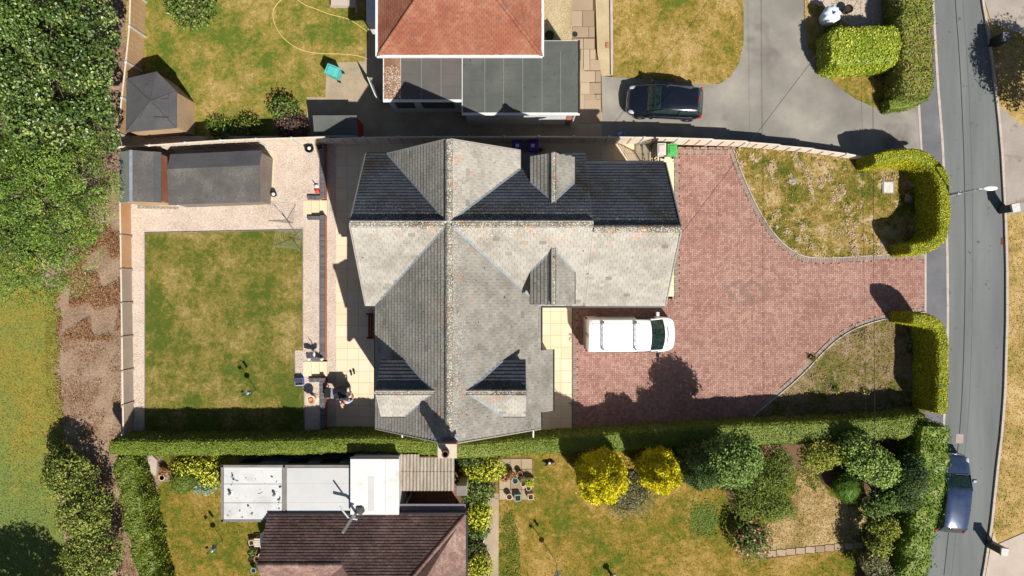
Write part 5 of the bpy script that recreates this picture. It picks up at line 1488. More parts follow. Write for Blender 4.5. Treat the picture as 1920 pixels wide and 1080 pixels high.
tree('bramble_bush', 'overgrown bramble thicket beside the field at bottom', W(150, 960)[:2], .8,
     [E(130, 890, 1.6, 1.5, 1.4, .9), E(160, 960, 1.7, 1.6, 1.6, 1.0), E(175, 1040, 1.7, 1.6, 1.6, 1.0), E(120, 860, 1.2, 1.1, 1.0, .7), E(170, 1120, 1.7, 1.6, 1.6, 1.0)],
     M['olive_leaf'], 22000, .13, .45, .06, .6, 'bush', per=110)
tree('roadside_conifer', 'tall conifer beyond the edge casting shade over the road', W(1985, 190)[:2], 2.0, [E(2040, 175, 3.0, 1.6, 1.6, 2.4)], M['deep_green'], 9000, .16, .5, .16)
tree('corner_tree', 'broad tree beyond the corner casting shade over the field', W(120, 1200)[:2], 2.0, [(*W(130, 1190)[:2], 4.6, 2.4, 2.0, 1.8), (*W(40, 1160)[:2], 4.2, 1.8, 1.6, 1.4)], M['maple'], 9000, .2, .6, .2)

shrub('flowering_bush', 'leafy green bush at the top edge of the lawn', 358, 14, 1.25, 1.05, 1.3, M['mid_green'], .15, 150)
shrub('spiky_plant', 'pale spiky grass-like plant behind the dark sheds', 413, 246, .75, .65, .7, M['ash'], .3, 150, 'plant', aspect=.12, tilt=.9)
shrub('border_bush', 'small dark green bush beside the purple shrub', 533, 206, .75, .6, 1.3, M['mid_green'], .12, 170)
shrub('border_plant', 'olive plant in the border between spiky plant and bush', 466, 236, .75, .5, .8, M['olive_leaf'], .11, 170, 'plant')
shrub('purple_shrub', 'dark purple-leaved shrub beside the small red shed', 549, 239, .8, .7, 1.2, M['purple_leaf'], .12, 190)
# south-west garden
shrub('lime_shrub', 'bright lime-yellow shrub touching the white outbuilding', 398, 884, .75, .75, 1.0, M['lime'], .13, 190)
shrub('cream_shrub', 'cream and yellow variegated shrub under the boundary hedge', 352, 876, .75, .5, .9, M['lime'], .12, 170)
shrub('dome_shrub', 'dark olive dome-shaped shrub on the southern back lawn', 343, 902, .72, .68, 1.0, M['olive_leaf'], .07, 380, ball=True, amp=.08)
shrub('blue_conifer', 'spreading blue-green conifer beside the lime shrub', 386, 908, .66, .52, .6, M['blue_green'], .1, 300)
# beside the bungalow
shrub('golden_shrub', 'golden yellow shrub at the top of the bungalow border', 905, 880, 1.15, .62, 1.2, M['lime'], .12, 230)
shrub('shade_shrub', 'dark green leafy shrub beside the garden chimney', 893, 916, .95, .8, 1.2, M['mid_green'], .14, 180)
shrub('ivy_shrub', 'deep green shrub between hedge and golden shrub', 880, 860, .9, .4, 1.4, M['deep_green'], .12, 200)
shrub('yellow_border_shrub', 'yellow-green shrub half way down the bungalow border', 900, 965, .6, .75, 1.1, M['lime'], .14, 190)
shrub('glossy_plant', 'glossy green plant above the white ring pot', 897, 993, .6, .42, .9, M['mid_green'], .17, 150, 'plant')
shrub('red_flowered_plant', 'dark plant with red flowers beside the bungalow wall', 890, 1030, .55, .65, .8, M['deep_green'], .13, 170, 'plant', flowers=(M['petal_red'], 9, .12))
shrub('lime_border_shrub', 'lime-green shrub at the foot of the bungalow border', 900, 1062, .62, .7, 1.1, M['lime'], .12, 210)
# south-east garden
shrub('golden_yew', 'bright yellow egg-shaped clipped yew beside the lavender', 1125, 890, 1.14, 1.12, 4.4, M['gold'], .12, 620, 'topiary', .30, ball=True, tilt=.6, power=.8, aspect=.5)
shrub('golden_yew', 'smaller yellow clipped yew touching the dark green bush', 1233, 878, .92, 1.0, 4.1, M['gold'], .12, 620, 'topiary', .30, ball=True, tilt=.6, power=.8, aspect=.5)
shrub('lavender_clump', 'sprawling grey-green lavender with lilac flowers between the yellow yews', 1180, 924, 1.4, 1.2, .8, M['grey_green'], .13, 260, 'plant', flowers=(M['petal_lilac'], 60, .055), aspect=.35)
shrub('round_bush', 'dark green rounded bush between yellow yew and leafy tree', 1305, 870, 1.1, 1.05, 4.3, M['deep_green'], .09, 420, ball=True, amp=.2)
tree('garden_tree', 'leafy green garden tree with lilac blossom above the southern lawn', W(1335, 835)[:2], 1.4, [E(1380, 856, 4.0, 1.35, 1.25, 1.2), E(1366, 880, 3.2, 1.2, 1.0, 1.0), E(1345, 850, 3.0, 1.0, .9, .9)], M['mid_green'], 11000, .14, .45, .1)
tree('spreading_shrub', 'large olive-green spreading shrub beside the roses', W(1415, 905)[:2], .8, [E(1425, 905, 1.5, 1.5, 1.4, .8), E(1440, 945, 1.5, 1.3, 1.0, .8), E(1400, 940, 1.4, 1.1, 1.0, .7), E(1455, 870, 1.4, 1.1, 1.0, .7)], M['olive_leaf'], 17000, .12, .42, .08, .5, 'shrub')
tree('yellowing_shrub', 'yellowing shrub under the hedge beside the pale dry patch', W(1520, 850)[:2], .7, [E(1528, 856, 1.6, 1.0, .9, .7), E(1560, 845, 1.6, 1.0, .8, .7)], M['yellow_green'], 5000, .12, .38, .06, .6, 'shrub')
tree('light_green_tree', 'light green feathery tree behind the clipped dome of grass-green', W(1605, 850)[:2], 1.0, [E(1620, 860, 2.2, 1.2, 1.0, .9), E(1650, 880, 2.2, 1.0, 1.0, .8), E(1600, 835, 2.0, 1.0, .7, .8)], M['ash'], 9000, .14, .42, .08)
shrub('fluffy_conifer', 'soft grass-green rounded conifer at the edge of the dry patch', 1590, 914, .82, .78, 1.3, M['fresh_green'], .09, 420, ball=True, amp=.08, aspect=.25)
tree('drooping_conifer', 'dark drooping conifer in the shade of the roadside hedge', W(1672, 870)[:2], 1.6, [E(1705, 890, 2.2, .9, 1.2, 1.0), E(1695, 930, 1.8, .9, .9, .8)], M['deep_green'], 8000, .12, .4, .09, .4)
tree('corner_shrub', 'mid green shrub between drooping conifer and yellow-green shrub', W(1640, 925)[:2], .7, [E(1660, 935, 1.5, .9, .8, .7), E(1640, 950, 1.3, .7, .7, .6)], M['mid_green'], 5000, .12, .36, .06, .55, 'shrub')
tree('sunny_shrub', 'yellow-green sunlit shrub beside the end of the stone path', W(1640, 985)[:2], .7, [E(1655, 988, 1.5, .8, .7, .7), E(1645, 1020, 1.4, .7, .7, .6)], M['yellow_green'], 4500, .12, .36, .06, .6, 'shrub')
tree('brownish_shrub', 'brownish green shrub at the bottom below the stone path', W(1628, 1050)[:2], .6, [E(1640, 1052, 1.3, .8, .8, .6), E(1650, 1080, 1.3, .9, .7, .6)], M['grey_green'], 5000, .12, .36, .06, .55, 'shrub')
shrub('rose_bush', 'rose bush covered in pink flowers beside the stone path', 1408, 1008, 1.0, 1.15, 1.3, M['mid_green'], .11, 230, flowers=(M['petal_pink'], 70, .16))
shrub('grassy_clump', 'bright green grassy clump at the edge of the spreading shrub', 1472, 955, .6, .45, .7, M['fresh_green'], .2, 190, 'plant', aspect=.15, tilt=.9)
# weeds in the lower front lawn
for i, (px, py, lab) in enumerate([(1524, 672, 'small weed with yellow flowers at the kerb of the lower lawn'), (1567, 730, 'weed clump at the shade edge of the lower front lawn'), (1622, 735, 'weed with yellow flowers beside the shade line')]):
    shrub('weed', lab, px, py, .20, .18, .25, M['mid_green'], .08, 400, 'weed', .25, 'weeds in the lower front lawn', (M['petal_yellow'], 7, .07))
# dead bracken over the bare earth
def bracken(poly, n, name, label):
    x, y = poly_points(poly, n)
    k = wob(np.stack([x, y, x * 0], 1), .8, 1.3) > -.1
    x, y = x[k], y[k]
    P = np.stack([x, y, rng.uniform(0, .22, len(x))], 1)
    nr = np.tile([0, 0, 1.0], (len(x), 1)) + rng.normal(size=(len(x), 3)) * .7
    s_ = rng.uniform(.04, .13, len(x))
    tag(scatter(name, LEAF_V, LEAF_F, frames(nr, s_, s_ * .25, s_), P, M['hay']), label, 'bracken')
bracken(G((118, 400), (228, 400), (228, 640), (108, 640), (112, 560)), 24000, 'dead_bracken', 'rust-brown dead bracken covering the earth bank')
bracken(G((100, 640), (228, 640), (232, 840), (120, 840)), 5000, 'dry_stalks', 'sparse dry stalks on the pale earth bank')
bracken(G((150, 840), (210, 850), (262, 1100), (215, 1100), (190, 930)), 7000, 'straw_litter', 'golden straw between bramble thicket and hedge')

# ================================================================== SHEDS
def roof_quad(root, pts, mat, name='roof_felt', th=.04):
    P = [Vector(p) for p in pts]
    m = MB()
    n = len(P)
    m.add(P + [p - Vector((0, 0, th)) for p in P], [tuple(range(n)), tuple(range(2 * n - 1, n - 1, -1))] + [(i, n + i, n + (i + 1) % n, (i + 1) % n) for i in range(n)])
    return m.build(name, mat, root)
def board_wall(root, a, b, z0, za, zb, mat, name='wall', step=.13):
    """vertical boards from a to b; top height runs from za to zb"""
    a, b = Vector((*a, 0)), Vector((*b, 0))
    L = (b - a).length
    k = max(2, int(L / step))
    d = (b - a) / k
    n = Vector((-d.y, d.x, 0)).normalized()
    w = MB().bar(a + Vector((0, 0, z0 + .05)), b + Vector((0, 0, z0 + .05)), .03, .1).build(name, mat, root)
    for i in range(k):
        p0, p1 = a + d * (i + .03), a + d * (i + .97)
        t0, t1 = za + (zb - za) * i / k, za + (zb - za) * (i + 1) / k
        off = n * .018
        v = [p0 - off, p1 - off, p1 + off, p0 + off]
        MB().add([(q.x, q.y, z0) for q in v] + [(v[0].x, v[0].y, t0), (v[1].x, v[1].y, t1), (v[2].x, v[2].y, t1), (v[3].x, v[3].y, t0)],
                 [(0, 1, 5, 4), (1, 2, 6, 5), (2, 3, 7, 6), (3, 0, 4, 7), (4, 5, 6, 7)]).build('board', mat, w)
    return w
# corner summerhouse
cs_ = [W(237, 147, 2.15)[:2], W(294, 134, 2.15)[:2], W(331, 171, 2.15)[:2], W(331, 240, 2.15)[:2], W(236, 248, 2.15)[:2]]
cx_, cy_, _ = W(283, 190, 2.5)
sm = thing('corner_summerhouse', 'corner summerhouse with creased dark felt roof and pale board walls by the tan fence', 'shed', (cx_, cy_, 0))
for i in range(5):
    a, b = Vector(cs_[i]), Vector(cs_[(i + 1) % 5])
    roof_quad(sm, [(*b, 2.15), (*a, 2.15), (cx_, cy_, 2.52)], M['felt_dark'])
    c = Vector((cx_, cy_))
    board_wall(sm, a.lerp(c, .06), b.lerp(c, .06), 0, 2.1, 2.1, M['shed_wood'])
    MB().tube([(*a, 2.16), (cx_, cy_, 2.535)], .022, 6).build('felt_lap', M['felt_dark'], sm)
for (p, q) in (((276, 160), (271, 182)), ((283, 190), (262, 222)), ((284, 188), (316, 184)), ((316, 180), (315, 222)), ((289, 221), (316, 220))):
    a, b = W(*p, 2.4), W(*q, 2.38)
    MB().tube([(a[0], a[1], 2.42 if p[0] > 300 else 2.44), (b[0], b[1], 2.33 if q[0] > 300 else 2.40)], .015, 6).build('felt_wrinkle', M['felt_dark'], sm)
# small ridged shed
s1 = thing('small_garden_shed', 'small shed with green-grey and black felt slopes at the fence corner', 'shed', (*W(275, 332, 2.4)[:2], TZ))
ax, rx_, bx_ = W(224, 0, 2.2)[0], W(246, 0, 2.75)[0], W(302, 0, 2.2)[0]
yn, ys = W(0, 284, 2.4)[1], W(0, 379, 2.4)[1]
roof_quad(s1, [(ax, ys, 2.2), (rx_, ys, 2.75), (rx_, yn, 2.75), (ax, yn, 2.2)], M['felt_green'])
roof_quad(s1, [(rx_, ys, 2.75), (bx_, ys, 2.2), (bx_, yn, 2.2), (rx_, yn, 2.75)], M['felt'])
roof_quad(s1, [(rx_ + .95, ys + .01, 2.43), (bx_ + .01, ys + .01, 2.22), (bx_ + .01, yn, 2.22), (rx_ + .95, yn, 2.43)], M['felt_dark'], 'felt_strip', .015)
MB().bar((rx_, ys, 2.77), (rx_, yn, 2.77), .16, .03).build('ridge_strip', M['lead'], s1)
board_wall(s1, (bx_ - .08, ys + .08), (bx_ - .08, yn - .08), TZ, 2.2, 2.2, M['shed_red'])
board_wall(s1, (ax + .08, ys + .08), (ax + .08, yn - .08), TZ, 2.18, 2.18, M['shed_red'])
for yy in (ys + .08, yn - .08):
    board_wall(s1, (ax + .1, yy), (rx_, yy), TZ, 2.2, 2.68, M['shed_wood']); board_wall(s1, (rx_, yy), (bx_ - .1, yy), TZ, 2.68, 2.2, M['shed_wood'])
# long felted shed
s2 = thing('long_garden_shed', 'long shed with black felt roof beside the gravel garden', 'shed', (*W(400, 333, 2.3)[:2], TZ))
p00, p10, p11, p01 = W(315, 384, 2.25)[:2], W(487, 378, 2.25)[:2], W(490, 281, 2.35)[:2], W(318, 289, 2.35)[:2]
def mid(p, q, t): return (p[0] + (q[0] - p[0]) * t, p[1] + (q[1] - p[1]) * t)
roof_quad(s2, [(*p00, 2.2), (*p10, 2.2), (*mid(p10, p11, .70), 2.52), (*mid(p00, p01, .70), 2.52)], M['felt'])
roof_quad(s2, [(*mid(p00, p01, .69), 2.535), (*mid(p10, p11, .69), 2.535), (*p11, 2.28), (*p01, 2.28)], M['felt_dark'])
for t in (.05, .25, .5, .75, .95):
    for u in (.06, .63):
        q = mid(mid(p00, p10, t), mid(p01, p11, t), u)
        MB().lathe([(.018, 0), (.018, .012)], (q[0], q[1], 2.2 + .32 * u / .7 + .002), 8).build('felt_nail', M['steel'], s2)
ins = lambda p: (p[0] + (.12 if p in (p00, p01) else -.1), p[1] + (.1 if p in (p00, p10) else -.1))
board_wall(s2, ins(p10), mid(ins(p10), ins(p11), .7), TZ, 2.16, 2.48, M['shed_grey']); board_wall(s2, mid(ins(p10), ins(p11), .7), ins(p11), TZ, 2.48, 2.24, M['shed_grey'])
board_wall(s2, ins(p00), ins(p10), TZ, 2.16, 2.16, M['shed_grey']); board_wall(s2, ins(p01), ins(p11), TZ, 2.24, 2.24, M['shed_grey']); board_wall(s2, ins(p00), ins(p01), TZ, 2.16, 2.24, M['shed_grey'])
o, _ = sheet('shed_base', [(318, 384), (512, 380), (516, 283), (505, 281), (505, 376), (318, 378)], TZ + .02, plain('sandy_concrete', C(226, 214, 176), .9), .3, TZ)
sheet('shed_plinth', [(258, 385), (335, 388), (335, 392), (258, 391)], TZ + .02, plain('grey_plinth', C(150, 146, 128), .9), .3, TZ)
# small red shed
s3 = thing('small_red_shed', 'small shed with grey felt roof and bright red end wall on the top patio', 'shed', (*W(630, 236, 1.5)[:2], 0))
xa, xb, yb_, yt = W(588, 0, 1.55)[0], W(670, 0, 1.55)[0], W(0, 254, 1.5)[1], W(0, 217, 1.65)[1]
roof_quad(s3, [(xa, yb_, 1.42), (xb, yb_, 1.42), (xb, yt, 1.72), (xa, yt, 1.72)], M['felt_grey'])
MB().bar((xa, yb_ - .02, 1.42), (xb, yb_ - .02, 1.42), .03, .07).build('fascia', M['white'], s3)
for a, b, za, zb in (((xb - .05, yb_ + .06), (xb - .05, yt - .06), 1.4, 1.66), ((xa + .05, yb_ + .06), (xa + .05, yt - .06), 1.4, 1.66), ((xa + .06, yb_ + .06), (xb - .06, yb_ + .06), 1.38, 1.38), ((xa + .06, yt - .06), (xb - .06, yt - .06), 1.66, 1.66)):
    board_wall(s3, a, b, 0, za, zb, M['red_paint'])

# ================================================================== VEHICLES
def ring(x, w, zt, zb):
    h = [(-w * .88, zb), (-w * .985, zb + .12), (-w, zb + .3 * (zt - zb)), (-w * .99, zt - .2), (-w * .95, zt - .07), (-w * .84, zt - .012), (-w * .45, zt + .012), (0, zt + .022)]
    h += [(-y, z) for y, z in h[-2::-1]]
    return [(x, y, z) for y, z in h]
def wheel(root, x, y, r=.31, w=.2):
    m = MB()
    s_ = 1 if y > 0 else -1
    def lat(prof, n=22):
        t = MB().lathe(prof, (0, 0, 0), n)
        t.v = [(x + a, y + s_ * c, r + b) for a, b, c in t.v]
        return t
    ty = lat([(r * .64, -w / 2), (r * .96, -w / 2), (r, -w / 2 + .03), (r, w / 2 - .03), (r * .95, w / 2), (r * .64, w / 2)]).build('wheel', M['rubber'], root, False, True)
    lat([(r * .62, -.02), (r * .63, w / 2 - .03), (r * .5, w / 2 - .01), (r * .2, w / 2 + .005), (.03, w / 2 + .005)], 18).build('rim', M['steel'], ty, False)
def lens(root, name, mat, c, r):
    v, f = blob((0, 0, 0), 1, 1, 1, 0, nu=14, nv=8)
    np_mesh(name, [(c[0] + a * r[0], c[1] + b * r[1], c[2] + d * r[2]) for a, b, d in v], f, mat, root, False, None, True)
def cab_ring(x, wb, zb, wt, zt):
    h = [(-wb, zb), (-(wb * .55 + wt * .45), zb + .5 * (zt - zb)), (-wt, zt - .09 * (zt - zb)), (-wt * .86, zt), (-wt * .45, zt + .02), (0, zt + .028)]
    h += [(-y, z) for y, z in h[-2::-1]]
    return [(x, y, z) for y, z in h]
def panel(root, name, mat, rings, sel, off=.008):    # strip of a loft, lifted off it
    vs, fs = [], []
    k = sel[1] - sel[0] + 1
    for r in rings:
        c = sum((Vector(p) for p in r), Vector()) / len(r)
        for p in r[sel[0]:sel[1] + 1]:
            q = Vector(p)
            d = Vector((0, q.y, q.z - c.z + .2)).normalized()
            vs.append(q + d * off)
    for i in range(len(rings) - 1):
        fs += [(i * k + j, i * k + j + 1, (i + 1) * k + j + 1, (i + 1) * k + j) for j in range(k - 1)]
    return np_mesh(name, np.array([tuple(v) for v in vs]), fs, mat, root, False, None, True)
def lerp_ring(a, b, t): return [tuple(p + (q - p) * t for p, q in zip(u, v)) for u, v in zip(a, b)]

def hatchback(name, label, loc, rz, L, w, paint, Ht=1.5, rails=False):
    root = thing(name, label, 'car', loc, rz)
    h = L / 2
    hw = w / 2
    st = [(h, .52, .58, .28), (h - .05, .70, .68, .24), (h - .22, .86, .76, .22), (h - .5, .95, .84, .2), (h - .95, .99, .95, .2), (h - 1.2, 1, .99, .2), (0, 1, 1.0, .2), (-h + .9, 1, 1.02, .2), (-h + .35, .97, 1.02, .22), (-h + .1, .9, .98, .25), (-h, .78, .84, .3)]
    MB().loft([ring(x, hw * f, zt, zb) for x, f, zt, zb in st]).build('body', paint, root, False, True)
    R = [cab_ring(h - 1.02, hw * .86, .95, hw * .84, .965), cab_ring(h - 1.45, hw * .9, .96, hw * .76, Ht - .18), cab_ring(h - 1.75, hw * .92, .97, hw * .74, Ht - .03), cab_ring(h - 2.3, hw * .93, .97, hw * .74, Ht),
         cab_ring(-h + .75, hw * .92, .98, hw * .72, Ht - .03), cab_ring(-h + .42, hw * .9, .98, hw * .70, Ht - .09), cab_ring(-h + .1, hw * .86, .95, hw * .72, 1.0)]
    MB().loft(R).build('glasshouse', M['glass_dark'], root, False, True)
    n = len(R[0])
    panel(root, 'roof', paint, [lerp_ring(R[1], R[2], .75)] + R[2:6], (2, n - 3), .012)
    panel(root, 'windscreen', M['glass_green'], [lerp_ring(R[0], R[1], .12), R[1], lerp_ring(R[1], R[2], .6)], (3, n - 4), .012)
    for sy in (-1, 1):
        for (i, j, k) in ((0, 1, 2), (5, 6, None)):
            idx = 2 if sy < 0 else n - 3
            pts = [R[i][idx], R[j][idx]] + ([R[k][idx]] if k else [])
            MB().tube([(a, b, c + .01) for a, b, c in pts], .035, 6).build('pillar', paint, root, False)
        xm = (R[3][0][0] + R[4][0][0]) / 2 + .2
        q = lerp_ring(R[3], R[4], .4)
        idx = (0, 1, 2) if sy < 0 else (n - 1, n - 2, n - 3)
        MB().tube([q[i_] for i_ in idx], .04, 6).build('pillar', M['black'], root, False)
        lens(root, 'headlight', M['clear_light'], (h - .36, sy * hw * .74, .70), (.26, .13, .09))
        lens(root, 'tail_light', M['red_light'], (-h + .12, sy * hw * .86, .86), (.10, .09, .16))
        mr = MB().loft([[(h - 1.28 + a * .09, sy * (hw + .02 + b), 1.0 + c * .07) for a, c in ((-1, -.6), (-1, .6), (.4, 1), (1, .3), (1, -.6), (0, -1))] for b in (0, .1, .17)])
        mr.build('mirror', paint, root, False)
        for x in (h - .82, -h + .68):
            wheel(root, x, sy * (hw - .1))
        if rails:
            MB().tube([(h - 1.95, sy * hw * .70, Ht + .02), (0, sy * hw * .71, Ht + .05), (-h + .65, sy * hw * .68, Ht + .01)], .018, 6).build('roof_rail', M['chrome'], root, False)
        MB().bar((h - 1.4, sy * (hw + .005), .78), (-h + .5, sy * (hw + .005), .8), .015, .03).build('trim_strip', M['chrome'], root, False)
        MB().bar((-.15, sy * (hw + .012), .92), (-.35, sy * (hw + .012), .92), .02, .03).build('door_handle', M['chrome'], root, False)
    MB().tube([(h - .06, -hw * .5, .66), (h - .01, 0, .68), (h - .06, hw * .5, .66)], .025, 6).build('grille_bar', M['chrome'], root, False)
    MB().bar((h - 1.0, -hw * .75, 1.0), (h - 1.03, hw * .1, 1.0), .03, .02).build('wiper', M['black'], root, False)
    MB().tube([(-h + .62, 0, Ht - .02), (-h + .5, 0, Ht + .12)], .01, 5).build('aerial', M['black'], root, False)
    MB().bar((-h + .37, -.12, Ht - .05), (-h + .37, .12, Ht - .05), .03, .02).build('brake_light', M['red_light'], root, False)
    return root
hatchback('black_hatchback', 'black hatchback parked nose-in on the curving grey driveway', (8.18, 10.0, 0), math.pi - .055, 4.05, 1.72, M['car_black'], 1.54, True)
hatchback('blue_hatchback', 'dark blue car parked in the road against the bright green hedge', (23.62, -11.0, -.1), math.radians(84), 4.2, 1.74, M['car_blue'], 1.46)

def van(loc, rz):
    root = thing('white_van', 'white panel van with two roof bars parked on the red block driveway', 'van', loc, rz)
    pa = M['van_paint']
    h, hw = 2.38, .95
    def vr(x, wb, wt, zt, zb=.28, zm=1.05):
        q = [(-wb * .93, zb), (-wb, zb + .15), (-wb, zm), (-(wb * .45 + wt * .55), zm + .55 * (zt - zm)), (-wt, zt - .10), (-wt * .93, zt - .025), (-wt * .5, zt + .012), (0, zt + .02)]
        q += [(-y, z) for y, z in q[-2::-1]]
        return [(x, y, z) for y, z in q]
    R = [vr(-h, .90, .80, 1.86), vr(-h + .05, .945, .835, 1.93), vr(-h + .3, .95, .84, 1.96), vr(-.5, .95, .84, 1.97), vr(.55, .95, .83, 1.95), vr(.92, .95, .80, 1.86), vr(1.62, .945, .83, 1.26, .28, 1.0), vr(1.72, .94, .82, 1.16, .28, .95),
         vr(2.05, .90, .78, 1.04, .28, .86), vr(2.24, .80, .68, .94, .28, .8), vr(2.35, .64, .54, .78, .3, .66), vr(2.39, .5, .42, .62, .34, .55)]
    for i_, k_ in zip(range(4, 12), (.04, .12, .20, .20, .18, .14, .09, .05)):
        R[i_] = [(x_ + k_ * (1 - (y_ / .95) ** 2) - k_ * .55, y_, z_) for x_, y_, z_ in R[i_]]
    MB().loft(R).build('body', pa, root, False, True)
    n = len(R[0])
    panel(root, 'windscreen_surround', M['black'], [lerp_ring(R[5], R[6], t_) for t_ in (-.04, .3, .7, 1.0)], (4, n - 5), .01)
    panel(root, 'windscreen', M['glass_green'], [lerp_ring(R[5], R[6], .02), lerp_ring(R[5], R[6], .35), lerp_ring(R[5], R[6], .7), lerp_ring(R[5], R[6], .98)], (5, n - 6), .014)
    panel(root, 'windscreen_base', M['black'], [lerp_ring(R[6], R[7], .0), lerp_ring(R[6], R[7], .8)], (5, n - 6), .014)
    MB().tube([(1.88, -.46, 1.105), (1.935, -.2, 1.125), (1.95, 0, 1.13), (1.935, .2, 1.125), (1.88, .46, 1.105)], .032, 6).build('bonnet_vent', M['black'], root, False)
    for sy in (-1, 1):
        idx = 4 if sy < 0 else n - 5
        MB().tube([R[5][idx], R[6][idx]], .05, 6).build('pillar', pa, root, False)
        sel = (2, 4) if sy < 0 else (n - 5, n - 3)
        panel(root, 'side_window', M['glass_dark'], [lerp_ring(R[3], R[4], .62), R[4], R[5], lerp_ring(R[5], R[6], .55)], sel, .012)
        mr = MB().loft([[(1.38 + a * .08, sy * (.97 + b), 1.18 + c * .13) for a, c in ((-1, -.8), (-1, .8), (.4, 1), (1, .4), (1, -.6), (0, -1))] for b in (0, .1, .22)])
        mr.build('mirror', M['white'] if sy > 0 else M['black'], root, False)
        MB().tube([(-1.9, sy * .955, 1.2), (.3, sy * .955, 1.2)], .012, 5).build('door_rail', M['black'], root, False)
        MB().bar((-h + .02, sy * .86, .75), (-h + .04, sy * .86, 1.35), .10, .12).build('tail_light', M['red_light'], root, False)
        lens(root, 'headlight', M['clear_light'], (2.05, sy * .72, .78), (.22, .14, .12))
        for x in (1.42, -1.45): wheel(root, x, sy * .84, .33, .22)
        MB().box(-.62, -.6, sy * .955 - .004, sy * .955 + .004, .35, 1.7).build('panel_gap', M['grey_plastic'], root, False)
    MB().box(-h - .012, -h + .004, -.008, .008, .35, 1.85).build('rear_door_gap', M['black'], root, False)
    MB().box(-h - .03, -h + .0, -.10, .10, 1.86, 1.91).build('brake_light', M['black'], root, False)
    MB().box(-h - .04, -h + .0, .03, .1, 1.0, 1.2).build('door_handle', M['black'], root, False)
    MB().box(-h - .07, -h + .15, -.88, .88, .3, .5).build('rear_bumper', M['grey_plastic'], root, False)
    for y_ in (-.56, -.28, 0, .28, .56):
        MB().bar((-2.15, y_, 1.985), (.35, y_, 1.985), .05, .014).build('roof_rib', pa, root, False)
    for y0_, y1_ in ((-.62, -.12), (.05, .55)):
        MB().tube([(1.62, y0_, 1.245), (1.60, y1_, 1.27)], .014, 5).build('wiper', M['black'], root, False)
    MB().box(-h - .02, -h + .01, -.26, .26, .58, .70).build('number_plate', M['hose'], root, False)
    for x in (-1.67, .02):
        b = MB().tube([(x, -.70, 2.10), (x, .70, 2.10)], .03, 8).build('roof_bar', M['steel'], root, False)
        for sy in (-1, 1):
            MB().bar((x, sy * .66, 1.97), (x + .05, sy * .70, 2.1), .1, .1).build('bar_foot', M['black'], b, False)
    return root
van((6.33, -2.46, 0), 0.0)

# ================================================================== BINS, POTS, SMALL THINGS
def wheelie(label, px, py, rz, body, lid, w=.56, d=.62, h=1.0, group=None, name='wheelie_bin', z0=0.0, lab=None):
    x, y, _ = W(px, py, h + z0)
    r = thing(name, label, 'bin', (x, y, z0), rz, group)
    m = MB().add([(-w * .38, -d * .36, .06), (w * .38, -d * .36, .06), (w * .38, d * .36, .06), (-w * .38, d * .36, .06), (-w * .48, -d * .48, h - .08), (w * .48, -d * .48, h - .08), (w * .48, d * .48, h - .08), (-w * .48, d * .48, h - .08)],
                 [(0, 3, 2, 1), (4, 5, 6, 7), (0, 1, 5, 4), (1, 2, 6, 5), (2, 3, 7, 6), (3, 0, 4, 7)])
    bevel(m.build('body', body, r, False), .03)
    lm = MB().taper(-w / 2, w / 2, -d / 2, d / 2, h - .08, h - .03, .02).taper(-w * .36, w * .36, -d * .36, d * .36, h - .03, h + .02, .03)
    l = bevel(lm.build('lid', lid, r, False), .02)
    MB().tube([(-w * .3, d * .5 + .05, h - .06), (w * .3, d * .5 + .05, h - .06)], .018, 6).build('handle', lid, r, False)
    for s_ in (-1, 1):
        t = MB().lathe([(.03, -.025), (.1, -.025), (.1, .025), (.03, .025)], (0, 0, 0), 14)
        t.v = [(s_ * w * .46 + c, d * .38 + a, .1 + b) for a, b, c in t.v]
        t.build('wheel', M['rubber'], r, False)
    if lab: MB().box(-.09, .09, -.09, .09, h + .021, h + .025).build('lid_sticker', M['white'], r, False)
    return r
wheelie('turquoise wheelie bin standing askew on the grass edge of the top patio', 622, 131, math.radians(-112), M['teal_plastic'], M['teal_plastic'], .58, .74, 1.05)
wheelie('purple wheelie bin in the side passage, nearer the roof dormer', 999, 273, math.pi, M['purple_plastic'], M['purple_plastic'], .6, .62, 1.05, 'purple bins in the side passage', lab=True)
wheelie('purple wheelie bin in the side passage, nearer the gable peak', 970, 273, math.pi, M['purple_plastic'], M['purple_plastic'], .6, .62, 1.05, 'purple bins in the side passage', lab=True)
wheelie('pale grey wheelie bin between black gate and green bin', 1241, 279, math.pi, M['grey_plastic'], M['grey_plastic'], .50, .66, 1.05)
wheelie('bright green wheelie bin at the corner of the red driveway', 1261, 280, math.pi, M['green_plastic'], M['green_plastic'], .54, .64, 1.05)

def pot(label, px, py, r, h, mat, fill='compost', z0=0.0, sq=False, cat='pot', group=None, plant=None, name='plant_pot'):
    x, y, _ = W(px, py, h + z0)
    root = thing(name, label, cat, (x, y, z0), U(-.2, .2), group)
    if sq:
        m = MB()
        t = .03
        for a, b, c, d in ((-r, r, -r, -r + t), (-r, r, r - t, r), (-r, -r + t, -r + t, r - t), (r - t, r, -r + t, r - t)): m.box(a, b, c, d, 0, h)
        m.build('side', mat, root, False)
        MB().box(-r + t, r - t, -r + t, r - t, .01, h - .05).build('soil', M[fill], root, False)
    else:
        MB().lathe([(r * .7, 0), (r * .95, h * .82), (r * 1.05, h * .84), (r * 1.05, h), (r * .86, h), (r * .82, h * .8)], n=20).build('side', mat, root, False, False)
        MB().lathe([(r * .8, h * .5), (r * .84, h - .05)], n=16).build('soil', M[fill], root, False)
    if plant:
        v, f = blob((0, 0, h + .05), r * .95, r * .95, r * .5, .2)
        leafy('plant', v, f, plant, root, 1500, .07, .06).matrix_parent_inverse = Matrix.Identity(4)
    return root
T, PP, TE = M['terracotta'], M['pale_pot'], M['teal_pot']
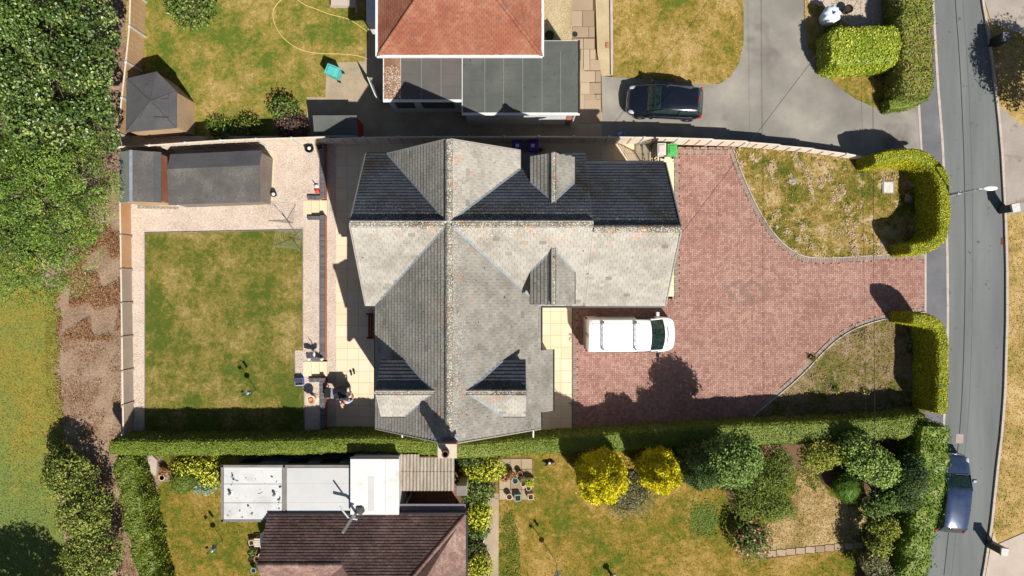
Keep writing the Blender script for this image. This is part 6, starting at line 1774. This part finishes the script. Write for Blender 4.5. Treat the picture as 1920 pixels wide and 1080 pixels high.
# bungalow pots along the west wall
for i, (px, py, r, mt, sq, lab) in enumerate([
        (474, 1034, .21, T, False, 'largest terracotta pot beside the bungalow wall'), (489, 1043, .15, PP, False, 'pale pot touching the bungalow wall between two terracotta pots'),
        (481, 1048, .15, T, False, 'terracotta pot below the large terracotta pot'), (470, 1049, .15, M['black'], False, 'black pot at the lawn edge of the bungalow pots'),
        (486, 1060, .20, M['stone_white'], False, 'pale green-grey pot at the lower end of the bungalow pots'), (475, 1070, .14, TE, False, 'small glazed pot lowest beside the bungalow wall'),
        (471, 1018, .14, PP, True, 'square cream planter above the bungalow terracotta pots')]):
    pot(lab, px, py, r, .32, mt, 'compost', 0, sq, 'pot', None, M['mid_green'] if i in (0, 4) else None)
x, y, _ = W(481, 1020, .5)
ch_ = thing('slatted_crate', 'pale slatted crate beside the white tank', 'crate', (x, y, 0))
for i in range(4): MB().box(x - .2, x + .2, y - .22 + i * .12, y - .14 + i * .12, .3, .33).build('slat', M['wood_pale'], ch_)
for sx in (-.18, .18): MB().box(x + sx - .02, x + sx + .02, y - .22, y + .22, 0, .3).build('side', M['wood_pale'], ch_)
x, y, _ = W(495, 1016, 1.0)
tk = thing('white_tank', 'white plastic tank against the bungalow end wall', 'tank', (x, y, 0))
bevel(MB().add([(x - .22, y - .7, 0), (x + .3, y - .75, 0), (x + .3, y + .5, 0), (x - .22, y + .5, 0), (x - .2, y - .35, 1.1), (x + .3, y - .6, 1.1), (x + .3, y + .5, 1.1), (x - .2, y + .45, 1.1)], [(0, 3, 2, 1), (4, 5, 6, 7), (0, 1, 5, 4), (1, 2, 6, 5), (2, 3, 7, 6), (3, 0, 4, 7)]).build('shell', M['white'], tk), .08, 3)
MB().lathe([(.07, 1.1), (.07, 1.14)], (x + .12, y, 0), 14).build('filler_cap', M['teal_plastic'], tk)
# pots on the south paving
for i, (px, py, r, mt, sq, lab) in enumerate([
        (966, 902, .17, TE, False, 'round pale teal pot in the middle of the paving'), (980, 899, .16, T, False, 'terracotta pot between the teal pot and the square planter'), (993, 905, .22, PP, True, 'big square cream planter with yellow plant'),
        (981, 908, .13, PP, False, 'small cream pot in front of the square planter'), (991, 916, .13, PP, False, 'small pale pot under the big square planter'), (955, 932, .16, PP, False, 'round white pot leftmost of the bottom row on the paving'),
        (971, 934, .17, TE, True, 'square teal planter in the bottom row on the paving'), (995, 932, .15, PP, True, 'tilted square cream planter at the paving corner'), (958, 891, .2, T, False, 'terracotta pot with dry brown plant on the paving'),
        (945, 896, .19, PP, False, 'broken pale pot at the edge of the paving'), (975, 889, .14, T, False, 'dark terracotta pot behind the teal pot')]):
    pot(lab, px, py, r, .34, mt, 'compost', .02, sq, 'pot', None, {2: M['lime'], 8: M['hay'], 9: M['hay'], 1: M['grey_green']}.get(i))
pot('white ring-shaped pot in the bungalow border', 901, 1013, .20, .3, M['white'], 'compost', 0)
pot('pale pot lying at the end of the southern back garden', 303, 896, .16, .25, PP, 'compost', 0)
pot('terracotta pot with dead plant below the hedge corner', 306, 883, .2, .3, T, 'compost', 0, plant=M['hay'])
x, y, _ = W(283, 873, .1)
tag(MB().prism([(x - .3, y - .5), (x + .25, y - .55), (x + .32, y + .3), (x, y + .6), (x - .25, y + .5)], 0, .08).build('paving_stone', M['pale_concrete']), 'pale flat stone at the hedge corner of the southern garden', 'stone')
# back garden
for (px, py, lab) in ((580, 278, 'black pot with white ball at the shaded end of the gravel'), (513, 364, 'black pot with white ball at the corner of the long shed')):
    x, y, _ = W(px, py, TZ + .3)
    r = thing('ball_pot', lab, 'pot', (x, y, TZ), 0, 'black pots with white balls')
    s_ = 1 if px > 540 else .62
    MB().lathe([(.15 * s_, 0), (.24 * s_, .3), (.25 * s_, .36), (.2 * s_, .36), (.17 * s_, .2)], n=20).build('side', M['black'], r, False)
    v, f = blob((0, 0, .34), .1, .1, .1, 0, nu=16, nv=10)
    np_mesh('ball', v, f, M['white'], r, False, None, True)
pot('dark square planter in the shade beside the wall', 600, 275.5, .17, .28, M['shed_grey'], 'compost', TZ, True)
x, y, _ = W(594, 352, TZ + .15)
sm_ = thing('strimmer', 'red and white garden strimmer lying on the gravel', 'strimmer', (x, y, TZ))
v, f = blob((x, y - .15, TZ + .1), .13, .16, .1, .05); np_mesh('motor', v, f, M['red_paint'], sm_, True, None, True)
v, f = blob((x - .02, y + .08, TZ + .1), .13, .12, .09, .05); np_mesh('guard', v, f, M['white'], sm_, True, None, True)
MB().tube([(x - .02, y + .1, TZ + .1), (x - .25, y + .4, TZ + .05)], .018, 6).build('shaft', M['black'], sm_)
# rotary airer
ax, ay, _ = W(563, 450, TZ)
ra = thing('rotary_airer', 'rotary clothes airer with a square web of cord over the lawn edge', 'airer', (ax, ay, TZ))
MB().tube([(ax, ay, TZ - .02), (ax, ay, TZ + 2.0)], .022, 8).build('pole', M['dark_metal'], ra)
arms = []
for i in range(4):
    an = math.radians(38 + 90 * i)
    e = Vector((ax + math.cos(an) * .95, ay + math.sin(an) * .95 * .8, TZ + 2.0))
    arms.append(e)
    MB().tube([(ax, ay, TZ + 1.45), e], .013, 6).build('arm', M['dark_metal'], ra)
hub = Vector((ax, ay, TZ + 1.45))
for k in range(1, 7):
    t = .34 + .66 * k / 6
    c = [hub.lerp(a, t) for a in arms]
    MB().tube(c + [c[0]], .006, 4, False).build('cord', M['cord'], ra)
# bird feeder poles
def feeder(label, px, py, h, z0=0.0, hooks=True, group='bird feeder poles'):
    x, y, _ = W(px, py, z0)
    r = thing('bird_feeder', label, 'bird feeder', (x, y, z0), 0, group)
    MB().tube([(0, 0, -.02), (0, 0, h)], .016, 6).build('pole', M['dark_metal'], r, False)
    if hooks:
        MB().tube([(0, 0, h), (.12, .05, h + .06), (.24, .1, h), (.24, .1, h - .1)], .01, 5).build('hook', M['dark_metal'], r, False)
        MB().tube([(0, 0, h - .4), (-.16, .1, h - .34), (-.2, .12, h - .45)], .01, 5).build('hook', M['dark_metal'], r, False)
        MB().lathe([(.02, -.45), (.06, -.44), (.06, -.14), (.08, -.12), (.02, -.08)], (.24, .1, h), 12).build('seed_tube', M['teal_pot'], r, False)
        MB().lathe([(.03, -.62), (.07, -.6), (.07, -.5), (.03, -.46)], (-.2, .12, h), 12).build('fat_ball', M['dark_metal'], r, False)
        MB().lathe([(.14, h * .52), (.15, h * .52 + .03), (.13, h * .52 + .02)], (0, 0, 0), 14).build('dish', M['dark_metal'], r, False)
    return r
feeder('bird feeder pole standing in the back lawn', 481, 731, 2.0, TZ)
feeder('bird feeder pole on the southern back lawn', 417, 1012, 2.0)
feeder('bare metal pole beside the broad garden hedge', 301, 921, 2.1, 0, False)
feeder('bird feeder pole on the southern lawn near the paving', 1042, 1052, 2.9)
# bench against the house
bx, by, _ = W(698, 611, .45)
be_ = thing('garden_bench', 'red-brown wooden bench against the house wall in shade', 'bench', (bx, by, 0))
for i in range(4): MB().box(bx - .22 + i * .12, bx - .12 + i * .12, by - .66, by + .66, .42, .45).build('seat_slat', M['bench_wood'], be_)
for i in range(4): MB().box(bx + .28, bx + .31, by - .66, by + .66, .55 + i * .1, .62 + i * .1).build('back_slat', M['bench_wood'], be_)
for sy in (-.64, .64):
    for sx in (-.2, .28): MB().box(bx + sx - .03, bx + sx + .03, by + sy - .03, by + sy + .03, 0.01, .62 if sx < 0 else .98).build('leg', M['bench_wood'], be_)
    MB().box(bx - .28, bx + .3, by + sy - .05, by + sy + .05, .62, .66).build('armrest', M['bench_wood'], be_)
# sandals
for i, (px, py) in enumerate(((658, 699), (663.5, 696.5))):
    x, y, _ = W(px, py, .03)
    r = thing('sandal', 'black sandal on the sunny patio, ' + ('nearer the gravel' if i == 0 else 'nearer the house'), 'sandal', (x, y, .016), math.radians(14), 'pair of black sandals')
    pr = [(-.045, -.14), (0, -.155), (.045, -.14), (.05, 0), (.06, .08), (.045, .14), (0, .16), (-.045, .14), (-.055, .06), (-.04, 0)]
    MB().prism(pr, 0, .028).build('sole', M['rubber'], r, False)
    MB().tube([(-.055, .04, .02), (-.02, .06, .06), (.02, .06, .06), (.055, .04, .02)], .014, 6).build('strap', M['black'], r, False)
# bird bath
bx, by, _ = W(583, 751, TZ + .75)
bb = thing('bird_bath', 'pale stone bird bath with terracotta dish beside the lower steps', 'bird bath', (bx, by, TZ))
MB().lathe([(.24, 0), (.24, .06), (.14, .12), (.09, .3), (.09, .52), (.15, .62)], n=22).build('pedestal', M['pale_pot'], bb, False)
MB().lathe([(.12, .62), (.26, .70), (.27, .74), (.23, .74), (.1, .68)], n=24).build('bowl', M['pale_pot'], bb, False)
MB().lathe([(.09, .69), (.15, .75), (.15, .78), (.12, .78), (.06, .72)], n=20).build('dish', M['terracotta'], bb, False)
# bird ornament and stone finials at the lower steps
bx, by, _ = W(590, 663, TZ + .35)
od = thing('heron_ornament', 'dark and white metal bird ornament above the lower steps', 'ornament', (bx, by, TZ))
v, f = blob((0, 0, .42), .09, .16, .1, .05); np_mesh('body', v, f, M['stone_white'], od, False, None, True)
MB().tube([(0, .13, .46), (0, .22, .62), (-.02, .18, .78), (-.05, .28, .82)], [.035, .025, .022, .008], 7).build('neck', M['dark_metal'], od, False)
for sx in (-1, 1):
    MB().tube([(sx * .04, 0, .38), (sx * .05, -.02, 0)], .012, 6).build('leg', M['dark_metal'], od, False)
    MB().add([(sx * .05, .1, .48), (sx * .05, -.14, .46), (sx * .34, -.22, .66), (sx * .36, .0, .70), (sx * .2, .12, .6), (sx * .05, .1, .465), (sx * .05, -.14, .445), (sx * .34, -.22, .65), (sx * .36, .0, .69), (sx * .2, .12, .585)],
             [(0, 1, 2, 3, 4), (9, 8, 7, 6, 5), (0, 5, 6, 1), (1, 6, 7, 2), (2, 7, 8, 3), (3, 8, 9, 4), (4, 9, 5, 0)]).build('wing', M['dark_metal'], od, False)
for px, lab in ((580, 'small white stone ball at the lawn end of the step wall'), (604, 'small white stone ball at the patio end of the step wall')):
    x, y, _ = W(px, 673, TZ + .25)
    r = thing('stone_finial', lab, 'ornament', (x, y, TZ + .175), 0, 'white stone balls on the step wall')
    MB().lathe([(.07, 0), (.07, .03), (.03, .05), (.075, .1), (.09, .16), (.07, .22), (.02, .25)], n=14).build('ball', M['white'], r, False, True)
# blue crate
x, y, _ = W(560.5, 715.5, TZ + .3)
bc = thing('blue_crate', 'open blue plastic crate with dark contents on the lawn edge', 'crate', (x, y, TZ + .02), .04)
for a, b, c, d in ((-.2, .2, -.19, -.165), (-.2, .2, .165, .19), (-.2, -.175, -.165, .165), (.175, .2, -.165, .165)): MB().box(a, b, c, d, 0, .3).build('side', M['blue_plastic'], bc, False)
MB().box(-.174, .174, -.164, .164, .01, .22).build('contents', plain('brown_contents', C(86, 70, 66), .9), bc, False)
# barbecue
bx, by, _ = W(639, 737, .95)
bq = thing('gas_barbecue', 'black gas barbecue with silver side shelf on the patio', 'barbecue', (bx, by, 0))
bevel(MB().box(-.34, .34, -.25, .25, .1, .86).build('cabinet', M['dark_metal'], bq, False), .02)
prof = [(-.28, .86), (-.29, .98), (-.2, 1.1), (0, 1.14), (.2, 1.1), (.29, .98), (.28, .86)]
MB().loft([[(x_, y_, z_) for y_, z_ in prof] for x_ in (-.34, .34)]).build('lid', M['black'], bq, False, False)
MB().tube([(-.24, -.31, .98), (.24, -.31, .98)], .015, 8).build('lid_handle', M['steel'], bq, False)
MB().box(-.56, -.35, -.24, .24, .84, .87).build('side_shelf', M['steel'], bq, False)
m = MB().box(-.92, -.58, -.26, .26, .80, .87); m.taper(-.90, -.60, -.24, .24, .87, .95, .03)
m.build('side_burner', M['black'], bq, False)
for sx in (-.88, .3):
    for sy in (-.2, .2): MB().box(sx - .02, sx + .02, sy - .02, sy + .02, .01, .84).build('leg', M['dark_metal'], bq, False)
x, y, _ = W(652, 732, .9)
tag(MB().prism([(x - .05, y - .1), (x + .08, y - .06), (x + .05, y + .1), (x - .06, y + .08)], .86, .885).build('serving_plate', M['white']), 'small white plate at the corner of the barbecue', 'plate')
o = bpy.data.objects['serving_plate']
MB().box(x - .2, x - .02, y - .12, y + .12, .82, .858).build('plate_shelf', M['dark_metal'], bq)

# ================================================================== PERSON AND CAT
def skin_mesh(name, joints, bones, mats, pick, parent, sub=1):
    names = list(joints)
    me = bpy.data.meshes.new(name + '_rig')
    me.from_pydata([joints[n][0] for n in names], [(names.index(a), names.index(b)) for a, b in bones], [])
    ob = bpy.data.objects.new(name + '_rig', me)
    COL.objects.link(ob)
    ob.modifiers.new('skin', 'SKIN')
    ss = ob.modifiers.new('sub', 'SUBSURF'); ss.levels = ss.render_levels = sub
    for i, n in enumerate(names):
        sv = me.skin_vertices[0].data[i]
        r = joints[n][1]
        sv.radius = r if isinstance(r, tuple) else (r, r)
        sv.use_root = (i == 0)
    dg = bpy.context.evaluated_depsgraph_get()
    nm = bpy.data.meshes.new_from_object(ob.evaluated_get(dg))
    bpy.data.objects.remove(ob)
    nm.name = name
    nm.materials.clear()
    for m_ in mats: nm.materials.append(m_)
    for p in nm.polygons:
        p.material_index = pick(p.center)
        p.use_smooth = True
    o = bpy.data.objects.new(name, nm)
    COL.objects.link(o)
    attach(o, parent, False)
    return o
px_, py_, _ = W(659, 743)
pe = thing('person', 'person in a pale blue shirt and dark shorts tending the barbecue', 'person', (px_, py_, .014), math.radians(-20))
J = {'pel': ((0, 0, .96), (.17, .12)), 'wst': ((0, -.01, 1.10), (.155, .11)), 'chs': ((0, -.03, 1.30), (.18, .125)), 'upc': ((0, -.05, 1.42), (.15, .10)), 'nck': ((-.01, -.09, 1.51), .055), 'jaw': ((-.02, -.15, 1.57), .075), 'hed': ((-.03, -.19, 1.655), .098), 'crn': ((-.035, -.205, 1.73), .07)}
B = [('pel', 'wst'), ('wst', 'chs'), ('chs', 'upc'), ('upc', 'nck'), ('nck', 'jaw'), ('jaw', 'hed'), ('hed', 'crn')]
for s_, t in ((-1, 'l'), (1, 'r')):
    J[t + 'sh'] = ((s_ * .19, -.05, 1.41), .065)
    if s_ > 0:
        J[t + 'el'] = ((.33, .12, 1.20), .046); J[t + 'wr'] = ((.17, .33, 1.08), .033); J[t + 'pm'] = ((.11, .40, 1.06), (.042, .018)); fd = Vector((-.7, .7, -.12))
    else:
        J[t + 'el'] = ((-.29, -.16, 1.16), .046); J[t + 'wr'] = ((-.16, -.36, 1.10), .033); J[t + 'pm'] = ((-.10, -.42, 1.09), (.042, .018)); fd = Vector((.6, -.75, -.1))
    fd.normalize()
    sdv = fd.cross(Vector((0, 0, 1))).normalized()
    B += [('upc', t + 'sh'), (t + 'sh', t + 'el'), (t + 'el', t + 'wr'), (t + 'wr', t + 'pm')]
    c = Vector(J[t + 'pm'][0])
    for k, (o_, ln) in enumerate(((-.033, .07), (-.011, .08), (.011, .075), (.033, .06))):
        b0 = c + sdv * o_ + fd * .035
        for q, nm in enumerate(('a', 'b', 'c')):
            J[f'{t}f{k}{nm}'] = (tuple(b0 + fd * ln * q * .5 + Vector((0, 0, -.018 * q * q))), .0095)
        B += [(t + 'pm', f'{t}f{k}a'), (f'{t}f{k}a', f'{t}f{k}b'), (f'{t}f{k}b', f'{t}f{k}c')]
    th = c + sdv * (-.045 * s_) - fd * .01
    J[t + 'ta'] = (tuple(th), .011); J[t + 'tb'] = (tuple(th + fd * .05 + sdv * (-.018 * s_)), .010)
    B += [(t + 'pm', t + 'ta'), (t + 'ta', t + 'tb')]
    J[t + 'hp'] = ((s_ * .10, 0, .90), .095); J[t + 'kn'] = ((s_ * .12, -.03 * s_, .50), .062); J[t + 'cf'] = ((s_ * .12, .0, .34), .058); J[t + 'an'] = ((s_ * .13, .03, .09), .042); J[t + 'to'] = ((s_ * .14, -.14, .035), (.045, .03))
    B += [('pel', t + 'hp'), (t + 'hp', t + 'kn'), (t + 'kn', t + 'cf'), (t + 'cf', t + 'an'), (t + 'an', t + 'to')]
def pick(c):
    if c.z > 1.475 and abs(c.x) < .13: return 0
    if c.z > 1.02:
        return 1 if (abs(c.x) < .33 and abs(c.y + .02) < .17) else 0
    if c.z > .48: return 2
    return 0 if c.z > .07 else 3
skin_mesh('body', J, B, [M['skin'], M['shirt'], M['shorts'], M['rubber']], pick, pe, 2)
hv, hf = blob((-.035, -.175, 1.69), .098, .105, .075, .03, zmin=-.2)
np_mesh('hair', hv, hf, plain('cropped_fair_hair', C(232, 180, 150), .8), pe, False, None, True)
for sx in (-1, 1):
    lens(pe, 'ear', M['skin'], (-.03 + sx * .10, -.18, 1.64), (.02, .03, .04))
    lens(pe, 'eye', M['white'], (-.03 + sx * .035, -.278, 1.66), (.014, .01, .01))
lens(pe, 'nose', M['skin'], (-.03, -.295, 1.625), (.015, .024, .024))
lens(pe, 'mouth', plain('lips', C(190, 120, 110), .6), (-.03, -.272, 1.585), (.03, .01, .008))
# cat on the southern lawn
cx_, cy_, _ = W(1031, 868, .15)
ct = thing('cat', 'black and white cat lying on the dry lawn', 'cat', (cx_, cy_, -.012), math.radians(200))
J = {'mid': ((0, 0, .12), (.085, .08)), 'rmp': ((-.14, .02, .11), (.085, .08)), 'tl1': ((-.25, .08, .05), .022), 'tl2': ((-.28, .2, .03), .018), 'tl3': ((-.2, .28, .03), .014), 'sho': ((.13, 0, .14), (.075, .085)), 'nek': ((.20, .01, .20), .05), 'hed': ((.26, .02, .23), .055), 'muz': ((.31, .02, .21), .03),
     'f1': ((.2, .06, .05), .03), 'f2': ((.30, .07, .025), .022), 'g1': ((.2, -.06, .05), .03), 'g2': ((.30, -.07, .025), .022), 'h1': ((-.1, -.1, .05), .045), 'h2': ((.0, -.14, .025), .022), 'e1': ((.25, .055, .285), .014), 'e2': ((.25, -.015, .285), .014)}
B = [('mid', 'rmp'), ('rmp', 'tl1'), ('tl1', 'tl2'), ('tl2', 'tl3'), ('mid', 'sho'), ('sho', 'nek'), ('nek', 'hed'), ('hed', 'muz'), ('sho', 'f1'), ('f1', 'f2'), ('sho', 'g1'), ('g1', 'g2'), ('rmp', 'h1'), ('h1', 'h2'), ('hed', 'e1'), ('hed', 'e2')]
skin_mesh('body', J, B, [M['black'], M['white']], lambda c: 1 if (c.x > .24 and c.z < .24) or (c.z < .06 and c.x > .1) or (abs(c.x - .02) < .05 and c.y < .05) else 0, ct, 2)

# ================================================================== STREET, FRONT, NEIGHBOURS
lx, ly, _ = W(1741, 374)
sl = thing('street_lamp', 'grey street lamp leaning over the golden hedge beside the road', 'street lamp', (lx, ly, 0))
MB().tube([(lx, ly, 0), (lx, ly, 1.6), (lx, ly, 2.6)], [.085, .085, .08], 12).build('base_column', M['lamp_paint'], sl)
MB().tube([(lx, ly, 2.6), (lx, ly, 3.75), (lx + .06, ly + .01, 3.95), (lx + .3, ly + .02, 4.02)], .042, 10).build('column', M['lamp_paint'], sl)
v, f = blob((lx + .55, ly + .03, 4.04), .36, .13, .075, 0); np_mesh('lantern', v, f, M['white'], sl, True, None, True)
def span(label, a, b, sag, r=.011, name='overhead_cable'):
    a, b = Vector(a), Vector(b)
    pts = [a.lerp(b, i / 20) - Vector((0, 0, 4 * sag * (i / 20) * (1 - i / 20))) for i in range(21)]
    tag(MB().tube(pts, r, 5).build(name, M['cable']), label, 'cable', 'overhead telephone cables')
span('overhead cable running from the house gable up across the grey driveway', (*W(1276, 440, 6.6)[:2], 6.6), (*W(1640, -40, 6.6)[:2], 6.6), .12)
span('overhead cable crossing the front lawns beside the hedges', (*W(1636, -200, 6.0)[:2], 6.0), (*W(1645, 1250, 6.0)[:2], 6.0), .1)
span('fainter overhead cable crossing the red driveway mouth', (*W(1612, -200, 6.2)[:2], 6.2), (*W(1632, 1250, 6.2)[:2], 6.2), .1, .006)
MB().tube([(XEE + .02, ext_y, 7.0), (*W(1276, 440, 6.6)[:2], 6.6)], .02, 6).build('cable_bracket', M['dark_metal'], house)
for (px, py, w, h, lab) in ((1888, 68, .42, 1.05, 'dark pillar with mottled cap at the corner of the top right driveway'), (1905, 389, .40, 1.0, 'gate pillar with pale grey cap at the middle driveway'), (1884, 1035, .36, 1.15, 'gate pillar with pale cap at the bottom right driveway')):
    x, y, _ = W(px, py, h)
    r = thing('gate_pillar', lab, 'pillar', (x, y, 0), U(-.1, .25), 'gate pillars across the road')
    bevel(MB().box(-w / 2, w / 2, -w / 2, w / 2, -.05, h - .06).build('shaft', M['dark_metal'], r, False), .01)
    MB().taper(-w / 2 - .04, w / 2 + .04, -w / 2 - .04, w / 2 + .04, h - .06, h + .02, .03).build('cap', M['stone_white'] if py > 100 else M['coping'], r, False)
x, y, _ = W(1666, 351, .1)
mc = thing('inspection_cover', 'pale square inspection cover in a dark frame on the upper front lawn', 'manhole cover', (x, y, .03))
for a, b, c, d in ((-.33, .33, -.36, -.3), (-.33, .33, .3, .36), (-.33, -.27, -.3, .3), (.27, .33, -.3, .3)): MB().box(a, b, c, d, -.05, .05).build('frame', M['shed_grey'], mc, False)
bevel(MB().box(-.262, .262, -.292, .292, -.05, .07).build('cover', M['stone_white'], mc, False), .01)
x, y, _ = W(1487, 340, .05)
wc = thing('stopcock_cover', 'small round metal cover in the upper front lawn', 'drain cover', (x, y, .03))
MB().lathe([(.17, -.03), (.17, .03), (.13, .035)], n=20).build('ring', M['steel'], wc, False)
MB().lathe([(.125, -.03), (.125, .03)], n=16).build('disc', M['concrete'], wc, False)
# black side gate
gx = W(1232, 0, 1.7)[0]
ga = thing('side_gate', 'black metal lattice gate across the side passage beside the grey bin', 'gate', (gx, 6.8, 0))
yA, yB = ext_y + ext_h + .2, W(0, 271)[1] - .1
for yy in (yA, yB): MB().box(gx - .04, gx + .04, yy - .04, yy + .04, 0, 1.85).build('post', M['black'], ga)
for z in (.15, .9, 1.7): MB().bar((gx, yA, z), (gx, yB, z), .04, .05).build('rail', M['black'], ga)
k_ = 11
for i in range(k_):
    yy = yA + (yB - yA) * (i + .5) / k_
    MB().bar((gx, yy, .1), (gx, yy, 1.75), .03, .05, (0, 1, 0)).build('bar', M['black'], ga)
MB().bar((gx - .02, yA, .2), (gx - .02, yB, 1.65), .03, .05).build('brace', M['black'], ga)
MB().bar((gx, yA, 1.8), (gx - .95, yA + .5, 1.75), .04, .06).build('open_leaf_rail', M['black'], ga)
for i in range(6):
    t = i / 5
    MB().bar((gx - .95 * t, yA + .5 * t, .1), (gx - .95 * t, yA + .5 * t, 1.75), .03, .04).build('bar', M['black'], ga)
# red watering can in the passage, blue bag, green tub
x, y, _ = W(1014, 280, .4)
wk = thing('red_watering_can', 'small dark red can beside the purple bins', 'can', (x, y, .014))
MB().lathe([(.1, 0), (.12, .25), (.1, .3), (.06, .3)], n=14).build('body', plain('dark_red_plastic', C(150, 30, 40), .5), wk, False)
MB().tube([(.1, 0, .1), (.25, .03, .32)], .02, 6).build('spout', M['red_paint'], wk, False)
x, y, _ = W(1166, 253, .25)
bg_ = thing('blue_bag', 'crumpled blue and white bag in the shade beside the fence', 'bag', (x, y, 0))
v, f = blob((x, y, .18), .24, .18, .2, .25, 3.0); np_mesh('sack', v, f, plain('blue_white_plastic', C(150, 180, 230), .5, .3, 0, .5, 9), bg_, True)
v, f = blob((x + .05, y + .05, .38), .06, .05, .06, .3); np_mesh('knot', v, f, M['blue_plastic'], bg_, True)
x, y, _ = W(1033, 68, .3)
gt = thing('green_tub', 'dark green tub at the corner of the felted annexe', 'tub', (x - .08, y + .05, 0))
MB().lathe([(.2, 0), (.27, .3), (.29, .32), (.25, .32), (.22, .1)], n=18).build('side', plain('bottle_green', C(30, 130, 84), .5), gt, False)
MB().lathe([(.2, .2), (.245, .24)], n=16).build('soil', M['compost'], gt, False)
x, y, _ = W(1078, 64, .02)
dr = thing('drain_cover', 'round dark drain cover in the slab path', 'drain cover', (x, y, .006))
MB().lathe([(.15, 0), (.15, .012), (.12, .014)], n=20).build('ring', M['dark_metal'], dr, False)
MB().lathe([(.115, 0), (.115, .01)], n=16).build('disc', M['black'], dr, False)
x, y, _ = W(1139, 85, .05)
tag(MB().box(x - .07, x + .07, y - .14, y + .14, 0, .07).build('loose_brick', M['brick_red']), 'single loose brick on the gravel beside the lawn kerb', 'brick')
# hose
hp = smooth_line([(700, 118), (690, 110), (670, 104), (640, 101), (600, 101), (570, 96), (545, 84), (526, 66), (513, 42), (511, 22), (520, 6), (535, -6), (552, -6), (568, 8), (590, 16), (620, 28), (650, 34), (668, 44), (690, 60), (702, 72)], 2)
tag(MB().tube([(*W(p[0], p[1])[:2], .03) for p in hp], .022, 6).build('garden_hose', M['hose']), 'yellow garden hose looping across the top lawn', 'hose')
x, y, _ = W(644, 2, .3)
tb = thing('stone_trough', 'pale concrete trough at the top edge of the lawn', 'trough', (x, y, 0))
MB().box(x - .68, x + .66, y - .25, y + .6, 0, .32).build('body', M['pale_concrete'], tb)
MB().box(x + .22, x + .24, y - .26, y + .6, .05, .325).build('joint', M['concrete'], tb)
sheet('top_edging', [(662, -60), (670, -60), (670, 24), (667, 24), (667, 12), (620, 14), (620, 11), (662, 9)], .05, M['kerb'])
# open door leaf in the annexe yard
x, y, _ = W(708, 170, 1)
dl = thing('open_door', 'pale door standing open at the end of the annexe', 'door', (x, y, 0))
MB().bar((x - .35, y + .45, .95), (x + .05, y - .5, .95), .05, 1.9).build('leaf', M['render'], dl)
MB().bar((x - .36, y + .42, 1.0), (x - .40, y + .36, 1.0), .06, .05).build('door_handle', M['steel'], dl)
# covered parasol and black sack on the north terrace
x, y, _ = W(1563, 24, 1.1)
pc = thing('covered_parasol', 'round pale blue covered parasol in the shade of the lime hedge', 'parasol', (x, y, .036))
m = MB()
rings = []
for (r, z) in ((.10, .0), (.34, .03), (.42, .5), (.46, .9), (.36, 1.05), (.12, 1.1), (.04, 1.02)):
    rings.append([(math.cos(a) * r * (1 + .09 * math.sin(a * 9)), math.sin(a) * r * (1 + .09 * math.sin(a * 9 + 1)), z) for a in np.linspace(0, 2 * math.pi, 37)[:-1]])
m.loft(rings).build('cover', M['blue_fabric'], pc, False, True)
MB().lathe([(.05, 1.0), (.05, 1.2), (.02, 1.24)], n=10).build('finial', M['black'], pc, False)
x, y, _ = W(1592, 16, .5)
bs = thing('black_planter', 'dark round planter beside the covered parasol', 'planter', (x, y, .036))
MB().lathe([(.15, 0), (.22, .4), (.24, .45), (.19, .45), (.17, .2)], n=18).build('side', M['black'], bs, False)
MB().lathe([(.16, .3), (.19, .38)], n=14).build('soil', M['compost'], bs, False)
# television aerial on the white extension
x, y, _ = W(668, 962, wz)
ae = thing('flue_pipe', 'silver flue pipe with cross arm on the white extension roof', 'flue', (x, y, wz))
MB().tube([(x, y, wz - .02), (x, y, wz + .5)], .07, 10).build('flue', M['steel'], ae)
MB().tube([(x, y, wz + .4), (x - .05, y - .02, wz + .75), (x - .30, y - .45, wz + 1.5)], .07, 10).build('upper_flue', M['steel'], ae)
MB().tube([(x - .1, y - .1, wz + .8), (x - .62, y + .62, wz + .9)], .045, 8).build('cross_arm', M['lamp_paint'], ae)
MB().tube([(x - .05, y - .02, wz + .75), (x + .22, y - .08, wz + .7)], .045, 8).build('bracket', M['lamp_paint'], ae)
v, f = blob((x + .2, y + .15, wz + .05), .22, .2, .08, .3, 3.0); np_mesh('flashing', v, f, M['felt_dark'], ae)
for i, (px, py) in enumerate(((433, 924), (516, 926))):
    x, y, _ = W(px, py, fz)
    r = thing('roof_vent', 'small dark vent cowl on the white roof panel, ' + ('nearer the lime shrub' if i == 0 else 'nearer the grey panel'), 'vent', (x, y, fz + .02), 0, 'roof vents')
    MB().lathe([(.05, 0), (.05, .16), (.08, .17), (.06, .24), (.01, .26)], n=12).build('cowl', M['roof_trim'], r, False)
    MB().box(-.11, .11, -.11, .11, .001, .02).build('base_plate', M['white'], r, False)
# bits in the southern lawn
x, y, _ = W(1153, 1072, .5)
sd = thing('sundial', 'small stone sundial at the bottom edge of the southern lawn', 'sundial', (x, y - .55, -.01))
MB().lathe([(.2, 0), (.2, .05), (.08, .12), (.07, .7), (.16, .8), (.18, .84)], n=16).build('pedestal', M['stone_white'], sd, False)
MB().add([(0, -.12, .84), (0, .12, .84), (0, .12, .98), (.015, -.12, .84), (.015, .12, .84), (.015, .12, .98)], [(0, 1, 2), (5, 4, 3), (0, 3, 4, 1), (1, 4, 5, 2), (2, 5, 3, 0)]).build('gnomon', M['dark_metal'], sd, False)
